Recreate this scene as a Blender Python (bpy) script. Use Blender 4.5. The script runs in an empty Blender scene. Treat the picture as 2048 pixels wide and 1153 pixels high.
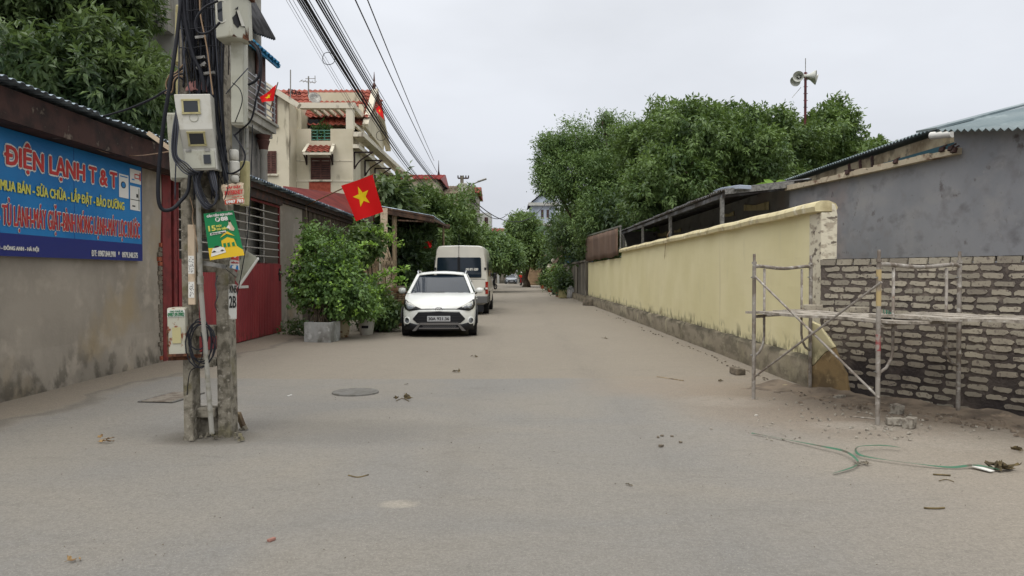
import bpy, math, random
import numpy as np
from mathutils import Vector, Matrix

R = math.radians
SC = bpy.context.scene
COL = SC.collection
rnd = random.Random(7)

# ------------------------------------------------------------------ camera
FPX, CXP, CYP, HOR, EYE = 1500.0, 1024.0, 576.5, 550.0, 1.45
PITCH = -math.atan((CYP - HOR) / FPX)
cam = bpy.data.objects.new('camera', bpy.data.cameras.new('camera'))
COL.objects.link(cam)
cam.data.sensor_width = 36
cam.data.lens = FPX / 2048 * 36
cam.data.clip_start = 0.05
cam.data.clip_end = 2000
cam.location = (0, 0, EYE)
cam.rotation_euler = (math.pi / 2 + PITCH, 0, 0)
SC.camera = cam

# ------------------------------------------------------------------ light and exposure
SUN_EL, SUN_AZ = 58, 200
world = bpy.data.worlds.new('World')
SC.world = world
world.use_nodes = True
wt = world.node_tree
bg = wt.nodes['Background']
sky = wt.nodes.new('ShaderNodeTexSky')
sky.sky_type = 'NISHITA'
sky.sun_disc = False
sky.sun_elevation = R(SUN_EL)
sky.sun_rotation = R(SUN_AZ)
sky.dust_density = 6
sky.air_density = 1.5
hs = wt.nodes.new('ShaderNodeHueSaturation')
hs.inputs['Saturation'].default_value = 0.3
wt.links.new(sky.outputs[0], hs.inputs['Color'])
tc = wt.nodes.new('ShaderNodeTexCoord')
sx = wt.nodes.new('ShaderNodeSeparateXYZ')
wt.links.new(tc.outputs['Generated'], sx.inputs[0])
rmp = wt.nodes.new('ShaderNodeValToRGB')
e = rmp.color_ramp.elements
e[0].position = 0.0; e[0].color = (0.56, 0.583, 0.635, 1)
e[1].position = 1.0; e[1].color = (1.6, 1.58, 1.54, 1)
m = rmp.color_ramp.elements.new(0.16); m.color = (0.575, 0.60, 0.65, 1)
m = rmp.color_ramp.elements.new(0.36); m.color = (0.65, 0.672, 0.715, 1)
wt.links.new(sx.outputs['Z'], rmp.inputs[0])
cn = wt.nodes.new('ShaderNodeTexNoise')
cn.inputs['Scale'].default_value = 1.6
cn.inputs['Detail'].default_value = 5
mp = wt.nodes.new('ShaderNodeMapping')
mp.inputs['Scale'].default_value = (1, 1, 2.5)
wt.links.new(tc.outputs['Generated'], mp.inputs[0])
wt.links.new(mp.outputs[0], cn.inputs['Vector'])
mr = wt.nodes.new('ShaderNodeMapRange')
mr.inputs['From Min'].default_value = 0.3
mr.inputs['From Max'].default_value = 0.7
mr.inputs['To Min'].default_value = 8.7
mr.inputs['To Max'].default_value = 12.0
wt.links.new(cn.outputs['Fac'], mr.inputs['Value'])
vm = wt.nodes.new('ShaderNodeVectorMath')
vm.operation = 'SCALE'
wt.links.new(rmp.outputs[0], vm.inputs[0])
wt.links.new(mr.outputs[0], vm.inputs['Scale'])
mx = wt.nodes.new('ShaderNodeMix')
mx.data_type = 'RGBA'
mx.inputs[0].default_value = 0.88
wt.links.new(hs.outputs[0], mx.inputs[6])
wt.links.new(vm.outputs[0], mx.inputs[7])
wt.links.new(mx.outputs[2], bg.inputs['Color'])
bg.inputs['Strength'].default_value = 0.1

sun = bpy.data.objects.new('sun', bpy.data.lights.new('sun', 'SUN'))
COL.objects.link(sun)
sun.data.energy = 0.9
sun.data.angle = R(35)
sun.data.color = (1.0, 0.97, 0.92)
sun.rotation_euler = (R(90 - SUN_EL), 0, R(180 - SUN_AZ))
SC.view_settings.view_transform = 'Standard'
SC.view_settings.look = 'None'
SC.view_settings.exposure = 0.28
SC.view_settings.gamma = 1.0
SC.cycles.max_bounces = 6
SC.cycles.transparent_max_bounces = 8

# ------------------------------------------------------------------ pixel -> place helpers (photograph is 2048 x 1153)
def ray(px, py):
    x = (px - CXP) / FPX
    z = -(py - CYP) / FPX
    return Vector((x, math.cos(PITCH) - z * math.sin(PITCH), math.sin(PITCH) + z * math.cos(PITCH)))
def at(px, py, Y):
    d = ray(px, py)
    return Vector((0, 0, EYE)) + d * (Y / d.y)
def gnd(px, py, z=0.0):
    d = ray(px, py)
    return Vector((0, 0, EYE)) + d * ((z - EYE) / d.z)
def onx(px, py, X):
    d = ray(px, py)
    return Vector((0, 0, EYE)) + d * (X / d.x)
def onp(px, py, a, b):
    d = ray(px, py)
    nx, ny = b[1] - a[1], -(b[0] - a[0])
    t = (a[0] * nx + a[1] * ny) / (d.x * nx + d.y * ny)
    return Vector((0, 0, EYE)) + d * t
def V(*a):
    return Vector(a)
def c8(r, g, b):
    f = lambda v: (v / 255 / 12.92) if v / 255 <= 0.04045 else ((v / 255 + 0.055) / 1.055) ** 2.4
    return (f(r), f(g), f(b), 1)

# ------------------------------------------------------------------ mesh builder
class MB:
    def __init__(s, M=None):
        s.v = []; s.f = []; s.mi = []; s.M = M
    def add(s, vs, fs, m=0):
        n = len(s.v)
        for p in vs:
            p = Vector(p)
            s.v.append(s.M @ p if s.M else p)
        for f in fs:
            s.f.append([n + i for i in f]); s.mi.append(m)
        return s
    def box(s, c, d, rz=0, m=0, rx=0, ry=0, taper=1.0):
        c = Vector(c); h = [k / 2 for k in d]
        rot = (Matrix.Rotation(rz, 3, 'Z') @ Matrix.Rotation(ry, 3, 'Y') @ Matrix.Rotation(rx, 3, 'X'))
        vs = []
        for z in (-1, 1):
            t = taper if z > 0 else 1
            for x, y in ((-1, -1), (1, -1), (1, 1), (-1, 1)):
                vs.append(c + rot @ Vector((x * h[0] * t, y * h[1] * t, z * h[2])))
        return s.add(vs, [(3, 2, 1, 0), (4, 5, 6, 7), (0, 1, 5, 4), (1, 2, 6, 5), (2, 3, 7, 6), (3, 0, 4, 7)], m)
    def span(s, a, b, m=0):
        a = Vector(a); b = Vector(b)
        return s.box((a + b) / 2, [abs(b[i] - a[i]) for i in range(3)], m=m)
    def bar(s, a, b, w, h, m=0, up=(0, 0, 1)):
        a = Vector(a); b = Vector(b); d = (b - a).normalized(); up = Vector(up)
        if abs(d.dot(up)) > 0.99: up = Vector((0, 1, 0))
        x = d.cross(up).normalized() * w / 2; y = x.cross(d).normalized() * h / 2
        vs = [p + i * x + j * y for p in (a, b) for i, j in ((-1, -1), (1, -1), (1, 1), (-1, 1))]
        return s.add(vs, [(3, 2, 1, 0), (4, 5, 6, 7), (0, 1, 5, 4), (1, 2, 6, 5), (2, 3, 7, 6), (3, 0, 4, 7)], m)
    def tube(s, pts, r, n=8, m=0, caps=True):
        pts = [Vector(p) for p in pts]
        k = len(pts)
        rr = r if isinstance(r, (list, tuple)) else [r] * k
        t0 = (pts[1] - pts[0]).normalized()
        ref = Vector((0, 0, 1)) if abs(t0.z) < 0.9 else Vector((1, 0, 0))
        u = t0.cross(ref).normalized()
        vs = []
        for i in range(k):
            t = (pts[min(i + 1, k - 1)] - pts[max(i - 1, 0)])
            t = t.normalized() if t.length > 1e-9 else t0
            u = (u - t * u.dot(t))
            u = u.normalized() if u.length > 1e-6 else t.orthogonal().normalized()
            w = t.cross(u)
            for j in range(n):
                a = 2 * math.pi * j / n
                vs.append(pts[i] + (u * math.cos(a) + w * math.sin(a)) * rr[i])
        fs = []
        for i in range(k - 1):
            for j in range(n):
                fs.append((i * n + j, i * n + (j + 1) % n, (i + 1) * n + (j + 1) % n, (i + 1) * n + j))
        if caps:
            fs.append(tuple(range(n))[::-1]); fs.append(tuple((k - 1) * n + j for j in range(n)))
        return s.add(vs, fs, m)
    def cyl(s, a, b, r, n=12, m=0, r2=None):
        return s.tube([a, b], [r, r if r2 is None else r2], n, m)
    def lathe(s, prof, M, n=16, m=0):
        vs = []; fs = []
        for r, z in prof:
            for j in range(n):
                a = 2 * math.pi * j / n
                vs.append(M @ Vector((r * math.cos(a), r * math.sin(a), z)))
        for i in range(len(prof) - 1):
            for j in range(n):
                fs.append((i * n + j, i * n + (j + 1) % n, (i + 1) * n + (j + 1) % n, (i + 1) * n + j))
        return s.add(vs, fs, m)
    def prism(s, poly, off, m=0, m2=None):
        poly = [Vector(p) for p in poly]; off = Vector(off); n = len(poly)
        vs = poly + [p + off for p in poly]
        s.add(vs, [tuple(range(n))], m)
        k = len(s.v) - 2 * n
        s.f.append([k + n + i for i in range(n)][::-1]); s.mi.append(m)
        for i in range(n):
            j = (i + 1) % n
            s.f.append([k + i, k + n + i, k + n + j, k + j]); s.mi.append(m if m2 is None else m2)
        return s
    def quad(s, a, b, c, d, m=0):
        return s.add([a, b, c, d], [(0, 1, 2, 3)], m)
    def grid(s, rows, m=0, closed=False):
        h = len(rows); w = len(rows[0])
        vs = [p for r in rows for p in r]; fs = []
        for i in range(h - 1):
            for j in range(w if closed else w - 1):
                k = (j + 1) % w
                fs.append((i * w + j, i * w + k, (i + 1) * w + k, (i + 1) * w + j))
        return s.add(vs, fs, m)
    def build(s, name, mats, parent=None, smooth=False, bevel=0, solid=0, sub=0):
        org = WORLDLOC.get(parent.name, Vector((0, 0, 0))) if parent else Vector((0, 0, 0))
        me = bpy.data.meshes.new(name)
        me.from_pydata([tuple(p - org) for p in s.v], [], s.f)
        if not isinstance(mats, (list, tuple)): mats = [mats]
        for mt in mats: me.materials.append(mt)
        if len(mats) > 1: me.polygons.foreach_set('material_index', s.mi)
        if smooth:
            me.polygons.foreach_set('use_smooth', [True] * len(me.polygons))
            if smooth != 'all': me.set_sharp_from_angle(angle=R(38))
        me.update()
        o = bpy.data.objects.new(name, me)
        COL.objects.link(o)
        if parent:
            o.parent = parent
            WORLDLOC[o.name] = org
        if solid:
            md = o.modifiers.new('s', 'SOLIDIFY'); md.thickness = solid; md.offset = 0
        if sub:
            md = o.modifiers.new('u', 'SUBSURF'); md.levels = sub; md.render_levels = sub
        if bevel:
            md = o.modifiers.new('b', 'BEVEL'); md.width = bevel; md.segments = 2; md.limit_method = 'ANGLE'
        return o
WORLDLOC = {}
def thing(name, label, cat, loc=(0, 0, 0), group=None):
    o = bpy.data.objects.new(name, None)
    COL.objects.link(o)
    o.location = loc
    o.empty_display_size = 0.2
    WORLDLOC[o.name] = Vector(loc)
    tag(o, label, cat, group)
    return o
def tag(o, label, cat, group=None, kind='thing'):
    o['label'] = label; o['category'] = cat; o['kind'] = kind
    if group: o['group'] = group
    return o
def rebase(o, loc):
    """move a top-level mesh's origin to loc, geometry stays"""
    loc = Vector(loc)
    o.data.transform(Matrix.Translation(-loc)); o.location = loc
    return o
def struct(o, label=None):
    o['kind'] = 'structure'
    if label: o['label'] = label
    return o
def copy_tree(o, parent=None):
    c = o.copy(); COL.objects.link(c)
    if parent: c.parent = parent
    for ch in o.children: copy_tree(ch, c)
    return c

# ------------------------------------------------------------------ materials
def _nt(name):
    mt = bpy.data.materials.new(name); mt.use_nodes = True
    nt = mt.node_tree
    return mt, nt, nt.nodes['Principled BSDF']
def _noise(nt, scale, detail=5, stretch=(1, 1, 1), rough=0.55, coord='Object', dist=0.0):
    t = nt.nodes.new('ShaderNodeTexCoord'); mpn = nt.nodes.new('ShaderNodeMapping')
    mpn.inputs['Scale'].default_value = stretch
    n = nt.nodes.new('ShaderNodeTexNoise')
    n.inputs['Scale'].default_value = scale; n.inputs['Detail'].default_value = detail
    n.inputs['Roughness'].default_value = rough; n.inputs['Distortion'].default_value = dist
    nt.links.new(t.outputs[coord], mpn.inputs[0]); nt.links.new(mpn.outputs[0], n.inputs['Vector'])
    return n.outputs['Fac']
def _range(nt, v, a, b, c=0.0, d=1.0):
    r = nt.nodes.new('ShaderNodeMapRange')
    r.inputs['From Min'].default_value = a; r.inputs['From Max'].default_value = b
    r.inputs['To Min'].default_value = c; r.inputs['To Max'].default_value = d
    nt.links.new(v, r.inputs['Value'])
    return r.outputs[0]
def _mix(nt, f, a, b):
    x = nt.nodes.new('ShaderNodeMix'); x.data_type = 'RGBA'
    for v, i in ((f, 0), (a, 6), (b, 7)):
        if isinstance(v, (tuple, list, float, int)): x.inputs[i].default_value = v
        else: nt.links.new(v, x.inputs[i])
    return x.outputs[2]
def _math(nt, op, a, b=None):
    x = nt.nodes.new('ShaderNodeMath'); x.operation = op; x.use_clamp = op in ('MULTIPLY',)
    for v, i in ((a, 0), (b, 1)):
        if v is None: continue
        if isinstance(v, (float, int)): x.inputs[i].default_value = v
        else: nt.links.new(v, x.inputs[i])
    return x.outputs[0]
def _axis(nt, ax, coord='Object'):
    t = nt.nodes.new('ShaderNodeTexCoord'); s = nt.nodes.new('ShaderNodeSeparateXYZ')
    nt.links.new(t.outputs[coord], s.inputs[0])
    return s.outputs[ax]
def _bump(nt, bs, h, strength, dist=0.01, prev=None):
    b = nt.nodes.new('ShaderNodeBump'); b.inputs['Strength'].default_value = strength
    b.inputs['Distance'].default_value = dist
    nt.links.new(h, b.inputs['Height'])
    if prev: nt.links.new(prev, b.inputs['Normal'])
    nt.links.new(b.outputs[0], bs.inputs['Normal'])
    return b.outputs[0]
def mat(name, col, rough=0.8, layers=(), bump=0.0, bscale=40, metal=0.0, spec=0.3, coat=0.0, bdist=0.01):
    """layers: (colour, noise scale, lo, hi[, stretch[, (z where full, z where none)]])"""
    mt, nt, bs = _nt(name)
    cur = col
    for L in layers:
        st = L[4] if len(L) > 4 and L[4] else (1, 1, 1)
        f = _range(nt, _noise(nt, L[1], 6, st), L[2], L[3])
        if len(L) > 5 and L[5]:
            f = _math(nt, 'MULTIPLY', f, _range(nt, _axis(nt, 'Z'), L[5][1], L[5][0]))
        cur = _mix(nt, f, cur, L[0])
    if isinstance(cur, tuple): bs.inputs['Base Color'].default_value = cur
    else: nt.links.new(cur, bs.inputs['Base Color'])
    bs.inputs['Roughness'].default_value = rough
    bs.inputs['Metallic'].default_value = metal
    bs.inputs['Specular IOR Level'].default_value = spec
    bs.inputs['Coat Weight'].default_value = coat
    bs.inputs['Coat Roughness'].default_value = 0.05
    if bump: _bump(nt, bs, _noise(nt, bscale, 6), bump, bdist)
    return mt
def leafmat(name, a, b, trans=0.32, rough=0.45, young=None):
    mt, nt, bs = _nt(name)
    g = nt.nodes.new('ShaderNodeNewGeometry')
    cur = _mix(nt, g.outputs['Random Per Island'], a, b)
    cur = _mix(nt, _range(nt, _noise(nt, 1.1, 3), 0.42, 0.58), cur, young or tuple(min(1, k * 1.6) for k in b[:3]) + (1,))
    nt.links.new(cur, bs.inputs['Base Color'])
    bs.inputs['Roughness'].default_value = rough
    bs.inputs['Specular IOR Level'].default_value = 0.35
    tr = nt.nodes.new('ShaderNodeBsdfTranslucent')
    nt.links.new(_mix(nt, 0.5, cur, (0.22, 0.32, 0.05, 1)), tr.inputs['Color'])
    ms = nt.nodes.new('ShaderNodeMixShader'); ms.inputs[0].default_value = trans * .85
    out = nt.nodes['Material Output']
    nt.links.new(bs.outputs[0], ms.inputs[1]); nt.links.new(tr.outputs[0], ms.inputs[2])
    nt.links.new(ms.outputs[0], out.inputs['Surface'])
    return mt

M = {}
M['concrete_pole'] = mat('concrete_pole', c8(132, 126, 113), 0.9, [(c8(90, 85, 74), 12, .45, .6), (c8(152, 146, 134), 30, .55, .7), (c8(108, 102, 74), 4, .55, .7)], 0.7, 60)
M['black'] = mat('black_rubber', (0.012, 0.012, 0.014, 1), 0.5)
M['cable'] = mat('cable_sheath', (0.012, 0.013, 0.018, 1), 0.6, spec=0.25)
M['cable_grey'] = mat('cable_grey', (0.05, 0.055, 0.07, 1), 0.6)
M['cable_tan'] = mat('cable_tan', c8(150, 125, 100), 0.6)
M['box_grey'] = mat('box_grey', c8(176, 176, 162), 0.5, [(c8(150, 148, 130), 6, .5, .7), (c8(128, 118, 96), 18, .62, .75, (1, 1, .3))])
M['box_white'] = mat('box_white', c8(196, 195, 186), 0.45, [(c8(170, 166, 150), 5, .5, .7), (c8(140, 132, 112), 22, .64, .78, (1, 1, .3))])
M['box_cream'] = mat('box_cream', c8(180, 172, 128), 0.5, [(c8(150, 140, 98), 8, .5, .7)])
M['rust'] = mat('rust', c8(104, 68, 48), 0.9, [(c8(66, 42, 32), 30, .45, .6)], .4, 80)
M['rusty_box'] = mat('rusty_box', c8(178, 176, 160), 0.55, [(c8(124, 66, 38), 14, .56, .62), (c8(150, 144, 122), 5, .5, .7)])
M['glass_dark'] = mat('glass_dark', (0.02, 0.023, 0.028, 1), 0.08, spec=0.6)
M['pvc'] = mat('pvc', c8(150, 148, 140), 0.55, [(c8(122, 118, 104), 12, .5, .65)])
M['galv'] = mat('galvanised', c8(150, 148, 142), 0.45, [(c8(110, 108, 104), 20, .45, .65)], metal=0.7)
M['wood'] = mat('weathered_wood', c8(150, 134, 108), 0.9, [(c8(96, 82, 66), 8, .42, .62, (1, 1, .15)), (c8(176, 168, 150), 20, .6, .75)], .4, 60)
M['wood_dark'] = mat('dark_boards', c8(92, 82, 70), 0.95, [(c8(54, 47, 40), 10, .4, .6, (4, 4, .25)), (c8(122, 112, 98), 14, .58, .7, (5, 5, .3))], .5, 50)
M['plank'] = mat('plank', c8(168, 160, 148), 0.9, [(c8(112, 104, 94), 10, .45, .65), (c8(190, 186, 178), 24, .55, .7)], .4, 60)
M['paper_cream'] = mat('paper_cream', c8(196, 178, 154), 0.8, [(c8(160, 142, 118), 10, .5, .7)])
M['white'] = mat('white_print', c8(215, 214, 208), 0.6)
M['red_print'] = mat('red_print', c8(184, 54, 52), 0.55)
M['orange_print'] = mat('orange_print', c8(190, 78, 52), 0.6)
M['yellow_print'] = mat('yellow_print', c8(200, 196, 92), 0.55)
M['green_print'] = mat('green_print', c8(14, 118, 68), 0.45)
M['gold_print'] = mat('gold_print', c8(212, 176, 36), 0.45)
M['dark_print'] = mat('dark_print', (0.02, 0.02, 0.02, 1), 0.6)
M['sign_blue'] = mat('sign_blue', c8(8, 102, 164), 0.4, [(c8(22, 118, 180), .7, .4, .6)], spec=.4)
M['sign_navy'] = mat('sign_navy', c8(34, 44, 112), 0.35)
M['tin_edge'] = mat('tin_sheet', c8(168, 184, 196), 0.35, [(c8(120, 130, 140), 6, .45, .6)], metal=.4)
M['flag_red'] = mat('flag_red', c8(222, 24, 26), 0.6)
M['flag_yellow'] = mat('flag_yellow', c8(240, 205, 30), 0.6)
M['stick'] = mat('stick', c8(128, 96, 68), 0.8)

# ------------------------------------------------------------------ text and flat artwork
_TXT = {}
_SWAP = {'Đ': 'D', 'Ơ': 'O', 'Ớ': 'O', 'Ỡ': 'O'}
def _raw_text(s):
    if s in _TXT: return _TXT[s]
    cu = bpy.data.curves.new('t', 'FONT'); cu.body = s; cu.resolution_u = 3
    ob = bpy.data.objects.new('t', cu); COL.objects.link(ob)
    dg = bpy.context.evaluated_depsgraph_get()
    me = bpy.data.meshes.new_from_object(ob.evaluated_get(dg))
    vs = [tuple(v.co[:2]) for v in me.vertices]; fs = [list(p.vertices) for p in me.polygons]
    COL.objects.unlink(ob); bpy.data.objects.remove(ob); bpy.data.curves.remove(cu); bpy.data.meshes.remove(me)
    _TXT[s] = (vs, fs)
    return _TXT[s]
def text_geo(s):
    """flat outlines of a line of text; strokes of letters the font cannot fill are added by hand"""
    plain = ''.join(_SWAP.get(c, c) for c in s)
    vs, fs = _raw_text(plain); vs = list(vs); fs = list(fs)
    H = max(v[1] for v in _raw_text('H')[0])
    def q(pts):
        n = len(vs); vs.extend(pts); fs.append(list(range(n, n + len(pts))))
    for i, c in enumerate(s):
        if c not in _SWAP: continue
        g = _raw_text(_SWAP[c])[0]; gw = max(v[0] for v in g) - min(v[0] for v in g)
        x1 = max(v[0] for v in _raw_text(plain[:i + 1])[0]); x0 = x1 - gw
        if c == 'Đ': q([(x0 - gw * .16, H * .45), (x0 - gw * .01, H * .45), (x0 - gw * .01, H * .57), (x0 - gw * .16, H * .57)]); q([(x0 + H * .16, H * .45), (x0 + gw * .48, H * .45), (x0 + gw * .48, H * .57), (x0 + H * .16, H * .57)])
        else:
            q([(x1 - gw * .07, H * .94), (x1 + gw * .03, H * .95), (x1 + gw * .16, H * 1.12), (x1 + gw * .04, H * 1.12), (x1 - gw * .05, H * 1.02)])
            if c == 'Ớ': q([(x0 + gw * .42, H * 1.10), (x0 + gw * .54, H * 1.10), (x0 + gw * .70, H * 1.32), (x0 + gw * .54, H * 1.32)])
            if c == 'Ỡ': q([(x0 + gw * .22, H * 1.12), (x0 + gw * .40, H * 1.20), (x0 + gw * .60, H * 1.13), (x0 + gw * .80, H * 1.24), (x0 + gw * .76, H * 1.31), (x0 + gw * .60, H * 1.22), (x0 + gw * .40, H * 1.29), (x0 + gw * .18, H * 1.20)])
    return np.array(vs), fs
def put_text(mb, fn, s, u0, v0, u1, v1, lift, m=0, bold=0.0, boldv=None, step=0.00035):
    """fit text s into the box u0..u1, v0..v1 of the surface fn(u, v, lift); bold thickens the strokes by shifted layers"""
    vs, fs = text_geo(s)
    mn, mxx = vs.min(0), vs.max(0)
    bv = bold if boldv is None else boldv
    shifts = [(0, 0)]
    if bold or bv: shifts = [(-1, 0), (1, 0), (0, -1), (0, 1), (-.7, -.7), (.7, .7), (-.7, .7), (.7, -.7), (0, 0)]
    for k, (dx, dy) in enumerate(shifts):
        out = []
        for x, y in vs:
            out.append(fn(u0 + (x - mn[0]) / (mxx[0] - mn[0]) * (u1 - u0) + dx * bold, v0 + (y - mn[1]) / (mxx[1] - mn[1]) * (v1 - v0) + dy * bv, lift + k * step))
        mb.add(out, fs, m)
def put_poly(mb, fn, pts, lift, m=0):
    mb.add([fn(u, v, lift) for u, v in pts], [tuple(range(len(pts)))], m)
def quadfn(p00, p10, p11, p01, bow=0.0, flip=1):
    """u right, v up surface over four corners (bottom-left, bottom-right, top-right, top-left); lift goes towards the viewer"""
    p00, p10, p11, p01 = map(Vector, (p00, p10, p11, p01))
    n = (p10 - p00).cross(p01 - p00).normalized() * flip
    def fn(u, v, lift=0.0):
        p = p00 * (1 - u) * (1 - v) + p10 * u * (1 - v) + p11 * u * v + p01 * (1 - u) * v
        return p + n * (lift + bow * math.sin(math.pi * max(0, min(1, u))) * (0.6 + 0.4 * v))
    return fn
def wob(seed, k=1.0):
    r = random.Random(seed)
    a = [(r.uniform(.5, 2.5), r.uniform(0, 6.28), r.uniform(-1, 1)) for _ in range(5)]
    return lambda t: k * sum(c * math.sin(f * t * 3 + p) for f, p, c in a) / 3
def spline(pts, n=8):
    pts = [Vector(p) for p in pts]; P = [pts[0]] + pts + [pts[-1]]; out = []
    for i in range(1, len(P) - 2):
        for k in range(n):
            t = k / n
            out.append(0.5 * ((2 * P[i]) + (P[i + 1] - P[i - 1]) * t + (2 * P[i - 1] - 5 * P[i] + 4 * P[i + 1] - P[i + 2]) * t * t + (-P[i - 1] + 3 * P[i] - 3 * P[i + 1] + P[i + 2]) * t ** 3))
    out.append(pts[-1])
    return out

# ------------------------------------------------------------------ foliage
def raw_mesh(name, verts, tris, mt, parent=None, smooth=False):
    org = WORLDLOC.get(parent.name, Vector((0, 0, 0))) if parent else Vector((0, 0, 0))
    verts = np.asarray(verts, dtype=np.float32) - np.array(org, dtype=np.float32)
    me = bpy.data.meshes.new(name)
    nv, nf = len(verts), len(tris)
    me.vertices.add(nv); me.vertices.foreach_set('co', verts.ravel())
    me.loops.add(nf * 3); me.polygons.add(nf)
    me.loops.foreach_set('vertex_index', np.asarray(tris, dtype=np.int32).ravel())
    me.polygons.foreach_set('loop_start', np.arange(0, nf * 3, 3, dtype=np.int32))
    me.polygons.foreach_set('loop_total', np.full(nf, 3, dtype=np.int32))
    me.update(calc_edges=True)
    me.materials.append(mt)
    o = bpy.data.objects.new(name, me); COL.objects.link(o)
    if parent: o.parent = parent; WORLDLOC[o.name] = org
    return o
def foliage(name, parent, mt, pts, outs, L, W, per, spread, seed=1, droop=0.3, whorl=False, size_var=0.4):
    rg = np.random.default_rng(seed)
    n = len(pts)
    p = np.repeat(pts, per, 0); o = np.repeat(outs, per, 0)
    k = len(p)
    rd = rg.normal(size=(k, 3)); rd /= np.linalg.norm(rd, axis=1, keepdims=True)
    if whorl:
        d = o * 0.55 + rd * 1.0
    else:
        p = p + rg.normal(size=(k, 3)) * spread
        d = o * 0.6 + rd * 0.9
    d[:, 2] -= droop
    d /= np.linalg.norm(d, axis=1, keepdims=True)
    if whorl: p = p + d * spread * rg.random((k, 1)) + o * rg.normal(size=(k, 1)) * spread * .5
    up = rg.normal(size=(k, 3)) * 0.45 + np.array([0, 0, 1.0]) + o * .4
    w = np.cross(d, up); w /= (np.linalg.norm(w, axis=1, keepdims=True) + 1e-6)
    nn = np.cross(w, d)
    s = 1 + size_var * (rg.random((k, 1)) - .5) * 2
    Ls, Ws = L * s, W * s
    b = p; t = p + d * Ls - nn * Ls * .12
    mid = p + d * Ls * .45
    l = mid + w * Ws * .5 + nn * Ws * .18; r = mid - w * Ws * .5 + nn * Ws * .18
    verts = np.stack([b, l, t, r], 1).reshape(-1, 3)
    i = np.arange(k)[:, None] * 4
    tris = np.concatenate([i + np.array([[0, 2, 1]]), i + np.array([[0, 3, 2]])], 1).reshape(-1, 3)
    return raw_mesh(name, verts, tris, mt, parent)
def crown(blobs, n, seed=1, shell=0.45, rough=0.22, zmin=-9, low_cut=None):
    """clump points on lumpy ellipsoids: blobs = [(centre, radii)]"""
    rg = np.random.default_rng(seed)
    wts = np.array([(b[1][0] * b[1][1] + b[1][1] * b[1][2] + b[1][0] * b[1][2]) for b in blobs]); wts = wts / wts.sum()
    P = []; O = []
    for (c, r), wgt in zip(blobs, wts):
        m = int(n * wgt)
        d = rg.normal(size=(m, 3)); d /= np.linalg.norm(d, axis=1, keepdims=True)
        f = np.ones(m)
        for q in range(5):
            ax = rg.normal(size=3) * (2.2 + q * 1.3); ph = rg.uniform(0, 6.28)
            f += rough / (1 + q * .35) * np.sin(d @ ax + ph)
        rad = f * (1 - shell * rg.random(m) ** 1.6)
        pt = np.array(c) + d * np.array(r) * rad[:, None]
        P.append(pt); o = d / np.array(r); o /= np.linalg.norm(o, axis=1, keepdims=True); O.append(o)
    P = np.concatenate(P); O = np.concatenate(O)
    k = P[:, 2] > zmin
    return P[k], O[k]
def trunk(parent, base, top, r, blobs, mt, seed=1, twigs=5, name='trunk'):
    rr = random.Random(seed); mb = MB()
    base = Vector(base); top = Vector(top)
    w = wob(seed, r * .8)
    pts = [base.lerp(top, t / 6) + Vector((w(t * .4), w(t * .4 + 5), 0)) * (0 if t == 0 else 1) for t in range(7)]
    mb.tube(pts, [r * 1.25] + [r * (1 - .07 * t) for t in range(1, 7)], 10)
    for c, rad in blobs:
        c = Vector(c)
        st = pts[rr.choice((4, 5, 6))]
        midp = st.lerp(c, .5) + Vector((rr.uniform(-.2, .2), rr.uniform(-.2, .2), -.1 * (c - st).length))
        mb.tube(spline([st, midp, c], 4), [r * .55 * (1 - .09 * i) for i in range(9)], 7)
        for _ in range(twigs):
            d = Vector((rr.gauss(0, 1), rr.gauss(0, 1), rr.gauss(.3, .8))).normalized()
            e2 = c + Vector((d.x * rad[0], d.y * rad[1], d.z * rad[2])) * .85
            m2 = c.lerp(e2, .5) + Vector((rr.uniform(-.15, .15), rr.uniform(-.15, .15), .05))
            mb.tube([midp.lerp(c, .7), m2, e2], [r * .22, r * .15, r * .05], 5)
    return mb.build(name, mt, parent, smooth='all')
M['bark'] = mat('bark', c8(92, 82, 68), 0.95, [(c8(60, 52, 42), 8, .4, .6, (3, 3, .6))], .6, 30)
def tree(label, base, top, r, blobs, nclump, lm, L, W, per, spread, seed, name='leafy_tree', whorl=False, droop=.3, shell=.45, rough=.22, zmin=-9, cat='tree', group=None, twigs=5):
    t = thing(name, label, cat, base, group)
    trunk(t, base, top, r, blobs, M['bark'], seed, twigs)
    P, O = crown(blobs, nclump, seed, shell, rough, zmin)
    foliage('crown', t, lm, P, O, L, W, per, spread, seed, droop, whorl)
    return t
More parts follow.
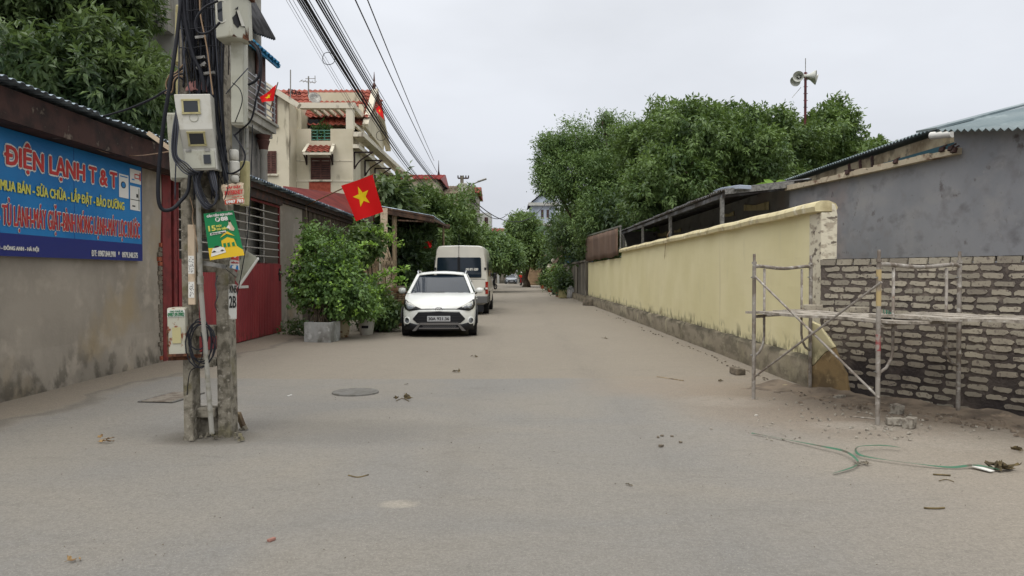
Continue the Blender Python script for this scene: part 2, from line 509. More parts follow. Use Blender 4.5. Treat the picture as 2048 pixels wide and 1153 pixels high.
# ================================================================== SETTING: ground and road
def ground_mat():
    mt, nt, bs = _nt('concrete_road')
    warm, grey, dust = c8(145, 137, 124), c8(133, 131, 127), c8(159, 148, 133)
    x = _axis(nt, 'X'); y = _axis(nt, 'Y')
    base = _mix(nt, _range(nt, _noise(nt, .8, 7, (1, .5, 1)), .35, .65), warm, c8(141, 133, 121))
    # darker asphalt relaid in front of a straight seam
    near = _mix(nt, _range(nt, _noise(nt, .55, 7, (.8, 1, 1), dist=.6), .36, .64), grey, c8(142, 137, 128))
    edge = _math(nt, 'ADD', y, _math(nt, 'MULTIPLY', _noise(nt, 2, 3), 0.10))
    seam = _range(nt, edge, 10.45, 10.39)
    wide = _math(nt, 'MULTIPLY', _range(nt, x, -5.0, -4.6), seam)
    cur = _mix(nt, wide, base, near)
    # pale construction dust to one side, soil by the new wall
    dn = _noise(nt, .7, 6, (1, .6, 1), dist=.5)
    dx = _range(nt, _math(nt, 'ADD', x, _math(nt, 'MULTIPLY', dn, 4.0)), 2.2, 5.2)
    cur = _mix(nt, _math(nt, 'MULTIPLY', dx, _range(nt, y, 22, 8, .2, .85)), cur, dust)
    # powdery scuffs
    sc = _range(nt, _noise(nt, 5, 8, (.5, 3.5, 1), .7), .60, .72)
    cur = _mix(nt, _math(nt, 'MULTIPLY', sc, _math(nt, 'MULTIPLY', _range(nt, x, -.5, 2.5), .55)), cur, c8(182, 172, 158))
    dk = _range(nt, _noise(nt, 2.2, 8, (.7, 1.5, 1), .7), .58, .70)
    cur = _mix(nt, _math(nt, 'MULTIPLY', dk, .25), cur, c8(104, 100, 94))
    # footway strip by the workshop, browner
    lx = _range(nt, _math(nt, 'ADD', x, _math(nt, 'MULTIPLY', _noise(nt, .9, 5), 1.2)), -4.0, -4.35)
    cur = _mix(nt, _math(nt, 'MULTIPLY', lx, .8), cur, c8(136, 125, 110))
    # dark wet-looking joint along that strip
    jx = _math(nt, 'ADD', x, _math(nt, 'MULTIPLY', _noise(nt, .9, 6), 1.2))
    jl = _math(nt, 'MULTIPLY', _range(nt, jx, -4.28, -4.20), _range(nt, jx, -4.05, -4.16))
    cur = _mix(nt, _math(nt, 'MULTIPLY', jl, .4), cur, c8(78, 75, 70))
    # drag marks, tyre rubs and damp blotches
    tr = _range(nt, _noise(nt, 3.2, 9, (.5, 1.8, 1), .75, dist=.8), .54, .66)
    cur = _mix(nt, _math(nt, 'MULTIPLY', tr, .22), cur, c8(108, 103, 96))
    bl = _range(nt, _noise(nt, 9, 6, (1, 1, 1), .7, dist=1.2), .56, .68)
    cur = _mix(nt, _math(nt, 'MULTIPLY', bl, .22), cur, c8(108, 104, 97))
    wl = _range(nt, _noise(nt, 14, 7, (.35, 3.2, 1), .75), .64, .70)
    cur = _mix(nt, _math(nt, 'MULTIPLY', wl, _math(nt, 'MULTIPLY', _range(nt, x, -1.0, 2.0, .12, 1.0), .6)), cur, c8(190, 180, 166))
    # fine grain
    def spot(cur, cx, cy, rx, ry, col, k, soft=.5, nz=.35, ns=3.0):
        ax = _math(nt, 'DIVIDE', _math(nt, 'SUBTRACT', x, cx), rx); ay = _math(nt, 'DIVIDE', _math(nt, 'SUBTRACT', y, cy), ry)
        r2 = _math(nt, 'ADD', _math(nt, 'POWER', _math(nt, 'ABSOLUTE', ax), 2.6), _math(nt, 'POWER', _math(nt, 'ABSOLUTE', ay), 2.6))
        r2 = _math(nt, 'ADD', r2, _math(nt, 'MULTIPLY', _math(nt, 'SUBTRACT', _noise(nt, ns, 7, rough=.7), .5), nz * 6))
        return _mix(nt, _math(nt, 'MULTIPLY', _range(nt, r2, 1 + soft, 1 - soft), k), cur, col)
    cur = spot(cur, 3.6, 8.2, 1.6, 1.5, c8(134, 118, 101), .6, .8)
    cur = spot(cur, 2.3, 9.6, 1.3, .9, c8(150, 134, 115), .5, .9)
    cur = spot(cur, 4.1, 6.6, .75, .5, c8(184, 176, 164), .35, .98, 1.4, 7)
    cur = spot(cur, 2.5, 8.5, .55, .35, c8(178, 170, 158), .3, .98, 1.4, 7)
    cur = spot(cur, 3.4, 7.15, .5, .2, c8(184, 178, 168), .4, .95, 1.0, 6)
    cur = spot(cur, -.71, 4.68, .11, .075, c8(190, 181, 164), .45, .9, .8, 9)
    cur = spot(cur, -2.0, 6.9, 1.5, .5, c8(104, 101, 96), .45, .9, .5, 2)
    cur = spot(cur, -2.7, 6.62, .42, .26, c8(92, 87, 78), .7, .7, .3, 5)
    vt = nt.nodes.new('ShaderNodeTexVoronoi'); vt.feature = 'DISTANCE_TO_EDGE'; vt.inputs['Scale'].default_value = .45
    vc = nt.nodes.new('ShaderNodeTexCoord'); va_ = nt.nodes.new('ShaderNodeVectorMath'); va_.operation = 'ADD'
    vn = nt.nodes.new('ShaderNodeTexNoise'); vn.inputs['Scale'].default_value = 2.2; vn.inputs['Detail'].default_value = 7
    nt.links.new(vc.outputs['Object'], vn.inputs['Vector']); nt.links.new(vc.outputs['Object'], va_.inputs[0]); nt.links.new(vn.outputs['Color'], va_.inputs[1]); nt.links.new(va_.outputs[0], vt.inputs['Vector'])
    ck = _math(nt, 'MULTIPLY', _range(nt, vt.outputs['Distance'], .008, .001), _range(nt, _noise(nt, .5, 3), .50, .60))
    cur = _mix(nt, _math(nt, 'MULTIPLY', ck, .16), cur, c8(84, 80, 74))
    tk = _math(nt, 'MULTIPLY', _range(nt, _math(nt, 'ABSOLUTE', _math(nt, 'SUBTRACT', _math(nt, 'ABSOLUTE', _math(nt, 'SUBTRACT', x, .35)), .78)), .30, .05), _range(nt, _noise(nt, 1.2, 6, (2, .35, 1), .7), .42, .62))
    cur = _mix(nt, _math(nt, 'MULTIPLY', tk, .22), cur, c8(112, 107, 100))
    g2 = _range(nt, _noise(nt, 24, 6, rough=.85), .42, .62)
    cur = _mix(nt, _math(nt, 'MULTIPLY', g2, .20), cur, c8(96, 92, 85))
    gr = _range(nt, _noise(nt, 55, 4, rough=.8), .40, .62)
    cur = _mix(nt, _math(nt, 'MULTIPLY', gr, .34), cur, c8(88, 84, 77))
    sp = _range(nt, _noise(nt, 130, 3), .60, .70)
    cur = _mix(nt, _math(nt, 'MULTIPLY', sp, .45), cur, c8(190, 184, 172))
    nt.links.new(cur, bs.inputs['Base Color'])
    bs.inputs['Roughness'].default_value = .88
    bs.inputs['Specular IOR Level'].default_value = .25
    b1 = _bump(nt, bs, _noise(nt, 45, 6, rough=.8), .7, .012)
    b2 = _bump(nt, bs, _noise(nt, 1.6, 5), .5, .03, b1)
    return mt
M['road'] = ground_mat()
g = MB(); g.quad((-400, -60, 0), (400, -60, 0), (400, 700, 0), (-400, 700, 0))
M['soil'] = mat('packed_soil', c8(118, 104, 86), .95, [(c8(92, 84, 70), .3, .4, .6)], .3, 20)
struct(g.build('ground', M['soil']))
rows = []
for y in [-4 + .5 * i for i in range(60)] + [26 + 2.5 * i for i in range(56)]:
    row = []
    for i in range(28):
        x = -6.2 + i * (13.6 / 27)
        z = .006 + .012 * math.sin(x * 1.1 + y * .35) * math.sin(y * .5) * (1 if y < 30 else .3)
        if x < -4.3: z += .05 * min(1, (-4.3 - x) / .8) * (1 if y < 24 else 0)      # footway rises gently to the wall
        row.append((x, y, max(z, .005)))
    rows.append(row)
g = MB(); g.grid(rows[::1]); o = g.build('road', M['road'], smooth='all'); struct(o)

# round manhole patch and scrape mark on the road
M['iron'] = mat('iron_cover', c8(112, 110, 106), .8, [(c8(98, 96, 90), 14, .45, .6)], .6, 90)
t = gnd(711, 787)
mb = MB(); mb.lathe([(0, .003), (.27, .003), (.28, .0), (.285, -.03)], Matrix.Translation((t.x, t.y, .022)), 40)
o = rebase(mb.build('manhole_cover', M['iron']), t); tag(o, 'dark round manhole cover flush with the grey road', 'manhole cover')
M['galv_dull'] = mat('dull_iron', c8(140, 133, 122), .85, [(c8(116, 106, 95), 12, .45, .6)])
t0 = gnd(345, 799)
tt = thing('drain_grate', 'long rusty slotted drain grate set in the ground behind the pole', 'drain grate', t0)
mb = MB(Matrix.Translation((t0.x, t0.y, .021)) @ Matrix.Rotation(R(-6), 4, 'Z'))
for i in range(9): mb.box((0.0, -.30 + i * .075, .006), (.36, .05, .012))
mb.build('slat', M['galv_dull'], tt)
mb = MB(Matrix.Translation((t0.x, t0.y, .021)) @ Matrix.Rotation(R(-6), 4, 'Z'))
mb.box((-.195, 0, .004), (.03, .70, .014)); mb.box((.195, 0, .004), (.03, .70, .014))
mb.build('frame', M['iron'], tt)
mb = MB(Matrix.Translation((t0.x, t0.y, .02)) @ Matrix.Rotation(R(-6), 4, 'Z')); mb.box((0, 0, .0), (.36, .68, .004))
mb.build('pit', M['black'], tt)

# ================================================================== WORKSHOP (sign wall) on the x = -5.6 line
WX = -5.6
def wy(px): return -WX * FPX / (CXP - px)
def plaster(name, base, c2, c3, dirt=c8(84, 79, 70)):
    return mat(name, base, .92, [(c2, 1.3, .4, .6), (c3, 2.6, .52, .66), (c8(150, 136, 112), .8, .55, .7),
               (dirt, 4.5, .50, .62, (1, 1, .8), (.0, .62)), (c8(150, 144, 130), 9, .62, .7, None, (.0, .55)), (c8(80, 75, 66), 1.1, .35, .6, None, (-.2, .40))], .35, 25)
M['plaster_grey'] = plaster('plaster_grey', c8(152, 144, 132), c8(137, 130, 119), c8(163, 154, 141))
M['rust_beam'] = mat('rusty_beam', c8(68, 48, 44), .9, [(c8(44, 35, 33), 3, .42, .6), (c8(120, 108, 96), 6, .62, .74)], .3, 40)
M['red_steel'] = mat('red_steel', c8(122, 50, 50), .65, [(c8(98, 42, 42), 4, .45, .6), (c8(150, 104, 96), 12, .68, .76, (1, 1, .4))])
M['dark_steel'] = mat('dark_steel', c8(60, 52, 50), .7, [(c8(90, 60, 50), 6, .5, .65)])
M['brick_red'] = mat('brick_red', c8(150, 82, 58), .9, [(c8(120, 66, 50), 10, .45, .6)], .4, 50)
y0, y1 = 5.2, wy(323)
ws = thing('workshop_building', 'long grey plastered workshop with mould along its foot and a tin roof edge', 'building', (WX, 9, 0))
mb = MB()
rows = []
for j in range(13):
    z = 3.42 * j / 12
    rows.append([(WX + .012 * math.sin(y * 3 + j) + (.03 * max(0, 1 - z / .5)), y, z) for y in [y0 + (y1 - y0) * i / 40 for i in range(41)]])
mb.grid(rows)
mb.span((WX - .2, y0, 0), (WX - .03, y1, 3.40))
mb.span((-13, y0 - .2, 0), (WX - .03, y0 - .01, 3.4)); mb.span((-13, y0, 0), (-12.8, y1, 3.4))
mb.build('wall', M['plaster_grey'], ws)
# broken brick quoin where the plaster has come off beside the gate post
mb = MB(); rr = random.Random(3)
for k in range(26):
    z = .05 + k * .075
    d = rr.uniform(.05, .14)
    mb.box((WX + .008, y1 - d / 2 - .01, z), (.03, d, .062), rr.uniform(-.03, .03), m=0 if rr.random() < .1 else 1)
M['brick_dusty'] = mat('brick_dusty', c8(122, 112, 98), .95, [(c8(90, 84, 74), 9, .4, .6)], .4, 40)
mb.build('bare_bricks', [M['brick_red'], M['brick_dusty']], ws)
mb = MB()
mb.span((WX + .02, y0, 3.06), (WX + .34, y1 + 1.0, 3.12)); mb.span((WX + .30, y0, 3.12), (WX + .34, y1 + 1.0, 3.40))
mb.span((WX + .02, y0, 3.14), (WX + .12, y1 + .9, 3.34))
mb.build('fascia', M['rust_beam'], ws)
def corrug(a, b, depth_vec, pitch=.09, amp=.016, m=0, jitter=0.0, trap=False, rag=0):
    """corrugated sheet: profile runs a->b, extruded along depth_vec"""
    a = Vector(a); b = Vector(b); d = Vector(depth_vec); L = (b - a).length; n = max(4, int(L / pitch * 4)); rr = random.Random(int(L * 100))
    nrm = (b - a).cross(d).normalized()
    if nrm.z < 0: nrm = -nrm
    r0 = []; r1 = []; rag_v = 0
    for i in range(n + 1):
        ph = i % 4
        h = (0, 1, 1, 0)[ph] * amp if trap else amp * math.sin(i * math.pi / 2)
        if rag and i % 12 == 0: rag_v = rr.uniform(-rag, rag)
        p = a.lerp(b, i / n) + nrm * (h + rr.uniform(-jitter, jitter))
        r0.append(p - d.normalized() * rag_v); r1.append(p + d)
    return [r0, r1]
mb = MB(); mb.grid(corrug((WX + .46, y0, 3.45), (WX + .46, y1 + 1.1, 3.45), (-7.6, 0, .55), .14, .022, trap=True, rag=.07))
mb.build('roof', M['tin_edge'], ws, solid=.004)
# torn old batten & sagging cable on the fascia
mb = MB(); a = at(103, 258, 8.8); b = at(345, 283, 11.9)
mb.tube(spline([at(30, 205, 8.55), at(100, 222, 9.1), at(180, 236, 9.8), at(245, 222, 9.0), at(300, 200, 8.0), at(330, 183, 7.2), at(352, 178, 6.75)], 8), .012, 6)
o = rebase(mb.build('sagging_cable', M['cable']), a); tag(o, 'black cable sagging from the tin roof edge to the pole', 'cable')
mb = MB(); mb.tube(spline([at(128, 258, 9.0), at(150, 275, 9.1), at(205, 303, 9.8), at(270, 312, 10.2), at(345, 303, 6.9)], 8), .006, 5)
o = rebase(mb.build('thin_cable', M['cable_tan']), at(128, 258, 9)); tag(o, 'thin pale cable hanging in front of the rusty fascia', 'cable')

# the blue shop sign
sg = thing('shop_sign', 'blue air-conditioner service sign with red and yellow Vietnamese lettering on the grey wall', 'sign', (WX + .06, 9.5, 1.66))
sy0, sy1, sz0, sz1 = 7.1, wy(284) - .15, 1.655, 3.05
SX = WX + .075
mb = MB(); mb.span((WX + .04, sy0, sz0), (SX, sy1, sz1)); mb.build('board', M['sign_blue'], sg)
def sfn(y, z, lift=0): return Vector((SX + .002 + lift, y, z))
mb = MB(); mb.quad((SX + .002, sy0, sz0), (SX + .002, sy1, sz0), (SX + .002, sy1, sz0 + .25), (SX + .002, sy0, sz0 + .25)); mb.build('navy_band', M['sign_navy'], sg)
mb = MB()
for yy in (wy(147) - .1,): mb.span((SX, yy, sz0), (SX + .001, yy + .008, sz1))
mb.span((SX - .03, sy1, sz0), (SX + .003, sy1 + .015, sz1))
mb.build('board_seam', M['sign_navy'], sg)
def sy(px): return onx(px, 550, SX).y
def sz(px, py): return onx(px, py, SX).z
def sline(txt, pa, pb, top, bot, parts, bold, rim=0, name='lettering'):
    """pa, pb: photo x of the line's ends; top/bot: (y at pa, y at pb)"""
    ya, yb = sy(pa), sy(pb)
    za, zb = (sz(pa, bot[0]) + sz(pb, bot[1])) / 2, (sz(pa, top[0]) + sz(pb, top[1])) / 2
    fn = lambda u, v, l=0: sfn(u, v, l)
    if rim:
        mb = MB(); put_text(mb, fn, txt, ya, za, yb, zb, .003, 0, bold + rim, bold + rim); mb.build(name + '_outline', parts[1], sg)
    mb = MB(); put_text(mb, fn, txt, ya, za, yb, zb, .008, 0, bold, bold * .6); mb.build(name, parts[0], sg)
sline('ĐIỆN LẠNH T & T', 11, 234, (282, 333), (341, 384), (M['red_print'], M['white']), .013, .014)
sline('MUA BÁN - SỬA CHỮA - LẮP ĐẶT - BẢO DƯỠNG', 1, 248, (350, 395), (386, 425), (M['yellow_print'], 0), .007)
sline('- TỦ LẠNH-MÁY GIẶT-BÌNH NÓNG LẠNH-MÁY LỌC NƯỚC', -4, 279, (394, 436), (462, 485), (M['red_print'], M['white']), .004, .008)
sline('VÂN NỖ - ĐÔNG ANH - HÀ NỘI', -32, 76, (487, 491), (503, 503), (M['white'], 0), .004)
sline('ĐT: 0987.844.990   *   0979.348.575', 182, 274, (501, 505), (513, 516), (M['white'], 0), .004)
def spic(pa, pb, ta, tb, ba, bb, name):
    ya, yb = sy(pa), sy(pb); z0 = (sz(pa, ba) + sz(pb, bb)) / 2; z1 = (sz(pa, ta) + sz(pb, tb)) / 2
    return lambda u, v, l=0: sfn(ya + (yb - ya) * u, z0 + (z1 - z0) * v, l)
f = spic(239, 258, 348, 352, 395, 398, '')
mb = MB(); put_poly(mb, f, [(0, 0), (1, 0), (1, 1), (0, 1)], .003)
for rr_, lf, mm in ((.27, .004, 1), (.2, .005, 2)):
    put_poly(mb, f, [(.45 + rr_ * math.cos(a * .4), .55 + rr_ * .55 * math.sin(a * .4)) for a in range(16)], lf, mm)
put_poly(mb, f, [(.1, .88), (.9, .88), (.9, .93), (.1, .93)], .004, 2)
mb.build('washing_machine_picture', [M['white'], M['dark_print'], M['sign_blue']], sg)
f = spic(261, 283, 338, 343, 366, 370, '')
mb = MB(); put_poly(mb, f, [(0, 0), (1, 0), (1, 1), (0, 1)], .003)
put_poly(mb, f, [(.4, .35), (.85, .35), (.85, .7), (.4, .7)], .004, 1); put_poly(mb, f, [(.46, .42), (.8, .42), (.8, .62), (.46, .62)], .005, 0)
put_poly(mb, f, [(.86, .25), (.97, .25), (.97, .85), (.86, .85)], .004, 1); put_poly(mb, f, [(.15, .2), (.4, .2), (.4, .3), (.15, .3)], .004, 2)
mb.build('heater_picture', [M['white'], M['red_print'], M['sign_blue']], sg)
f = spic(261, 281, 372, 376, 420, 423, '')
mb = MB(); put_poly(mb, f, [(0, 0), (1, 0), (1, 1), (0, 1)], .003)
put_poly(mb, f, [(.02, .42), (.98, .42), (.98, .45), (.02, .45)], .004, 1); put_poly(mb, f, [(.84, .05), (.9, .05), (.9, .95), (.84, .95)], .004, 1)
put_poly(mb, f, [(.2, .14), (.5, .14), (.5, .2), (.2, .2)], .004, 1); put_poly(mb, f, [(.6, .55), (.8, .55), (.8, .7), (.6, .7)], .004, 1)
mb.build('fridge_picture', [M['white'], M['dark_print']], sg)

# ================================================================== GARAGE with the red gate, pillar, board shed wall, roof
gy0, gy1, gy2, gy3 = y1, wy(562), wy(606), 29.0
gr = thing('garage_building', 'roadside garage with a concrete pillar and dark board wall under a scalloped tin roof', 'building', (WX, 18, 0))
mb = MB()
mb.span((WX - .45, gy1 + .02, 0), (WX - .01, gy2, 3.2))
mb.build('pillar', M['plaster_grey'], gr, bevel=.02)
M['interior'] = mat('garage_painted_shade', c8(48, 46, 45), .95, [(c8(34, 33, 32), 1.5, .4, .6)])  # walls coloured near black to stand in for shade behind the gate
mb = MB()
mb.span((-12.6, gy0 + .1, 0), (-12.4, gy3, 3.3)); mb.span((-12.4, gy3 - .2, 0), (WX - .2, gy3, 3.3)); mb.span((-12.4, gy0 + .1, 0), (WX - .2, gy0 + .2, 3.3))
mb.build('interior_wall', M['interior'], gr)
mb = MB(); rr = random.Random(5); y = gy2
while y < gy3:
    w = rr.uniform(.07, .13)
    mb.span((WX - .06 + rr.uniform(-.02, .02), y, rr.uniform(0, .05)), (WX - .03 + rr.uniform(0, .02), y + w - .008, 3.28 + rr.uniform(-.05, .05)), 0)
    y += w
mb.build('board_wall', M['wood_dark'], gr)
mb = MB()
mb.span((WX - .05, gy0 + .1, 3.12), (WX + .05, gy1, 3.36)); mb.span((WX + .1, gy0 + .9, 3.3), (WX + .14, gy3, 3.42))
mb.span((WX - .04, gy1, 3.2), (WX + .04, gy3, 3.3))
mb.build('lintel', M['dark_steel'], gr)
M['scallop'] = mat('roof_edge_tin', c8(70, 84, 100), .4, [(c8(170, 180, 190), 3, .5, .58, (1, 4, 1))], metal=.3)
mb = MB(); mb.grid(corrug((WX + .32, gy0 + 1.0, 3.45), (WX + .32, gy3, 3.42), (-7.1, 0, .35), .16, .028))
mb.build('roof', M['scallop'], gr, smooth='all', solid=.005)
# clutter inside the dark garage
mb = MB(); mb.span((-9.5, 15, .0), (-8.3, 16.6, 1.9)); mb.span((-8, 13, 0), (-7.4, 13.9, 1.2)); o = rebase(mb.build('storage_cabinet', M['dark_steel'], bevel=.02), (-8.9, 15.8, 0)); tag(o, 'dark cabinets in the gloom behind the barred gate', 'cabinet')

gt = thing('red_gate', 'red corrugated sliding gate with white bars above, dented and rust-streaked', 'gate', (WX, 15, 0))
M['gate_sheet'] = mat('gate_sheet', c8(146, 60, 62), .65, [(c8(126, 50, 54), 1.5, .4, .6, (1, 1, .4)), (c8(160, 110, 104), 16, .68, .78, (1, 1, .3)), (c8(92, 50, 44), 6, .5, .6, None, (0, .35))])
M['bar_white'] = mat('bar_white', c8(176, 172, 164), .5, [(c8(120, 90, 76), 15, .6, .7)])
gate_top = 1.69
for ya, yb in ((gy0 + .62, gy0 + 2.9), (gy0 + 2.94, gy1 - .02)):
    mb = MB(); mb.grid(corrug((WX, ya, .07), (WX, yb, .07), (0, 0, gate_top - .07), .11, .012, trap=True))
    mb.build('lower_sheet', M['gate_sheet'], gt, solid=.003)
    mb = MB()
    for yy in (ya, yb - .05): mb.span((WX - .05, yy, .06), (WX - .012, yy + .05, 3.1))
    for zz in (.06, gate_top - .02, 3.06): mb.span((WX - .049, ya + .051, zz), (WX - .013, yb - .051, zz + .05))
    mb.build('leaf_frame', M['red_steel'], gt)
    mb = MB()
    for k in range(7): mb.cyl((WX - .03, ya + .05, 1.87 + k * .172), (WX - .03, yb - .05, 1.87 + k * .172), .013, 6)
    for k in range(1, 3): mb.cyl((WX - .05, ya + (yb - ya) * k / 3, 1.72), (WX - .05, ya + (yb - ya) * k / 3, 3.06), .014, 6)
    mb.build('bars', M['bar_white'], gt)
mb = MB()
for i in range(9):
    y = wy(474) + i * .07; mb.span((WX + .014, y, 1.17), (WX + .022, y + .045, 1.225))
mb.build('scrape', M['white'], gt)
mb = MB(); mb.span((WX + .01, gy1 - .25, 1.45), (WX + .06, gy1 - .05, 1.49)); mb.span((WX + .01, gy1 - .2, 1.3), (WX + .04, gy1 - .17, 1.6)); mb.build('latch', M['dark_steel'], gt)
mb = MB(); mb.span((WX - .18, gy0 + .02, 0), (WX + .02, gy0 + .32, 3.06)); mb.span((WX - .12, gy0 + .46, 0), (WX - .0, gy0 + .58, 3.06))
o = rebase(mb.build('gate_post', M['red_steel'], bevel=.008), (WX, gy0 + .2, 0)); tag(o, 'dark red steel gate post between the grey wall and the gate', 'post')

# second red roof behind
rr2 = thing('red_roof_shed', 'low shed with a red ribbed metal roof behind the board wall', 'shed', (-7.5, 25, 0))
M['roof_red'] = mat('roof_red', c8(146, 64, 56), .6, [(c8(122, 52, 48), 1.2, .4, .6)])
A, B, C_, D = at(575, 396, 21.2), at(748, 446, 29.5), at(748, 397, 37), at(566, 375, 25)
mb = MB(); n = 26; rows = []
for i in range(n + 1):
    for h, q in ((0, 0), (.05, .35)):
        t_ = (i + q) / (n + 1); row = [A.lerp(D, t_) + V(0, 0, h), B.lerp(C_, t_) + V(0, 0, h)]; rows.append(row)
mb.grid(rows); mb.build('roof', M['roof_red'], rr2, solid=.01)
mb = MB()
for a, b in ((A, D), (D, C_), (C_, B), (B, A)):
    mb.quad((a.x, a.y, 0), (b.x, b.y, 0), b - V(0, 0, .08), a - V(0, 0, .08))
mb.build('wall', M['plaster_grey'], rr2, solid=.02)

# awning over the log pile
aw = thing('awning', 'rusty sheet-metal awning jutting out over the log pile and shrubs', 'awning', (-4.2, 29.5, 0))
M['awning_under'] = mat('awning_brown', c8(92, 70, 56), .9, [(c8(60, 48, 42), 4, .4, .6), (c8(134, 112, 92), 8, .58, .7)])
A, B = V(-5.55, 27.6, 4.1), V(-2.9, 27.9, 3.63); A2, B2 = V(-5.6, 33, 4.15), V(-2.75, 33.2, 3.7)
mb = MB(); mb.grid(corrug(A, A2, B - A, .16, .02)); mb.build('roof_sheet', M['tin_edge'], aw, smooth='all', solid=.005)
mb = MB(); mb.bar(A - V(0, 0, .16), B - V(0, 0, .13), .04, .2); mb.bar(A - V(0, .03, .04), B - V(0, .03, .04), .02, .07)
mb.bar(A2 - V(0, 0, .16), B2 - V(0, 0, .13), .04, .2); mb.bar(B - V(.02, -.05, .14), B2 - V(.02, 0, .14), .05, .08); mb.bar(A.lerp(B, .5) - V(0, 0, .4), B - V(0, -.1, .22), .04, .05)
mb.build('rafter', M['awning_under'], aw)
for p in (A, A2, B2.lerp(A2, .1)):
    mb = MB(); mb.cyl((p.x, p.y + .02, 0), (p.x, p.y + .02, p.z - .1), .05, 8); mb.build('post', M['wood'], aw)

# pillar, props and poster near the awning
hb = thing('brick_gatepost', 'mould-stained brick gatepost standing behind the bush', 'gatepost', (-5.0, 26, 0))
M['stain_post'] = mat('stained_post', c8(142, 122, 96), .95, [(c8(96, 84, 66), 4, .42, .6), (c8(170, 158, 136), 9, .58, .7)], .4, 30)
p = at(742, 500, 25.2)
mb = MB(); mb.span((p.x - .33, p.y - .2, 0), (p.x + .24, p.y + .2, 2.55)); mb.build('shaft', M['stain_post'], hb, bevel=.02)
mb = MB(); mb.span((p.x - .2, p.y - .15, 2.55), (p.x + .05, p.y + .1, 3.4)); mb.build('timber_upright', M['wood_dark'], hb)
wb = thing('white_notice', 'long white notice strip hanging beside the gatepost', 'notice', (-4.6, 27, 0))
p = at(768, 470, 27)
mb = MB(); mb.box((p.x, p.y, 2.9), (.25, .02, 1.9)); mb.build('sheet', M['paper_cream'], wb)
mb = MB(); mb.cyl((p.x, p.y + .04, 0), (p.x, p.y + .04, 3.8), .025, 8); mb.build('rod', M['wood'], wb)
p = at(789, 470, 28)
mb = MB(); mb.cyl((p.x, p.y, 0), (p.x, p.y, 3.7), .09, 10); o = rebase(mb.build('timber_prop', M['wood']), (p.x, p.y, 0)); tag(o, 'bare yellowish timber prop under the awning', 'prop')
p = at(722, 430, 28.6)
ac = thing('air_conditioner_unit', 'small outdoor air conditioner unit with a dark grille under the eave by the flag', 'air conditioner', (p.x, p.y, p.z - .3))
mb = MB(); mb.box((p.x, p.y, p.z), (.72, .28, .55)); mb.build('casing', M['box_white'], ac, bevel=.01)
mb = MB()
for k in range(9): mb.box((p.x, p.y - .145, p.z - .2 + k * .05), (.5, .01, .02))
mb.build('grille', M['black'], ac)
mb = MB(); mb.span((p.x - .3, p.y - .1, p.z - .33), (p.x - .27, p.y + .5, p.z - .28)); mb.span((p.x + .27, p.y - .1, p.z - .33), (p.x + .3, p.y + .5, p.z - .28)); mb.build('bracket', M['dark_steel'], ac)
# leaning rods
for k in range(9):
    a = at(766 + k * 3.1, 545, 24.6); b = at(752 + k * 1.6 + rnd.uniform(-2, 2), 462, 25.6)
    mb = MB(); mb.tube([(a.x, a.y, .05), a, b + V(0, 0, .1)], .014, 6); o = rebase(mb.build('bamboo_rod', M['wood']), (a.x, a.y, 0))
    tag(o, 'thin brown rod leaning with others against the stained gatepost', 'rod', 'rods leaning by the gatepost')
# ================================================================== UTILITY POLE
PY = 6.65
pl = thing('utility_pole', 'twin-legged mossy concrete power pole covered in meter boxes and cables', 'utility pole', gnd(430, 872))
def pp(px, py, Y=PY): return at(px, py, Y)
mb = MB()
def leg(mb, x0, x1, y0, y1, top, shift):
    """tapered leg from ground to top; shift leans it"""
    n = 14; rows = []
    w = wob(int(x0 * 100), .006)
    for i in range(n + 1):
        t = i / n; z = -.05 + top * t; k = 1 - .22 * t; cx = (x0 + x1) / 2 + shift * t; cy = (y0 + y1) / 2
        hx, hy = (x1 - x0) / 2 * k, (y1 - y0) / 2 * k
        j = w(t * 9)
        rows.append([V(cx - hx + j, cy - hy, z), V(cx + hx + j, cy - hy + w(t * 7), z), V(cx + hx, cy + hy, z), V(cx - hx, cy + hy, z)])
    mb.grid(rows, closed=True)
    mb.add(rows[-1], [(0, 1, 2, 3)])
a, b, c, d = pp(382, 878), pp(401, 878), pp(438, 872), pp(476, 872)
leg(mb, a.x, b.x, 6.5, 6.68, 8.2, -.07); mb2 = MB(); leg(mb2, c.x, c.x + .115, 6.62, 6.82, 8.2, -.10)
mb.build('leg', M['concrete_pole'], pl, bevel=.012); mb2.build('leg', M['concrete_pole'], pl, bevel=.015)
for t_, b_ in ((812, 832), (715, 732), (650, 672), (519, 545), (400, 420), (330, 345), (230, 250), (130, 150), (30, 50)):
    mb = MB(); p, q = pp(400, b_, 6.68), pp(440, t_, 6.72)
    mb.span((p.x - .02, 6.58, p.z), (q.x + .0, 6.74, q.z)); mb.build('crossbar', M['concrete_pole'], pl, bevel=.01)
mb = MB()
for z0, z1 in ((-.05, .2), (1.78, 8.1)):
    p = pp(401, 500, 6.7); q = pp(427, 500, 6.7)
    if z0 < 0: mb.span((p.x - .01, 6.68, z0), (q.x + .045, 6.75, z1))
    else: mb.span((p.x - .05, 6.70, z0), (q.x + .02, 6.75, z1))
mb.build('web', M['concrete_pole'], pl)
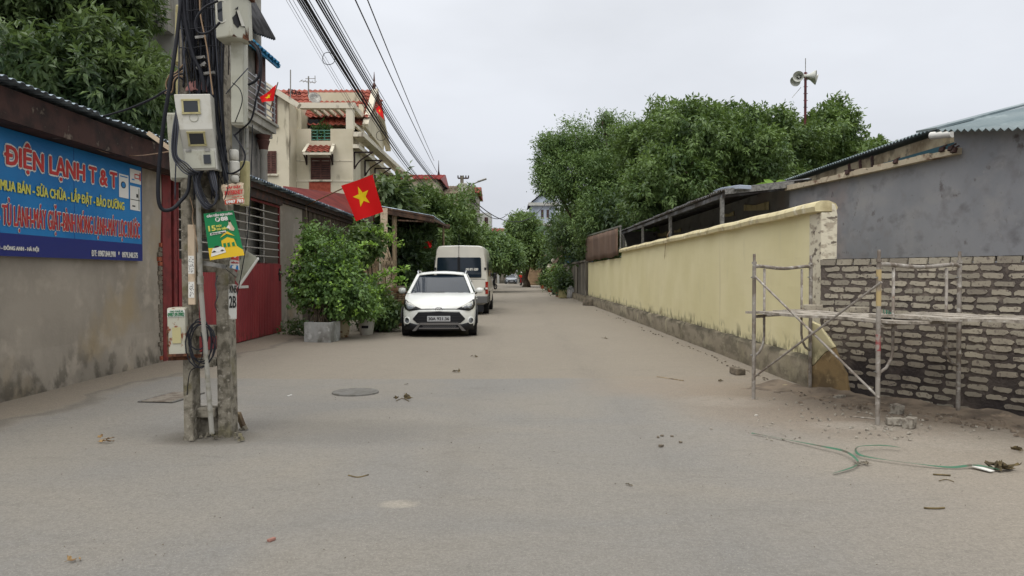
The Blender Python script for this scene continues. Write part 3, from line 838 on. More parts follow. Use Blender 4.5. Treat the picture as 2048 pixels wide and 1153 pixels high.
# stencilled white number panel
M['stencil_white'] = mat('stencil_white', c8(190, 190, 184), .9, [(c8(140, 134, 122), 14, .52, .62)])
def nfn(u, v, l=0):
    q = pp(457.5 + 16 * u, 640 - 72 * v, 6.615); return Vector((q.x, 6.612 - l, q.z))
mb = MB(); put_poly(mb, nfn, [(0, .02), (.5, 0), (1, .03), (1.02, .5), (1, .97), (.4, 1), (-.02, .98), (0, .4)], .0)
put_text(mb, nfn, 'KN5', .15, .75, 1.0, .95, .002, 1, .015, .004); put_text(mb, nfn, '2B', .1, .34, .93, .66, .002, 1, .03, .008)
mb.build('painted_number', [M['stencil_white'], M['dark_print']], pl)
# crumbled concrete and wedge at the base
mb = MB(); rr = random.Random(9)
for k in range(46):
    q = gnd(372 + rr.random() * 120, 868 + rr.random() * 22 - rr.random() * 12); s = rr.uniform(.012, .045)
    mb.box((q.x, q.y, s * .3 + .02), (s, s * rr.uniform(.6, 1.2), s * .8), rr.uniform(0, 3), rx=rr.uniform(-.4, .4), taper=.6)
mb.build('base_rubble', M['concrete_pole'], pl)
q = gnd(489, 860); p = pp(476, 826, 6.9)
mb = MB(); mb.bar(q, p, .045, .04); o = rebase(mb.build('wooden_wedge', M['wood'], bevel=.008), q); tag(o, 'short yellowish stick wedged against the foot of the concrete pole', 'stick')
# strap
mb = MB(); mb.bar(pp(404, 526, 6.47), pp(452, 534, 6.47), .02, .035); mb.bar(pp(452, 534, 6.47), pp(474, 552, 6.6), .02, .035)
o = rebase(mb.build('metal_strap', M['galv']), pp(430, 535, 6.47)); tag(o, 'bent shiny metal strap across the pole above the painted number', 'strap')

# conduit
pts = [pp(395, 350, 6.42), pp(398, 450, 6.42), pp(401, 560, 6.42), pp(411, 700, 6.44), pp(424, 868, 6.46)]
mb = MB(); mb.tube(spline(pts, 4), .021, 10); mb.tube([pts[2] + V(0, 0, .03), pts[2] - V(0, 0, .04)], .026, 10)
o = rebase(mb.build('conduit_pipe', M['pvc'], smooth=True), pts[-1]); tag(o, 'pale plastic conduit pipe running down the pole to the ground', 'pipe')

def enclosure(name, label, px0, px1, py0, py1, Y, depth, yaw, roll, mt, bevel=.012, lip=True, cat='box', shape=None):
    """box whose front centre fills the given photo rectangle at distance Y"""
    cx, cz = (px0 + px1) / 2, (py0 + py1) / 2
    c = pp(cx, cz, Y); w = (px1 - px0) / FPX * Y; h = (py1 - py0) / FPX * Y
    t = thing(name, label, cat, c - V(0, 0, h / 2))
    Mx = Matrix.Translation(c) @ Matrix.Rotation(R(yaw), 4, 'Z') @ Matrix.Rotation(R(roll), 4, 'Y')
    mb = MB(Mx)
    if shape: shape(mb, w, h, depth)
    else:
        mb.box((0, depth / 2, 0), (w, depth, h))
    mb.build('housing', mt, t, bevel=bevel)
    if lip:
        mb = MB(Mx); mb.box((0, -.004, 0), (w * .94, .016, h * .95)); mb.build('door', mt, t, bevel=.006)
    return t, Mx, w, h

# big composite meter box
def meter_shape(mb, w, h, d):
    x0, x1 = -w / 2, w / 2
    pr = [(0, h / 2), (0, h * .03), (.07, -h * .21), (.07, -h / 2), (d, -h / 2), (d, h / 2)]
    tx = lambda z: (h / 2 - z) / h * .035
    vs = []
    for sgn in (0, 1):
        for y, z in pr: vs.append(V((x0 + tx(z)) if sgn == 0 else x1 + .02 * (y > .1), y, z))
    fs = [(i, (i + 1) % 6, 6 + (i + 1) % 6, 6 + i) for i in range(6)] + [(5, 4, 3, 2, 1, 0), (6, 7, 8, 9, 10, 11)]
    mb.add(vs, fs)
t, Mx, w, h = enclosure('meter_box', 'large off-white electricity meter box with two framed windows and a lower hatch', 356, 424, 189, 338, 6.22, .22, 14, -4, M['box_white'], lip=False, shape=meter_shape, cat='meter box', bevel=.008)
sl = math.atan2(.07, .24 * h)
for s, Mw in ((.125, Mx @ Matrix.Translation((-.015, -.002, h * .33))), (.125, Mx @ Matrix.Translation((.005, .033, -.085 * h)) @ Matrix.Rotation(sl, 4, 'X'))):
    mb = MB(Mw)
    mb.box((0, 0, s * .43), (s + .02, .022, .014)); mb.box((0, 0, -s * .43), (s + .02, .022, .014))
    mb.box((-s / 2, 0, 0), (.014, .022, s * .84)); mb.box((s / 2, 0, 0), (.014, .022, s * .84))
    f_ = mb.build('window_frame', M['box_cream'], t)
    mb = MB(Mw); mb.box((0, -.001, 0), (s - .016, .012, s * .84 - .016)); mb.build('window_pane', M['glass_dark'], f_)
mb = MB(Mx); mb.box((.012, .064, -h * .36), (w * .84, .014, h * .24)); hd = mb.build('hatch', M['box_cream'] if False else M['box_grey'], t, bevel=.004)
mb = MB(Mx); mb.box((.07, .054, -h * .36), (.055, .012, .075)); mb.build('hatch_window', M['glass_dark'], hd)
mb = MB(Mx)
for x in (-w * .25, w * .27): mb.box((x, .058, -h * .235), (.04, .014, .022))
mb.build('hinge', M['galv'], t)
mb = MB(Mx @ Matrix.Translation((0, -.001, .12)) @ Matrix.Rotation(R(90), 4, 'X'))
mb.lathe([(.03, 0), (.034, .003), (.038, 0)], Matrix.Translation((0, 0, 0)), 20) if False else None
mb.v = []; mb.M = Mx
mb.tube([V(.034 * math.cos(k * .35), -.003, .115 + .034 * math.sin(k * .35)) for k in range(19)], .0025, 4)
mb.build('embossed_ring', M['box_grey'], t)
# box behind it to the side
enclosure('side_meter_box', 'cream meter box half hidden behind the large windowed meter box', 338, 378, 226, 360, 6.5, .16, 12, -3, M['box_grey'])
# small box low on the strip of wood
t, Mx, w, h = enclosure('steel_box', 'rust-stained grey steel cabinet with a green phone sticker low on the pole', 336, 372, 616, 712, 6.42, .22, 12, -1, M['rusty_box'])
mb = MB(Mx); mb.box((0, -.016, -.03), (w * .45, .006, h * .33)); mb.build('viewing_pane', M['box_cream'], t)
mb = MB(); fn = lambda u, v, l=0: Mx @ V((u - .5) * w * .9, -.016 - l, h * .31 + v * h * .15)
put_poly(mb, fn, [(0, 0), (1, 0), (1, 1), (0, 1)], .0)
put_text(mb, fn, '0987.09.0902', .03, .08, .97, .6, .0015, 1, .008); put_text(mb, fn, 'CHO THUÊ XE', .15, .68, .9, .95, .0015, 1, .006)
mb.build('sticker', [M['white'], M['green_print']], t)
mb = MB(Mx); mb.box((0, .0, -h / 2 + .006), (w * 1.02, .05, .022)); mb.box((-w * .48, -.008, -h * .2), (.012, .02, h * .5)); mb.build('rust_edge', M['rust'], t)
mb = MB(Mx); mb.box((.02, .08, -h / 2 - .03), (.22, .05, .03), R(8)); mb.box((.12, .12, -h / 2 - .02), (.2, .04, .03)); mb.build('bracket', M['rust'], t)
# upper right pair
def top_shape(mb, w, h, d):
    vs = [V(-w / 2, 0, -h / 2), V(w * .12, -.04, -h / 2), V(w / 2, .1, -h / 2), V(w / 2, .2, -h / 2), V(-w / 2, .2, -h / 2)]
    vs += [v + V(0, 0, h) for v in vs]; n = 5
    mb.add(vs, [tuple(range(5))[::-1], tuple(range(5, 10))] + [(i, (i + 1) % 5, 5 + (i + 1) % 5, 5 + i) for i in range(5)])
t, Mx, w, h = enclosure('distribution_box', 'grey box with an oval cut-out and peeling rusty skin high on the pole', 430, 488, -12, 76, 6.2, .2, 0, -2, M['box_grey'], lip=False, shape=top_shape)
def oval(cx, cz, a, b, y, n=22): return [V(cx + a * math.cos(2 * math.pi * k / n) , y, cz + (b - a) * (1 if math.sin(2 * math.pi * k / n) > 0 else -1) + a * math.sin(2 * math.pi * k / n)) for k in range(n)]
mb = MB(Mx); mb.add(oval(-.055, .03, .036, .085, -.019), [tuple(range(22))]); mb.build('oval_window', M['glass_dark'], t)
mb = MB(Mx); ov = oval(-.055, .03, .04, .09, -.022); mb.tube(ov + [ov[0], ov[1]], .006, 5, caps=False); mb.build('oval_rim', M['box_white'], t)
ra, rb = V(w * .12, -.042, 0), V(w / 2, .098, 0); dr = (rb - ra)
def rfn(u, v, l=0): return Mx @ (ra + dr * u + V(0, 0, (v - .5) * h) + V(.6, -.8, 0) * (.003 + l))
mb = MB()
put_poly(mb, rfn, [(.05, .42), (.25, .52), (.3, .62), (.45, .5), (.6, .45), (.8, .28), (.5, .3), (.35, .22), (.12, .3)], 0, 1)
put_poly(mb, rfn, [(.3, .6), (.45, .62), (.75, .3), (.55, .28)], .012, 2); put_poly(mb, rfn, [(.2, .62), (.42, .72), (.4, .64)], .004, 1)
put_poly(mb, rfn, [(.6, .02), (.98, .0), (.98, .35), (.9, .12), (.82, .3), (.78, .1), (.68, .14)], .001, 0); put_poly(mb, rfn, [(0, 0), (.3, .01), (.1, .06)], .001, 0)
mb.build('peeling_skin', [M['rust'], M['black'], M['box_white']], t)
mb = MB(Mx); mb.prism([V(-w * .56, -.02, h / 2), V(w * .13, -.075, h / 2), V(w * .62, .11, h / 2), V(w * .6, .22, h / 2), V(-w * .56, .22, h / 2)], (0, 0, .02)); mb.build('lid', M['rust'], t)
enclosure('tall_meter_box', 'tall narrow grey box hanging below the rusty pentagonal box', 462, 487, 78, 250, 6.32, .14, 4, 0, M['box_grey'])
t, Mx, w, h = enclosure('rear_box', 'narrow cream box behind the cable bundle near the top of the pole', 350, 372, 10, 128, 6.7, .12, 10, 2, M['box_cream'])
enclosure('lower_rear_box', 'slim cream box behind the cables just above the large meter box', 352, 366, 150, 200, 6.6, .1, 5, 0, M['box_cream'])
# plastic terminal comb + white cylinder
t, Mx, w, h = enclosure('terminal_block', 'yellowish ribbed plastic terminal block beside the white cylinders', 478, 496, 322, 412, 6.6, .05, -10, 0, M['box_cream'], lip=False)
mb = MB(Mx)
for k in range(11): mb.box((-w / 2 - .008, .01, h * .42 - k * h * .08), (.02, .03, .012))
mb.build('comb', M['box_white'], t)
for i, (t_, b_, r_, lb) in enumerate(((299, 322, 9, 'upper short'), (322, 350, 10.5, 'middle fat'), (350, 366, 8.5, 'lower thin'))):
    p, q = pp(468 + i * .5, t_ + 1, 6.5), pp(468 + i * .5, b_ - 1, 6.5); r = r_ / FPX * 6.5
    mb = MB(); mb.lathe([(0, p.z), (r * .8, p.z), (r, p.z - .01), (r, q.z + .01), (r * .8, q.z), (0, q.z)], Matrix.Translation((p.x, p.y, 0)), 16)
    o = rebase(mb.build('cable_joint', M['box_white'], smooth=True), q); tag(o, lb + ' white plastic cylinder strapped to the pole by the yellow block', 'cable joint', 'white cylinders on the pole')
# timber strip with stickers
p, q = pp(376, 450, 6.45), pp(391, 610, 6.45)
t = thing('timber_strip', 'pale board strip with two small printed stickers strapped to the pole', 'board', V(p.x, 6.45, q.z))
mb = MB(); mb.span((p.x, 6.44, q.z), (q.x, 6.47, p.z)); mb.build('board', M['paper_cream'], t, bevel=.004)
for a_, b_ in ((512, 548), (564, 596)):
    z1_, z0_ = pp(380, a_, 6.44).z, pp(380, b_, 6.44).z
    f = lambda u, v, l=0: V(p.x + .004 + (q.x - p.x - .008) * u, 6.438 - l, z0_ + (z1_ - z0_) * v)
    mb = MB(); put_poly(mb, f, [(0, 0), (1, 0), (1, 1), (0, 1)], 0)
    r4 = random.Random(a_)
    for k in range(26):
        u, v = r4.uniform(.08, .85), r4.uniform(.05, .9); put_poly(mb, f, [(u, v), (u + .1, v), (u + .1, v + .045), (u, v + .045)], .001, 1)
    mb.build('sticker', [M['white'], M['dark_print']], t)
# green and yellow poster
t = thing('loan_poster', 'green and yellow F88 loan poster bent round the pole', 'poster', pp(447, 520, 6.3))
F_ = quadfn(pp(420, 521, 6.30), pp(489, 511, 6.36), pp(467, 421, 6.38), pp(407, 428, 6.30), .010)
def grid_sheet(mb, fn, n, m_, lift, m=0, u0=0, u1=1, v0=0, v1=1):
    mb.grid([[fn(u0 + (u1 - u0) * i / n, v0 + (v1 - v0) * j / m_, lift) for i in range(n + 1)] for j in range(m_ + 1)], m)
mb = MB(); grid_sheet(mb, F_, 8, 8, 0, 0); o = mb.build('sheet', M['green_print'], t, solid=.0015)
mb = MB()
put_poly(mb, F_, [(0, 0), (.5, .0), (.5, .22), (0, .26)], .003, 0); put_poly(mb, F_, [(.5, 0), (1, 0), (1, .12), (.85, .22), (.5, .22)], .003, 0)
put_poly(mb, F_, [(.42, .22), (.85, .22), (.80, .42), (.62, .45), (.42, .38)], .004, 0)
put_poly(mb, F_, [(.38, .36), (.62, .44), (.88, .36), (.88, .41), (.62, .49), (.38, .41)], .0045, 1)
put_poly(mb, F_, [(.40, .44), (.62, .51), (.86, .44), (.66, .56), (.60, .56)], .005, 0)
for x in (.46, .58, .72): put_poly(mb, F_, [(x, .23), (x + .08, .23), (x + .08, .32), (x, .31)], .006, 1)
put_poly(mb, F_, [(.05, .07), (.5, .12), (.48, .2), (.07, .14)], .006, 2)
put_poly(mb, F_, [(.08, .16), (.14, .24), (.36, .26), (.48, .22), (.48, .17), (.3, .15)], .007, 2); put_poly(mb, F_, [(.1, .15), (.46, .16), (.46, .175), (.1, .17)], .0075, 3)
for x in (.16, .4): put_poly(mb, F_, [(x + .03 * math.cos(a), .17 + .022 * math.sin(a)) for a in [i * .785 for i in range(8)]], .008, 3)
put_poly(mb, F_, [(.18, .24), (.34, .255), (.3, .285), (.2, .28)], .008, 3)
put_poly(mb, F_, [(.12, .52), (.62, .535), (.62, .585), (.12, .57)], .006, 2); put_text(mb, F_, 'LIÊN HỆ NGAY 1800.6388', .15, .535, .6, .565, .0075, 3, .003)
put_poly(mb, F_, [(.68, .66), (.74, .58), (.86, .55), (.9, .6), (.84, .7), (.82, .76), (.76, .78), (.74, .7)], .006, 4)
put_poly(mb, F_, [(.75, .76), (.8, .81), (.84, .78), (.8, .75)], .007, 3); put_poly(mb, F_, [(.65, .64), (.78, .6), (.75, .69)], .0075, 2)
mb.build('picture', [M['gold_print'], M['green_print'], M['white'], M['dark_print'], M['paper_cream']], t)
mb = MB()
put_text(mb, F_, 'CẦN TIỀN GỌI LUÔN', .1, .9, .93, .97, .003, 0, .008, .006); put_text(mb, F_, '88', .54, .80, .75, .88, .003, 0, .012, .006)
put_poly(mb, F_, [(.43 + .08 * math.cos(a), .84 + .052 * math.sin(a)) for a in [i * .42 for i in range(15)]], .003, 0); put_text(mb, F_, 'F', .40, .81, .47, .87, .004, 1, .01, .005)
mb.build('white_lettering', [M['white'], M['green_print']], t)
mb = MB(); put_text(mb, F_, '15', .1, .61, .31, .72, .003, 0, .014, .006); put_text(mb, F_, 'PHÚT', .35, .675, .52, .725, .003, 0, .006, .003); put_text(mb, F_, 'CÓ TIỀN', .35, .61, .68, .665, .003, 0, .01, .005)
mb.build('yellow_lettering', M['yellow_print'], t)
# internet flyer
t = thing('internet_flyer', 'curled white and orange flyer about internet wired above the green poster', 'flyer', pp(465, 412, 6.3))
F2 = quadfn(pp(450, 411, 6.28), pp(488, 408, 6.34), pp(487, 366, 6.38), pp(442, 371, 6.28), .012)
mb = MB(); mb.grid([[F2((i / 8) + (.03 * math.sin(j * 1.7)) * (1 if i in (0, 8) else 0), j / 8 + .03 * math.sin(i * 2.1) * (1 if j in (0, 8) else 0), .008 * math.sin(i + j)) for i in range(9)] for j in range(9)])
mb.build('sheet', M['paper_cream'], t, solid=.0015)
mb = MB(); put_poly(mb, F2, [(.0, .02), (.98, .04), (1, .26), (.02, .24)], .014, 0); put_text(mb, F2, 'LẮP ĐẶT', .22, .73, .85, .92, .014, 1, .012, .01); put_text(mb, F2, 'INTERNET', .1, .47, .95, .66, .014, 1, .012, .01)
put_text(mb, F2, '0987 783', .08, .06, .95, .2, .016, 2, .012, .01); put_text(mb, F2, 'truyền hình cáp', .4, .3, .9, .4, .014, 1, .003)
mb.build('lettering', [M['orange_print'], M['red_print'], M['white']], t)
# tilted grey board and small leaflet
a, b, c, d = pp(468, 574, 6.75), pp(481, 574, 6.7), pp(516, 515, 6.7), pp(490, 497, 6.8)
mb = MB(); mb.prism([pp(470, 560, 6.8), pp(478, 571, 6.72), pp(515, 516, 6.72), pp(487, 498, 6.85)], (-.01, .035, 0)); mb.prism([pp(474, 574, 6.71), pp(478, 574, 6.71), pp(516, 519, 6.71), pp(515, 515, 6.71)], (0, .03, 0), 1)
o = rebase(mb.build('tilted_panel', [M['box_grey'], M['white']]), c); tag(o, 'grey panel tilted behind the pole over the red gate', 'panel')
F3 = quadfn(pp(459, 536, 6.45), pp(479, 541, 6.5), pp(478, 510, 6.52), pp(461, 514, 6.45), .01)
mb = MB(); grid_sheet(mb, F3, 4, 4, 0); put_poly(mb, F3, [(.0, .75), (.5, .7), (.95, .6), (.95, .98), (.1, .98)], .004, 1); put_poly(mb, F3, [(0, .02), (.9, 0), (.85, .3), (.1, .25)], .004, 2); put_text(mb, F3, 'MIỄN PHÍ', .1, .42, .9, .6, .004, 1, .01)
o = rebase(mb.build('small_leaflet', [M['white'], M['red_print'], M['sign_blue']]), pp(469, 540, 6.45)); tag(o, 'small white leaflet with red and blue print under the green poster', 'leaflet')
# torn pinkish cloth above the meter box, metal clamps
M['pink_cloth'] = mat('faded_cloth', c8(140, 100, 96), .95, [(c8(110, 76, 74), 12, .45, .6)])
F4 = quadfn(pp(371, 184, 6.4), pp(416, 184, 6.4), pp(417, 163, 6.45), pp(376, 168, 6.45), .03)
mb = MB(); mb.grid([[F4(i / 8, j / 5, .012 * math.sin(i * 2.2 + j)) for i in range(9)] for j in range(6)])
o = rebase(mb.build('faded_cloth', M['pink_cloth'], smooth='all', solid=.003), pp(395, 184, 6.4)); tag(o, 'faded pink cloth stuffed on top of the large meter box', 'cloth')
for i, (x, y, lb) in enumerate(((402, 75, 'uppermost shiny metal clamp among the cables'), (400, 116, 'metal clamp in the middle of the cable bundle'), (403, 132, 'tilted metal clamp below the middle clamp'), (419, 147, 'lowest metal clamp just above the pink cloth'))):
    p = pp(x, y, 6.36); mb = MB(); mb.box(p, (.09, .03, .022), R(5), ry=R(-8 if i != 2 else -35)); mb.cyl(p + V(.03, -.03, 0), p + V(.03, .01, 0), .01, 8)
    o = rebase(mb.build('cable_clamp', M['galv']), p); tag(o, lb, 'clamp', 'metal clamps on the pole')

# ------------------------------------------------------------------ cables on the pole
bun = thing('cable_bundle', 'dense dark bundle of tangled cables tied to the upper half of the pole', 'cable bundle', pp(420, 300, 6.5))
rr = random.Random(21)
for k in range(64):
    x0 = rr.gauss(400, 26); x0 = max(356, min(448, x0))
    kind = rr.random()
    yend = rr.choice((150, 175, 300, 330, 370, 400))
    x1 = (x0 * .25 + 322) if (kind < .5 and yend > 200) else x0 + rr.uniform(-14, 10)
    if kind < .62: x1 = 430 + rr.uniform(-4, 26); yend = rr.uniform(285, 400)
    Y0 = rr.uniform(6.38, 6.52); w = wob(k, 7)
    pts = []
    n = 9
    for i in range(n + 1):
        t_ = i / n; s_ = t_ ** 1.7
        pts.append(pp(x0 + (x1 - x0) * s_ + w(t_ * 1.3) * (.3 + t_ * (1 - t_) * 3), -60 + (yend + 60) * t_, Y0 + .02 * math.sin(k + t_ * 5)))
    mb = MB(); mb.tube(spline(pts, 3), rr.choice((.0045, .006, .006, .0075, .009)), 5)
    mb.build('cable', rr.choice((M['cable'], M['cable'], M['cable'], M['cable_grey'])), bun, smooth='all')
mb = MB()
for x0 in (358, 368):
    mb.box(pp(x0, 98 if x0 == 368 else 20, 6.4), (.0, .0, .0)) if False else None
mb.v = []; mb.f = []; mb.mi = []
for yy in (20, 57, 95): mb.tube(spline([pp(357, yy, 6.45), pp(380, yy + 2, 6.36), pp(415, yy - 3, 6.35), pp(448, yy, 6.42)], 4), .005, 5)
mb.build('tie_wire', M['cable'], bun)
def cab(pts, r, label, mt='cable', name='cable', grp=None, n=6):
    mb = MB(); mb.tube(spline(pts, 8), r, n); o = rebase(mb.build(name, M[mt], smooth='all'), pts[0]); tag(o, label, 'cable', grp); return o
cab([pp(366, -40, 6.3), pp(352, 90, 6.25), pp(338, 180, 6.2), pp(325, 265, 6.2), pp(317, 350, 6.2), pp(317, 400, 6.2), pp(326, 420, 6.22), pp(345, 418, 6.25), pp(362, 402, 6.3), pp(376, 382, 6.35), pp(380, 345, 6.45)], .0155, 'thickest black cable looping out beside the large meter box')
cab([pp(364, -30, 6.3), pp(368, 25, 6.3), pp(376, 70, 6.3), pp(388, 115, 6.3), pp(400, 140, 6.3), pp(407, 165, 6.3), pp(408, 184, 6.3)], .016, 'thick grey-black cable crossing down the front of the bundle')
cab([pp(436, 2, 6.1), pp(410, 15, 6.1), pp(394, 35, 6.1), pp(391, 55, 6.1), pp(400, 67, 6.1), pp(420, 64, 6.1), pp(440, 45, 6.08)], .010, 'cable loop entering the oval hole of the pentagonal box')
cab([pp(499, 84, 6.3), pp(514, 100, 6.25), pp(520, 130, 6.25), pp(515, 158, 6.25), pp(497, 170, 6.3)], .011, 'black cable hoop beside the tall narrow box')
cab([pp(503, 82, 6.3), pp(521, 105, 6.3), pp(521, 160, 6.3), pp(512, 200, 6.3), pp(502, 240, 6.35), pp(480, 262, 6.4), pp(468, 272, 6.4)], .008, 'long thin cable dropping past the tall narrow box')
cab([pp(496, 137, 6.25), pp(475, 160, 6.22), pp(452, 188, 6.3)], .005, 'thin cable slanting across the tall narrow box', 'cable_grey')
cab([pp(465, 166, 6.24), pp(480, 180, 6.22), pp(484, 205, 6.22), pp(470, 245, 6.3)], .004, 'hair-thin wire curving over the tall narrow box')
cab([pp(399, -20, 6.3), pp(401, 30, 6.3), pp(410, 75, 6.3), pp(416, 110, 6.3), pp(422, 160, 6.3), pp(426, 190, 6.3)], .006, 'tan cable running down through the dark bundle', 'cable_tan')
for k in range(5):
    cab([pp(356 - k * .5, 205 + k * 6, 6.2), pp(346 + k * 2.5, 260, 6.18), pp(345 + k * 2.2, 310, 6.18), pp(362 + k * 3, 340 - k * 3, 6.18), pp(380 + k * 2, 350 - k * 2, 6.2), pp(395 + k, 345, 6.3)], .006, 'slim dark cable hugging the edge of the large meter box', 'cable' if k % 2 else 'cable_grey', 'cable', 'slim cables round the meter box')
for k in range(9):
    x = 381 + k * 1.3; a_ = rnd.uniform(-3, 3)
    cab([pp(385 + k * 3, 338, 6.35), pp(389 + a_ + k, 365, 6.3), pp(396 + a_ + k * 2, 395 + k, 6.28), pp(412 + k * 2, 418 - k, 6.28), pp(428 + k, 408 - k * 2, 6.3), pp(434 - k, 375, 6.3), pp(427 - k * 1.2, 340, 6.35)], .0055, 'dark cable hanging in a loop below the large meter box', 'cable' if k % 3 else 'cable_grey', 'cable', 'loops hanging under the meter box')
for k in range(6):
    cab([pp(336 - k * 1.5, 183 + k, 6.5), pp(332 + k * 3, 168 + k * 4, 6.5), pp(340 + k * 2, 150 + k * 3, 6.45), pp(352 + k, 145 + k * 2, 6.45), pp(366, 130 + k * 6, 6.45)], .007, 'short cable tail sprouting from the joint beside the tree', 'cable' if k % 2 else 'cable_tan', 'cable', 'cable tails beside the tree')
cab([pp(468, 270, 6.4), pp(478, 285, 6.3), pp(490, 310, 6.3), pp(484, 335, 6.3), pp(466, 347, 6.35), pp(452, 346, 6.4)], .008, 'cable curling round the white plastic cylinders')
cab([pp(450, 262, 6.4), pp(440, 290, 6.4), pp(447, 330, 6.3), pp(456, 370, 6.25), pp(449, 400, 6.25)], .004, 'thin wire tying the flyer to the pole')
cab([pp(505, 250, 6.6), pp(504, 300, 6.6), pp(500, 400, 6.6), pp(495, 470, 6.6), pp(484, 540, 6.6), pp(474, 590, 6.65)], .004, 'long thin wire hanging straight down in front of the barred gate')
cab([pp(380, 395, 6.4), pp(386, 420, 6.4), pp(385, 440, 6.4), pp(393, 480, 6.35), pp(395, 505, 6.4)], .004, 'thin tan wire dangling over the pale board strip', 'cable_tan')
# strip of broken batten poking out
mb = MB(); mb.bar(pp(296, 266, 6.5), pp(345, 302, 6.5), .02, .035); o = rebase(mb.build('broken_batten', M['paper_cream']), pp(320, 284, 6.5)); tag(o, 'pale broken batten sticking out from the pole across the roof edge', 'batten')
# coil low on the pole
co = thing('cable_coil', 'loose coil of black cable hanging round the pole near the steel cabinet', 'cable coil', pp(405, 740, 6.4)); rr = random.Random(4)
for k in range(6):
    cx, cy, ra_, rb_ = 403 + rr.uniform(-4, 6), 690 + rr.uniform(-5, 7), rr.uniform(20, 30), rr.uniform(36, 50)
    if k > 3: cx, cy, ra_, rb_ = 396, 672, 20, 28
    pts = [pp(cx + ra_ * math.cos(a_ * .45 + k), cy + rb_ * math.sin(a_ * .45 + k), 6.42 + .12 * (math.cos(a_ * .45 + k) > .3) * .2) for a_ in range(15)]
    mb = MB(); mb.tube(pts, .006, 5); mb.build('loop', M['cable'], co, smooth='all')
mb = MB(); mb.tube(spline([pp(402, 665, 6.42), pp(406, 700, 6.4), pp(398, 730, 6.42), pp(380, 745, 6.45), pp(374, 790, 6.5)], 5), .004, 5); mb.build('tail', M['cable'], co)
# rags of wire mid-pole
cab([pp(435, 552, 6.6), pp(431, 570, 6.55), pp(436, 590, 6.5), pp(430, 610, 6.55), pp(436, 625, 6.6)], .004, 'frayed wires tucked between the two pole legs', 'cable_grey')

# ------------------------------------------------------------------ overhead lines to the far lamp pole
def line(A, B, sag, r, label, grp, mt='cable', pre=()):
    mb = MB(); n = 36
    mb.tube(list(pre) + [A.lerp(B, t / n) - V(0, 0, sag * 4 * (t / n) * (1 - t / n)) for t in range(n + 1)], r, 5)
    o = rebase(mb.build('overhead_cable', M[mt], smooth='all'), A); tag(o, label, 'overhead cable', grp)
def thru(px0, py0, px1, py1, Y0, Y1, sag, r, label, grp, mt='cable'):
    """straight-ish span through two photo points, carried back to the near pole and on to the far one"""
    a = at(px0, py0, Y0); b = at(px1, py1, Y1); d = b - a
    line(a, b, sag, r, label, grp, mt, [V(-2.74 + (px0 - 600) * .0008, 6.72, 8.0 if Y0 > 12 else 5.15 + (px0 - 560) * .004)])
HK = [(588, -10, 845, 375, .012), (592, -10, 850, 374, .02), (596, -12, 852, 376, .022), (601, -12, 858, 377, .022), (605, -12, 860, 380, .016), (612, -10, 862, 378, .012),
      (625, -12, 880, 372, .022), (630, -12, 884, 374, .02), (636, -12, 889, 377, .022), (642, -10, 893, 376, .012), (650, -10, 898, 378, .010), (572, -10, 838, 385, .006), (566, -10, 832, 380, .004), (580, -10, 842, 388, .005)]
for i, (a, b, c, d, r) in enumerate(HK):
    Y0 = 9.6 if i < 6 or i > 10 else 10.6
    lb = 'overhead cable in the thicker black bundle running up the street' if i < 6 else ('overhead cable in the second black bundle running up the street' if i < 11 else 'thin overhead wire just outside the thick bundles')
    thru(a, b, c, d, Y0, 44, .25 + .02 * i, r * .62, lb, ('thick overhead bundle', 'second overhead bundle', 'thin overhead wires')[0 if i < 6 else (1 if i < 11 else 2)])
thru(706, -10, 874, 345, 16, 60, .1, .016, 'single overhead wire clear of the bundles, the lower of the pair', None)
thru(731, -10, 868, 322, 18, 60, .1, .016, 'single overhead wire clear of the bundles, the upper of the pair', None)
p = at(657, 118, 17); mb = MB(); mb.tube([p + V(.14 * math.cos(a * .42), .03 * math.sin(a), .14 * math.sin(a * .42)) for a in range(16)], .008, 5)
o = rebase(mb.build('wire_ring', M['cable']), p); tag(o, 'ring of spare cable hooked on the thick overhead bundle', 'wire ring')
p = at(762, 272, 26); mb = MB(); mb.tube([p + V(.17 * math.cos(a * .42), .03 * math.sin(a), .17 * math.sin(a * .42)) for a in range(16)], .01, 5)
o = rebase(mb.build('wire_ring', M['cable']), p); tag(o, 'distant ring of spare cable on the bundle below the far flag', 'wire ring')
# far lamp pole
p = at(924, 450, 44)
lp = thing('street_lamp', 'curved-arm street lamp on a concrete pole rising from the trees', 'street lamp', (p.x, p.y, 0))
mb = MB(); mb.tube([(p.x, p.y, 0), (p.x, p.y, at(924, 352, 44).z)], [.16, .1], 10); mb.build('pole', M['concrete_pole'], lp)
mb = MB(); mb.tube(spline([at(924, 396, 44), at(932, 380, 44), at(948, 368, 44), at(962, 362, 44)], 5), .04, 6); mb.build('arm', M['galv'], lp, smooth='all')
mb = MB(); mb.bar(at(955, 364, 44), at(973, 358, 44), .2, .1); mb.build('lamp_head', M['galv'], lp, bevel=.03)
mb = MB(); a = at(916, 357, 44); b = at(937, 357, 44); mb.bar(a, b, .08, .08)
for k in range(5):
    q = a.lerp(b, k / 4); mb.cyl(q, q + V(0, 0, .16), .04, 6)
mb.build('insulator_rack', M['dark_steel'], lp)
mb = MB(); mb.box(at(926, 376, 43.8), (.5, .4, .5)); mb.build('junction_box', M['box_grey'], lp, bevel=.03)
line(at(934, 388, 44), at(1016, 428, 70), .9, .03, 'dark cable sagging from the lamp pole over the road', None)
line(at(938, 392, 44), at(1100, 395, 70), 1.9, .03, 'long cable drooping across the road towards the pale blue house', None)
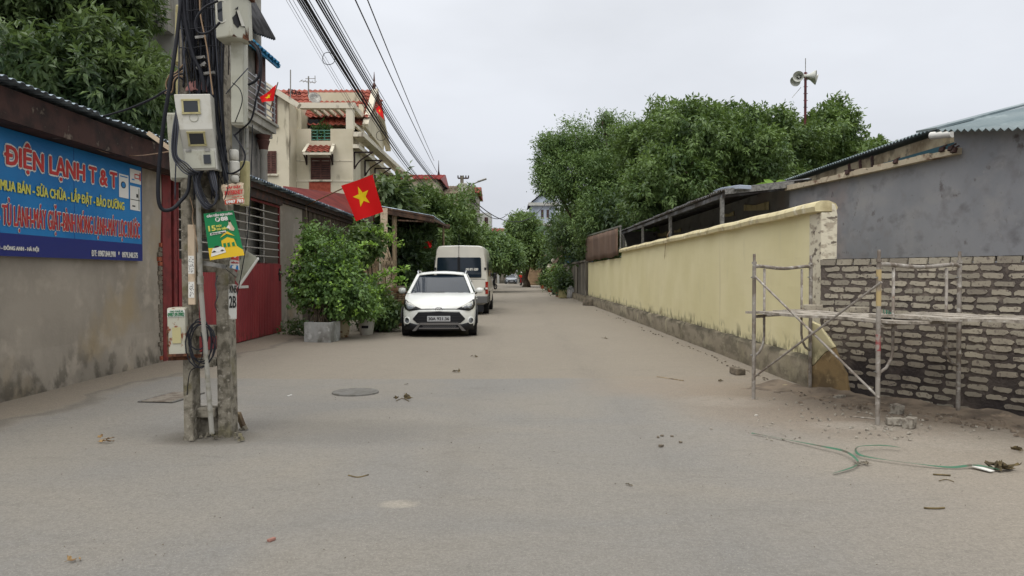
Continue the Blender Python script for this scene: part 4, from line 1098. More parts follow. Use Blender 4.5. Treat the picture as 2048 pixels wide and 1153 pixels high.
# ================================================================== HOUSES ON THE FAR SIDE OF THE GARAGE
M['cream'] = mat('cream_render', c8(208, 200, 178), .9, [(c8(194, 186, 162), .8, .4, .62), (c8(128, 120, 104), 2.2, .60, .74, (1, 1, .25)), (c8(110, 104, 92), 5, .66, .76, (1, 1, .2))], .15, 20)
M['cream_trim'] = mat('cream_trim', c8(212, 205, 186), .85, [(c8(120, 112, 98), 3, .56, .72, (1, 1, .4))])
M['tile_red'] = mat('roof_tile', c8(156, 84, 68), .8, [(c8(126, 66, 54), 2.5, .42, .6), (c8(110, 66, 54), 9, .6, .72)])
M['shutter'] = mat('shutter_brown', c8(98, 66, 58), .7, [(c8(78, 52, 46), 4, .4, .6)])
M['brick_clad'] = mat('brick_cladding', c8(168, 84, 66), .85, [(c8(146, 70, 54), 10, .4, .6)])
M['block_grey'] = mat('block_wall', c8(134, 130, 124), .95, [(c8(108, 106, 102), 3, .42, .6), (c8(154, 150, 142), 8, .58, .7)], .3, 20)
M['roof_dark'] = mat('fibre_cement', c8(84, 84, 86), .9, [(c8(60, 60, 62), 3, .42, .6)])
M['plastic_blue'] = mat('blue_sheet', c8(40, 140, 184), .5, [(c8(30, 112, 156), 2, .4, .6)])
M['green_rail'] = mat('green_rail', c8(70, 120, 104), .5)
M['steel_rail'] = mat('steel_rail', c8(150, 150, 152), .4, metal=.5)
M['terracotta'] = mat('terracotta', c8(160, 84, 60), .85)
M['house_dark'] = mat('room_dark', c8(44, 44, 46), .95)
M['iron_dark'] = mat('wrought_iron', c8(46, 34, 34), .7)
def shutter_window(par, fn, u0, v0, u1, v1, d=.06, panes=2, mt='shutter'):
    """fn(u, v, lift) -> point ; louvred shutter window with a sill"""
    mb = MB()
    def bx(a0, b0, a1, b1, l0, l1):
        P = [fn(a, b, l) for l in (l0, l1) for a, b in ((a0, b0), (a1, b0), (a1, b1), (a0, b1))]
        mb.add(P, [(3, 2, 1, 0), (4, 5, 6, 7), (0, 1, 5, 4), (1, 2, 6, 5), (2, 3, 7, 6), (3, 0, 4, 7)])
    du = (u1 - u0); dv = (v1 - v0)
    bx(u0, v0, u1, v1, -.02, .01)
    o = mb.build('window', M['house_dark'] if mt == 'shutter' else M['glass_dark'], par)
    mb = MB()
    for k in range(panes + 1):
        c = u0 + du * k / panes; bx(c - .04 * (k > 0), v0, c + .04 * (k < panes), v1, .01, d)
    for v in (v0, (v0 + v1) / 2 - .03, v1 - .06): bx(u0 + .04, v, u1 - .04, v + .06, .01, d - .005)
    mb.build('frame', M['shutter'], o)
    if mt == 'shutter':
        mb = MB(); n = int(dv / .11)
        for k in range(n): bx(u0 + .05, v0 + .07 + k * (dv - .1) / n, u1 - .05, v0 + .07 + (k + .75) * (dv - .1) / n, .012, d - .02)
        mb.build('louvres', M['shutter'], o)
    mb = MB(); bx(u0 - .08, v0 - .09, u1 + .08, v0 - .005, 0, .1); mb.build('sill', M['cream_trim'], o)
    return o

# ---- villa (house B): front at Y = 36 facing the camera, side along x = -7.66
YB = 36.0; XB = at(706, 300, YB).x
vb = thing('cream_villa', 'cream three-storey villa with a roof loggia, brown shutters and red tiled roofs', 'house', (-12, 42, 0))
X_ = lambda px, Y=YB: at(px, 300, Y).x
Z_ = lambda py, Y=YB: at(700, py, Y).z
FL = lambda u, v, l=0: V(u, YB - l, v)
zt = Z_(258)
ZF0 = lambda py: at(700, py, YB - 1.2).z
mb = MB()
xl, xm = X_(470), X_(578)
mb.span((xl - 3, YB - 1.2, 0), (at(578, 300, YB - 1.2).x, YB + 15, zt - .1)); mb.span((at(578, 300, YB - 1.2).x - .3, YB - .9, zt - .1), (at(578, 300, YB - 1.2).x, YB + 4, ZF0(205)))                        # projecting bay
wl = (X_(622), X_(661), Z_(360), Z_(316))
for a0, a1, b0, b1 in ((xm, wl[0], 0, zt), (wl[1], XB, 0, zt), (wl[0], wl[1], 0, wl[2] - .55), (wl[0], wl[1], wl[3], Z_(282))):
    mb.span((a0, YB, b0), (a1, YB + .25, b1))
mb.span((xm, YB + 3.6, 0), (XB - .3, YB + 3.8, zt + 2.6)); mb.span((xm, YB + .26, zt - 1.0), (XB - .26, YB + 3.6, zt - .85))
mb.span((xm, YB + .26, Z_(258)), (X_(600), YB + .3, Z_(215)))
# bay gable with sloping parapet
YF = YB - 1.2; XF = lambda px: at(px, 300, YF).x; ZF = lambda py: at(700, py, YF).z; xf = XF(578)
P = [(xl - 3, zt - .1), (xl - 3, ZF(150)), (XF(535), ZF(170)), (XF(566), ZF(196)), (xf, ZF(203)), (xf, zt - .1)]
mb.prism([V(x, YB - 1.2, z) for x, z in P], (0, .3, 0))
mb.build('wall', M['cream'], vb)
mb = MB()
mb.bar(V(XF(500), YB - 1.3, ZF(150)), V(XF(600), YB - 1.3, ZF(214)), .35, .24, up=(0, 0, 1))
mb.span((X_(600), YB - .05, Z_(217)), (XB + .1, YB + .3, Z_(206)))              # loggia beam
mb.span((X_(692), YB + .0, zt), (XB, YB + .4, Z_(217)))                         # corner post
mb.span((X_(578), YB + .0, Z_(323)), (XB, YB - .02, Z_(321))); mb.span((X_(578), YB - .001, Z_(364)), (XB, YB - .025, Z_(361)))
for k in range(6):
    x = X_(612 + k * 16); mb.span((x, YB + .31, Z_(214)), (x + .16, YB + 3.5, Z_(207)))
mb.build('trim', M['cream_trim'], vb)
mb = MB(); mb.span((X_(628), YB + 3.3, Z_(248)), (X_(692), YB + 3.5, Z_(229))); mb.span((X_(591), YB + 2.0, zt - .2), (X_(618), YB + 2.1, Z_(222))); mb.build('beam_and_painted_shade', M['house_dark'], vb)  # dark beam, and a panel coloured dark to imitate shade in the recess
mb = MB()
for z in (261, 267, 273, 279): mb.cyl(V(X_(620), YB + .1, Z_(z)), V(X_(663), YB + .1, Z_(z)), .03, 6)
for px in (621, 634, 648, 662): mb.cyl(V(X_(px), YB + .1, Z_(284)), V(X_(px), YB + .1, Z_(259)), .035, 6)
mb.build('railing', M['green_rail'], vb)
shutter_window(vb, FL, *[wl[0], wl[2], wl[1], wl[3]])
FB = lambda u, v, l=0: V(u, YB - 1.2 - l, v)
sc_ = (YB - 1.2) / YB
shutter_window(vb, FB, X_(532) * sc_, Z_(355), X_(553) * sc_, Z_(311))
mb = MB(); mb.span((X_(496) * sc_, YB - 1.24, Z_(352)), (X_(530) * sc_, YB - 1.21, Z_(311))); mb.span((X_(618), YB - .03, Z_(385)), (X_(661), YB + .02, Z_(365))); mb.build('brick_panel', M['brick_clad'], vb)
shutter_window(vb, FB, X_(545) * sc_, Z_(262), X_(555) * sc_, Z_(192), panes=1)
def tiled(mb, a, b, c, d, pitch=.28, step=.34, m=0):
    """a-b eave, d-c ridge: rolled clay tile surface"""
    a, b, c, d = map(Vector, (a, b, c, d)); nu = max(4, int((b - a).length / pitch) * 4); nv = max(2, int((d - a).length / step))
    n = (b - a).cross(d - a).normalized(); n = -n if n.z < 0 else n; rows = []
    for j in range(nv):
        for q, h in ((0, .05), (.98, 0)):
            t = (j + q) / nv
            rows.append([a.lerp(b, i / nu).lerp(d.lerp(c, i / nu), t) + n * (h + .035 * math.sin(i * math.pi / 2)) for i in range(nu + 1)])
    mb.grid(rows, m)
zr, ze = Z_(190), Z_(206)
mb = MB()
tiled(mb, (X_(590), YB + 2.0, ze - .3), (X_(722), YB + 2.0, ze - .3), (X_(735) - .1, YB + 5.5, zr + 1.05), (X_(578), YB + 5.5, zr + 1.05))
mb.build('roof', M['tile_red'], vb)
mb = MB(); tiled(mb, at(611, 305, YB - 1.0), at(658, 305, YB - 1.0), at(661, 291, YB), at(617, 291, YB), .22, .25)
o = mb.build('window_awning', M['tile_red'], vb)
mb = MB(); mb.bar(at(607, 306, YB - 1.0), at(617, 290, YB), .14, .12); mb.bar(at(662, 306, YB - 1.0), at(668, 290, YB), .14, .12); mb.bar(at(607, 308, YB - 1.0), at(662, 308, YB - 1.0), .1, .1); mb.build('border', M['cream_trim'], o)
def bracket(mb, p, dx, h):
    mb.bar(p, p - V(0, 0, h), .07, .07); mb.bar(p, p + V(*dx), .07, .07); mb.tube(spline([p - V(0, 0, h), p - V(0, 0, h * .5) + V(*dx) * .3, p + V(*dx)], 4), .035, 5)
mb = MB(); bracket(mb, at(613, 309, YB - .02), (0, -.7, 0), .5); bracket(mb, at(665, 309, YB - .02), (0, -.7, 0), .5); bracket(mb, at(584, 216, YB - .02), (0, -.7, 0), .5); mb.build('bracket', M['iron_dark'], vb)
# street side of the villa, along x = XB
SXY = lambda px: -XB * FPX / (CXP - px)
S2 = lambda px, py: onx(px, py, XB)
ys = [SXY(706), SXY(722), SXY(741), SXY(762), SXY(780), SXY(800)]
mb = MB()
zf2 = S2(706, 285).z
mb.span((XB - .25, YB + .25, 0), (XB, ys[1], zf2))
for a, b in ((ys[1] + .9, ys[2]), (ys[2] + 1.2, ys[3]), (ys[3] + 1.3, ys[4] + .6)): mb.span((XB - .3, a, 0), (XB - .02, b, zf2 + .2))
mb.span((XB - 3.2, ys[1], 0), (XB - 3.0, ys[5], zf2 + 2.2)); mb.span((XB - 3.1, ys[5] - .2, 0), (XB, ys[5], zf2))
for y in (YB + 2.6, YB + 5.4, YB + 8.4): mb.span((XB - .25, y, zf2), (XB - .02, y + .35, zf2 + 2.4))
mb.build('side_wall', M['cream'], vb)
mb = MB()
mb.span((XB - .3, YB + .41, Z_(217)), (XB + .05, ys[3], Z_(206)))
mb.bar(V(XB + .3, YB - .2, zf2 + .35), V(XB + .6, ys[5] + .6, zf2 + .15), .5, .22); mb.bar(V(XB + .15, YB - .1, zf2 - .2), V(XB + .3, ys[5], zf2 - .35), .3, .18)
mb.bar(V(XB - .1, YB + .2, zf2 + 1.0), V(XB - .1, ys[3] + 1, zf2 + 1.0), .12, .14)
mb.build('side_cornice', M['cream_trim'], vb)
mb = MB()
for y in (ys[0] + .3, ys[1] + 1.0, ys[2] + 1.3, ys[3] + 1.2, ys[4] + 1.0): bracket(mb, V(XB + .03, y, zf2 - .45), (.9, 0, 0), .8)
mb.build('bracket', M['iron_dark'], vb)
for y in (ys[1] + .1, ys[2] + .2, ys[3] + .25):
    mb = MB(); mb.span((XB - .6, y, zf2 - 2.7), (XB - .5, y + .8, zf2 - .7)); mb.build('side_window', M['shutter'], vb)
# street gable
a, b, c = at(734, 180, 40.5), at(706, 262, 39), at(757, 240, 44)
mb = MB(); mb.prism([V(XB + .1, 38.2, Z_(232)), V(XB + .1, 40.4, a.z - .25), V(XB + .1, 44.4, Z_(238) + .3), V(XB + .1, 44, Z_(245))], (-.2, 0, 0)); mb.build('gable', M['cream'], vb)
mb = MB(); mb.bar(V(XB + .25, 37.8, Z_(236)), V(XB + .25, 40.5, a.z), .3, .16); mb.bar(V(XB + .25, 40.5, a.z), V(XB + .25, 44.8, Z_(240)), .3, .16); mb.build('gable_verge', M['cream_trim'], vb)
mb = MB(); tiled(mb, (XB + .2, 37.9, Z_(236)), (XB - 6, 37.9, Z_(236)), (XB - 6, 40.5, a.z), (XB + .2, 40.5, a.z)); mb.build('cross_roof', M['tile_red'], vb)
mb = MB(); p = V(XB + .2, 40.5, a.z); mb.lathe([(.12, 0), (.07, .12), (.11, .22), (.03, .4), (.05, .5), (.012, .95)], Matrix.Translation(p), 10); mb.build('finial', M['shutter'], vb)
# antennas and dish
def mast(px, py0, py1, Y, r, label, yagi=False):
    a = at(px, py1, Y); b = at(px, py0, Y)
    t = thing('roof_antenna', label, 'antenna', a)
    mb = MB(); mb.cyl(a, b, r, 6); mb.build('mast', M['galv'], t)
    if yagi:
        mb = MB(); c = b.lerp(a, .28); mb.bar(c - V(.4, 0, -.05), c + V(.35, 0, -.05), .03, .03)
        for k in range(5): q = c + V(-.38 + k * .18, 0, .05 - k * .02); mb.bar(q - V(0, .25, .12), q + V(0, .25, .12), .02, .02)
        c = b.lerp(a, .12); mb.bar(c - V(.15, 0, 0), c + V(.35, 0, 0), .025, .025); mb.bar(c + V(.33, 0, -.15), c + V(.33, 0, .15), .03, .03)
        mb.build('crossbars', M['galv'], t)
    return t
mast(617, 153, 192, 38, .035, 'television antenna with crossbars on the villa roof', True)
mast(581, 140, 196, 38, .03, 'plain lightning rod standing on the villa roof')
t = thing('satellite_dish', 'grey satellite dish on the villa roof', 'satellite dish', at(629, 206, 37.5))
mb = MB(Matrix.Translation(at(629, 198, 37.5)) @ Matrix.Rotation(R(65), 4, 'X') @ Matrix.Rotation(R(25), 4, 'Y')); mb.lathe([(0, 0), (.12, .01), (.22, .04), (.32, .09)], Matrix.Identity(4), 18); mb.build('dish', M['galv'], t, smooth='all', solid=.01)
mb = MB(); mb.cyl(at(629, 206, 37.5), at(629, 198, 37.6), .03, 6); mb.build('stand', M['galv'], t)
t = thing('roof_lattice', 'dark wire lattice frame beside the lightning rod on the villa roof', 'lattice', at(590, 190, 38.5)); mb = MB()
for k in range(7):
    a = at(577 + k * 4, 190, 38.5); b = at(577 + k * 3.6 + (k % 2) * 4, 178 + k * .9, 38.5); mb.bar(a, b, .03, .03)
mb.bar(at(577, 178, 38.5), at(602, 186, 38.5), .03, .03); mb.bar(at(577, 186, 38.5), at(602, 190, 38.5), .03, .03); mb.build('lattice', M['iron_dark'], t)
LM = {}
LM['pot'] = leafmat('leaf_pot_plant', c8(40, 62, 34), c8(66, 92, 50))
for px, Y, s, lb in ((636, YB + .5, .62, 'big leafy plant in a red pot behind the green balcony railing'), (652, YB + .6, .45, 'smaller plant in a red pot at the end of the green balcony railing')):
    p = V(X_(px), Y, Z_(284)); t = thing('balcony_plant', lb, 'potted plant', p)
    mb = MB(); mb.lathe([(0, 0), (.18, 0), (.26, .3), (.22, .3), (0, .28)], Matrix.Translation(p), 12); mb.build('pot', M['terracotta'], t)
    P, O = crown([((p.x, p.y, p.z + .85 * s), (.55 * s, .5 * s, .6 * s))], int(160 * s), 3, .8)
    mb = MB(); mb.tube([p + V(0, 0, .28), p + V(.03, 0, .8 * s)], .03, 6); mb.build('stem', M['bark'], t)
    foliage('foliage', t, LM['pot'], P, O, .22, .08, 5, .08, 3)

# ---- narrow house (house A) right behind the pole
YA = 17.4
ha = thing('narrow_house', 'narrow grey block house with a dark corrugated roof and a railed balcony behind the pole', 'house', (-8, 21, 0))
XA = lambda px: at(px, 300, YA).x
ZA = lambda py: at(700, py, YA).z
M['house_grey'] = mat('house_grey', c8(168, 166, 158), .9, [(c8(146, 143, 134), 1, .4, .6), (c8(118, 112, 100), 3, .6, .74, (1, 1, .3))], .15, 20)
mb = MB(); mb.span((XA(150), YA, 0), (XA(478), YA + 1.6, ZA(-60))); mb.build('wall', M['house_grey'], ha)
mb = MB(); mb.span((XA(270), YA - .5, ZA(46)), (XA(345), YA - .01, ZA(34))); mb.span((XA(330), YA - .3, ZA(70)), (XA(350), YA - .01, ZA(-60))); mb.span((XA(240), YA - .9, ZA(-4)), (XA(350), YA - .01, ZA(-18))); mb.build('ledge', M['house_grey'], ha)
XS = -6.24; mb = MB(); rr = random.Random(2); zz = ZA(360)
while zz < ZA(90):
    x = XA(479)
    while x < XS - .05:
        w = min(.4, XS - x); 
        if not (x < XA(492) and zz < ZA(280)) or True: mb.span((x, YA + .02 + rr.uniform(0, .012), zz), (x + w - .012, YA + 1.55, zz + .175))
        x += .4
    zz += .19
mb.span((XA(479), YA + .05, ZA(360)), (XS - .01, YA + 1.5, ZA(88)))
mb.build('block_wall', M['block_grey'], ha)
mb = MB(); mb.span((XA(490), YA - .06, ZA(360)), (XA(497), YA + .0, ZA(60))); mb.build('corner_strip', M['cream_trim'], ha)
zb0 = 5.05; yb0, yb1, xo = YA - .5, 19.0, -5.95
mb = MB(); mb.span((-6.8, yb0, zb0 - .05), (xo, yb1, zb0 + .12)); mb.span((-6.8, yb0 - .06, zb0 + .12), (xo + .05, yb1 + .05, zb0 + .18)); mb.span((-6.8, yb0 + .05, zb0 - .18), (xo - .08, yb1 - .05, zb0 - .05)); mb.build('balcony_slab', M['house_grey'], ha)
mb = MB()
for k in range(6): z = zb0 + .3 + k * .14; mb.bar((-6.6, yb0 + .04, z), (xo - .02, yb0 + .04, z), .025, .025); mb.bar((xo - .03, yb0 + .04, z), (xo - .03, yb1, z), .025, .025)
for q in range(4): mb.bar((xo - .03, yb0 + .04 + q * .66, zb0 + .18), (xo - .03, yb0 + .04 + q * .66, zb0 + 1.08), .04, .04)
mb.build('railing', M['steel_rail'], ha)
mb = MB(); mb.span((-6.22, YA + .9, zb0 + .2), (-6.18, YA + 1.5, zb0 + 1.9)); mb.build('balcony_door', M['shutter'], ha)
p = V(at(527, 300, 18.4).x, 18.4, 0); mb = MB(); mb.lathe([(.13, 0), (.10, 3.3), (.085, 4.4), (.105, 4.45), (.105, 4.5)], Matrix.Translation(p), 16); mb.build('column', M['house_grey'], ha, smooth=True)
mb = MB(); mb.lathe([(.105, 4.5), (.12, 4.6), (.155, 4.72), (.13, 4.75), (.18, 4.86)], Matrix.Translation(p), 16); mb.build('capital', M['shutter'], ha, smooth=True)
mb = MB(); mb.grid(corrug(at(510, 66, 17.1), at(551, 80, 18.9), at(500, -12, 18.6) - at(551, 80, 18.9), .2, .04)); mb.build('roof', M['roof_dark'], ha, smooth='all', solid=.02)
c0, c1 = at(508, 84, 17.2), at(562, 131, 19.15)
mb = MB(); mb.grid(corrug(c0, c1, (-.75, 0, .55), .24, .035)); mb.build('blue_canopy', M['plastic_blue'], ha, smooth='all', solid=.01)
mb = MB()
for k in range(5): q = c0.lerp(c1, k / 4) - V(.03, 0, .05); mb.bar(q, q + V(-.7, 0, .48), .04, .05)
mb.bar(c0 - V(.08, 0, .05), c1 - V(.08, 0, .05), .05, .06); mb.build('canopy_rafter', M['plastic_blue'], ha)
mb = MB(); mb.tube([V(XA(497), YA - .1, 0), V(XA(497), YA - .1, ZA(40))], .04, 8); mb.build('downpipe', M['pvc'], ha)

# ---- other far houses
def simple_house(name, label, px0, px1, Y, depth, zwall, roof_mt, wall_mt, zroof=None, over=.4, wins=(), ridge='x', inset=0, cat='house'):
    x0, x1 = at(px0, 500, Y).x, at(px1, 500, Y).x
    t = thing(name, label, cat, ((x0 + x1) / 2, Y + depth / 2, 0))
    mb = MB(); mb.span((x0, Y, 0), (x1, Y + depth, zwall))
    if zroof and ridge == 'y':
        mb.prism([V(x0, Y, zwall), V(x1, Y, zwall), V((x0 + x1) / 2, Y, zroof - .1)], (0, depth, 0))
    mb.build('wall', wall_mt, t)
    if zroof:
        mb = MB()
        if ridge == 'x':
            tiled(mb, (x0 - over, Y - over, zwall - .1), (x1 + over, Y - over, zwall - .1), (x1 + over - inset, Y + depth / 2, zroof), (x0 - over + inset, Y + depth / 2, zroof), .5, .6)
            tiled(mb, (x1 + over, Y + depth + over, zwall - .1), (x0 - over, Y + depth + over, zwall - .1), (x0 - over + inset, Y + depth / 2, zroof), (x1 + over - inset, Y + depth / 2, zroof), .5, .6)
            mb.add([V(x1 + over, Y - over, zwall - .1), V(x1 + over, Y + depth + over, zwall - .1), V(x1 + over - inset, Y + depth / 2, zroof)], [(0, 1, 2)])
        else:
            xm_ = (x0 + x1) / 2
            tiled(mb, (x0 - over, Y + depth, zwall - .15), (x0 - over, Y - over, zwall - .15), (xm_, Y - over, zroof), (xm_, Y + depth, zroof), .5, .6)
            tiled(mb, (x1 + over, Y - over, zwall - .15), (x1 + over, Y + depth, zwall - .15), (xm_, Y + depth, zroof), (xm_, Y - over, zroof), .5, .6)
        mb.build('roof', roof_mt, t, solid=.05)
    fn = lambda u, v, l=0: V(u, Y - l, v)
    for (a, b, c, d) in wins: shutter_window(t, fn, at(a, 500, Y).x, at(700, d, Y).z, at(b, 500, Y).x, at(700, c, Y).z, mt='glass')
    return t, x0, x1
M['red_metal'] = mat('red_metal_roof', c8(158, 62, 56), .5, [(c8(130, 50, 46), .5, .4, .6)])
M['tan_metal'] = mat('weathered_tan', c8(138, 124, 106), .8, [(c8(100, 88, 74), .6, .4, .6)])
M['pale_blue'] = mat('pale_blue_render', c8(176, 186, 200), .85, [(c8(154, 164, 178), .6, .4, .6)])
M['pale_grey'] = mat('pale_grey_render', c8(188, 190, 186), .85, [(c8(160, 160, 154), .5, .4, .6)])
M['tan_wall'] = mat('tan_shutter_wall', c8(150, 126, 98), .85, [(c8(106, 88, 68), .6, .4, .6)])
zz = lambda py, Y: at(900, py, Y).z
t, x0, x1 = simple_house('red_roofed_house', 'distant house with a dull red metal roof and a tiny spire behind the trees', 800, 873, 62, 8, zz(358, 62), M['red_metal'], M['cream'], zz(338, 62), wins=())
mb = MB(); mb.lathe([(.12, 0), (.05, .4), (.015, 1.3)], Matrix.Translation((x1 - .2, 66, zz(338, 62))), 8); mb.build('spire', M['iron_dark'], t)
simple_house('tan_roofed_house', 'distant house with a weathered tan roof below the red metal one', 835, 934, 66, 9, zz(388, 66), M['tan_metal'], M['cream'], zz(361, 66))
t, x0, x1 = simple_house('gabled_house', 'narrow distant house with a dark gable and red roof tiles by the street lamp', 934, 953, 72, 8, zz(385, 72), M['tile_red'], M['house_grey'], zz(366, 72), over=.3)
mb = MB(); mb.span((x0 - .3, 71, zz(425, 72)), (x1 + .3, 72, zz(400, 72))); mb.build('balcony', M['house_grey'], t)
simple_house('white_flat_house', 'pale flat-roofed house block with a dark window above the trees', 952, 981, 95, 8, zz(426, 95), None, M['pale_grey'], None, wins=((969, 976, 435, 458),))
simple_house('red_roofed_bungalow', 'low red-roofed house just over the pruned tree', 984, 1008, 150, 8, zz(462, 150), M['red_metal'], M['house_grey'], zz(455, 150))
t, x0, x1 = simple_house('pale_blue_house', 'pale blue gabled house half hidden by the big trees', 1062, 1112, 112, 10, zz(408, 112), M['roof_dark'], M['pale_blue'], zz(384, 112), ridge='y', wins=((1082, 1087, 420, 436), (1093, 1098, 420, 436)))
mb = MB(); mb.span((x0 - .4, 111.5, zz(412, 112)), (x1 + .4, 112, zz(406, 112))); mb.span((x0 - .2, 110.6, zz(452, 112)), (x1, 112, zz(448, 112))); mb.build('cornice', M['pale_grey'], t)
mb = MB()
for k in range(16): mb.bar((x0 + k * (x1 - x0) / 15, 110.7, zz(448, 112)), (x0 + k * (x1 - x0) / 15, 110.7, zz(441, 112)), .06, .06)
mb.build('balustrade', M['pale_grey'], t)
t, x0, x1 = simple_house('shuttered_shopfront', 'plain tan rolling-shutter front closing the end of the road under the trees', 1055, 1092, 104, 6, 3.9, None, M['tan_wall'], None)
mb = MB()
for k in range(16): mb.span((x0 + .3, 103.93, .15 + k * .2), (x1 - .3, 103.99, .30 + k * .2))
mb.build('rolling_shutter', M['tan_wall'], t)
M['wall_old'] = mat('old_wall', c8(128, 122, 110), .95, [(c8(92, 88, 78), 1, .42, .6)])
t, x0, x1 = simple_house('grey_courtyard_wall', 'low grey courtyard wall with pale piers beyond the parked motorbike', 940, 1036, 124, .3, 2.6, None, M['wall_old'], None, cat='wall')
mb = MB()
for k in range(6): mb.span((x0 + k * 1.5, 123.6, 0), (x0 + k * 1.5 + .35, 124.1, 3.0))
mb.build('pier', M['pale_grey'], t)
simple_house('end_house', 'dim grey house at the far bend of the road', 1010, 1062, 150, 8, 6.5, M['roof_dark'], M['house_grey'], 8.2, wins=((1030, 1036, 530, 542),))

# ================================================================== RIGHT SIDE: yellow wall, brick wall, shed, grey building
YX = 3.82
M['yellow'] = mat('yellow_paint', c8(222, 213, 172), .85, [(c8(216, 207, 163), .7, .4, .6), (c8(210, 202, 164), 3, .6, .8, (1, 1, .5)),
    (c8(84, 78, 62), 3.6, .52, .62, (1, 1, .8), (.36, .66)), (c8(70, 66, 52), 12, .42, .6, (1, 1, .5), (.38, .50)), (c8(186, 175, 140), 1.4, .64, .78, (1, 1.6, .08), (.1, 2.9))], .12, 25)
M['yellow_cap'] = mat('yellow_coping', c8(206, 195, 156), .9, [(c8(158, 144, 108), 3, .5, .66), (c8(226, 220, 194), 6, .56, .7), (c8(84, 80, 62), 14, .66, .76)], .25, 30)
M['plinth'] = mat('mouldy_plinth', c8(132, 123, 106), .95, [(c8(104, 97, 82), 5, .46, .6, (1, .4, 1)), (c8(142, 133, 114), 9, .56, .7, (1, .5, 1)), (c8(52, 49, 40), 2.4, .40, .52, (1, .6, 1), (.42, .30)), (c8(150, 142, 120), 2, .55, .7)], .5, 22)
M['peeled'] = mat('peeling_plaster', c8(208, 201, 180), .95, [(c8(168, 158, 140), 6, .52, .60, (1, 1, 1.8)), (c8(110, 101, 90), 8, .59, .65, (1, 1, 1.6))], .5, 30)
ye = gnd(1630, 781).y; ymid = 26.5; yend = 38.3
yw = thing('yellow_wall', 'long yellow roadside wall with mould stains, a cream coping and a peeling end pier', 'wall', (YX, 20, 0))
def wallgrid(mb, x, ya, yb, z0, z1, n=60, k=10, amp=.008, side=-1, m=0):
    rows = []
    for j in range(k + 1):
        rows.append([(x + amp * math.sin(i * 1.3 + j * .7) * side, ya + (yb - ya) * i / n, z0 + (z1 - z0) * j / k) for i in range(n + 1)])
    mb.grid(rows, m)
mb = MB(); wallgrid(mb, YX + .05, ye, ymid, .3, 2.28); mb.span((YX + .07, ye + .02, 0), (YX + .20, ymid, 2.28)); mb.build('wall', M['yellow'], yw)
mb = MB(); mb.span((YX + .07, ymid, .2), (YX + .22, yend, 2.06)); mb.build('rear_wall', M['yellow'], yw)
# coping: rounded section swept along
prof = [(-.03, 2.24), (-.045, 2.30), (-.02, 2.345), (.05, 2.375), (.15, 2.375), (.24, 2.34), (.27, 2.29), (.25, 2.24)]
rows = []
for i in range(61):
    y = ye - .03 + (ymid - ye + .03) * (i / 60)
    rows.append([(YX - .01 + x * .93 + .004 * math.sin(i), y, z + .006 * math.sin(i * .9)) for x, z in prof])
mb = MB(); mb.grid(rows, closed=True); mb.add(rows[0], [tuple(range(8))]); mb.build('coping', M['yellow_cap'], yw, smooth=True)
mb = MB(); mb.span((YX + .035, ye - .03, .38), (YX + .215, ye + .35, 2.23)); 
mb.prism([V(YX + .19, ye - .035, 1.6), V(YX + .235, ye - .035, 1.62), V(YX + .24, ye - .035, 2.2), V(YX + .21, ye - .035, 2.33), V(YX + .16, ye - .035, 2.35)], (0, .3, 0)); mb.build('end_pier', M['peeled'], yw, bevel=.015)
mb = MB(); rows = []
for i in range(71):
    y = ye + .05 + (yend - ye) * i / 70
    rows.append([(YX - .05 + .01 * math.sin(i * 2), y, 0), (YX - .05 + .012 * math.sin(i * 1.7), y, .34 + .015 * math.sin(i * 1.1)), (YX - .02, y, .385 + .012 * math.sin(i * 2.3)), (YX + .12, y, .41)])
mb.grid(rows); mb.build('plinth', M['plinth'], yw, smooth=True)
A0 = V(YX + .02, ye - .07, 0); B0 = gnd(2048, 843); bd = (B0 - A0).normalized()
M['tan_plaster'] = mat('tan_plaster', c8(150, 128, 92), .95, [(c8(112, 96, 72), 4, .45, .6), (c8(176, 156, 118), 10, .56, .7)], .5, 24)
def bp(px, py, l=0):
    q = onp(px, py, A0, B0); n = V(-bd.y, bd.x, 0); n = n if n.y < 0 else -n
    return q + n * l
nrm = V(-bd.y, bd.x, 0); nrm = nrm if nrm.y < 0 else -nrm
mb = MB(); mb.prism([bp(1620, 640, .05), bp(1642, 650, .05), bp(1658, 672, .05), bp(1674, 694, .05), bp(1655, 705, .05), bp(1632, 730, .05), bp(1620, 735, .05)], -nrm * .06, 0)
mb.prism([bp(1620, 736, .052), bp(1632, 731, .052), bp(1655, 706, .052), bp(1674, 695, .052), bp(1684, 724, .052), bp(1697, 748, .052), bp(1700, 772, .052), bp(1702, 792, .052), bp(1620, 790, .052)], -nrm * .062, 1)
mb.build('broken_stub', [M['yellow'], M['tan_plaster']], yw, bevel=.01)
mb = MB(); p = onx(1333, 475, YX - .03)
mb.tube(spline([onx(1340, 462, YX + .06), onx(1333, 477, YX - .03), onx(1329, 520, YX + .06), onx(1331, 560, YX + .06), onx(1325, 600, YX + .06), onx(1322, 628, YX + .04)], 6), .006, 5)
o = rebase(mb.build('thin_wire', M['cable_tan']), p); tag(o, 'thin wire dangling down the face of the yellow wall', 'wire')

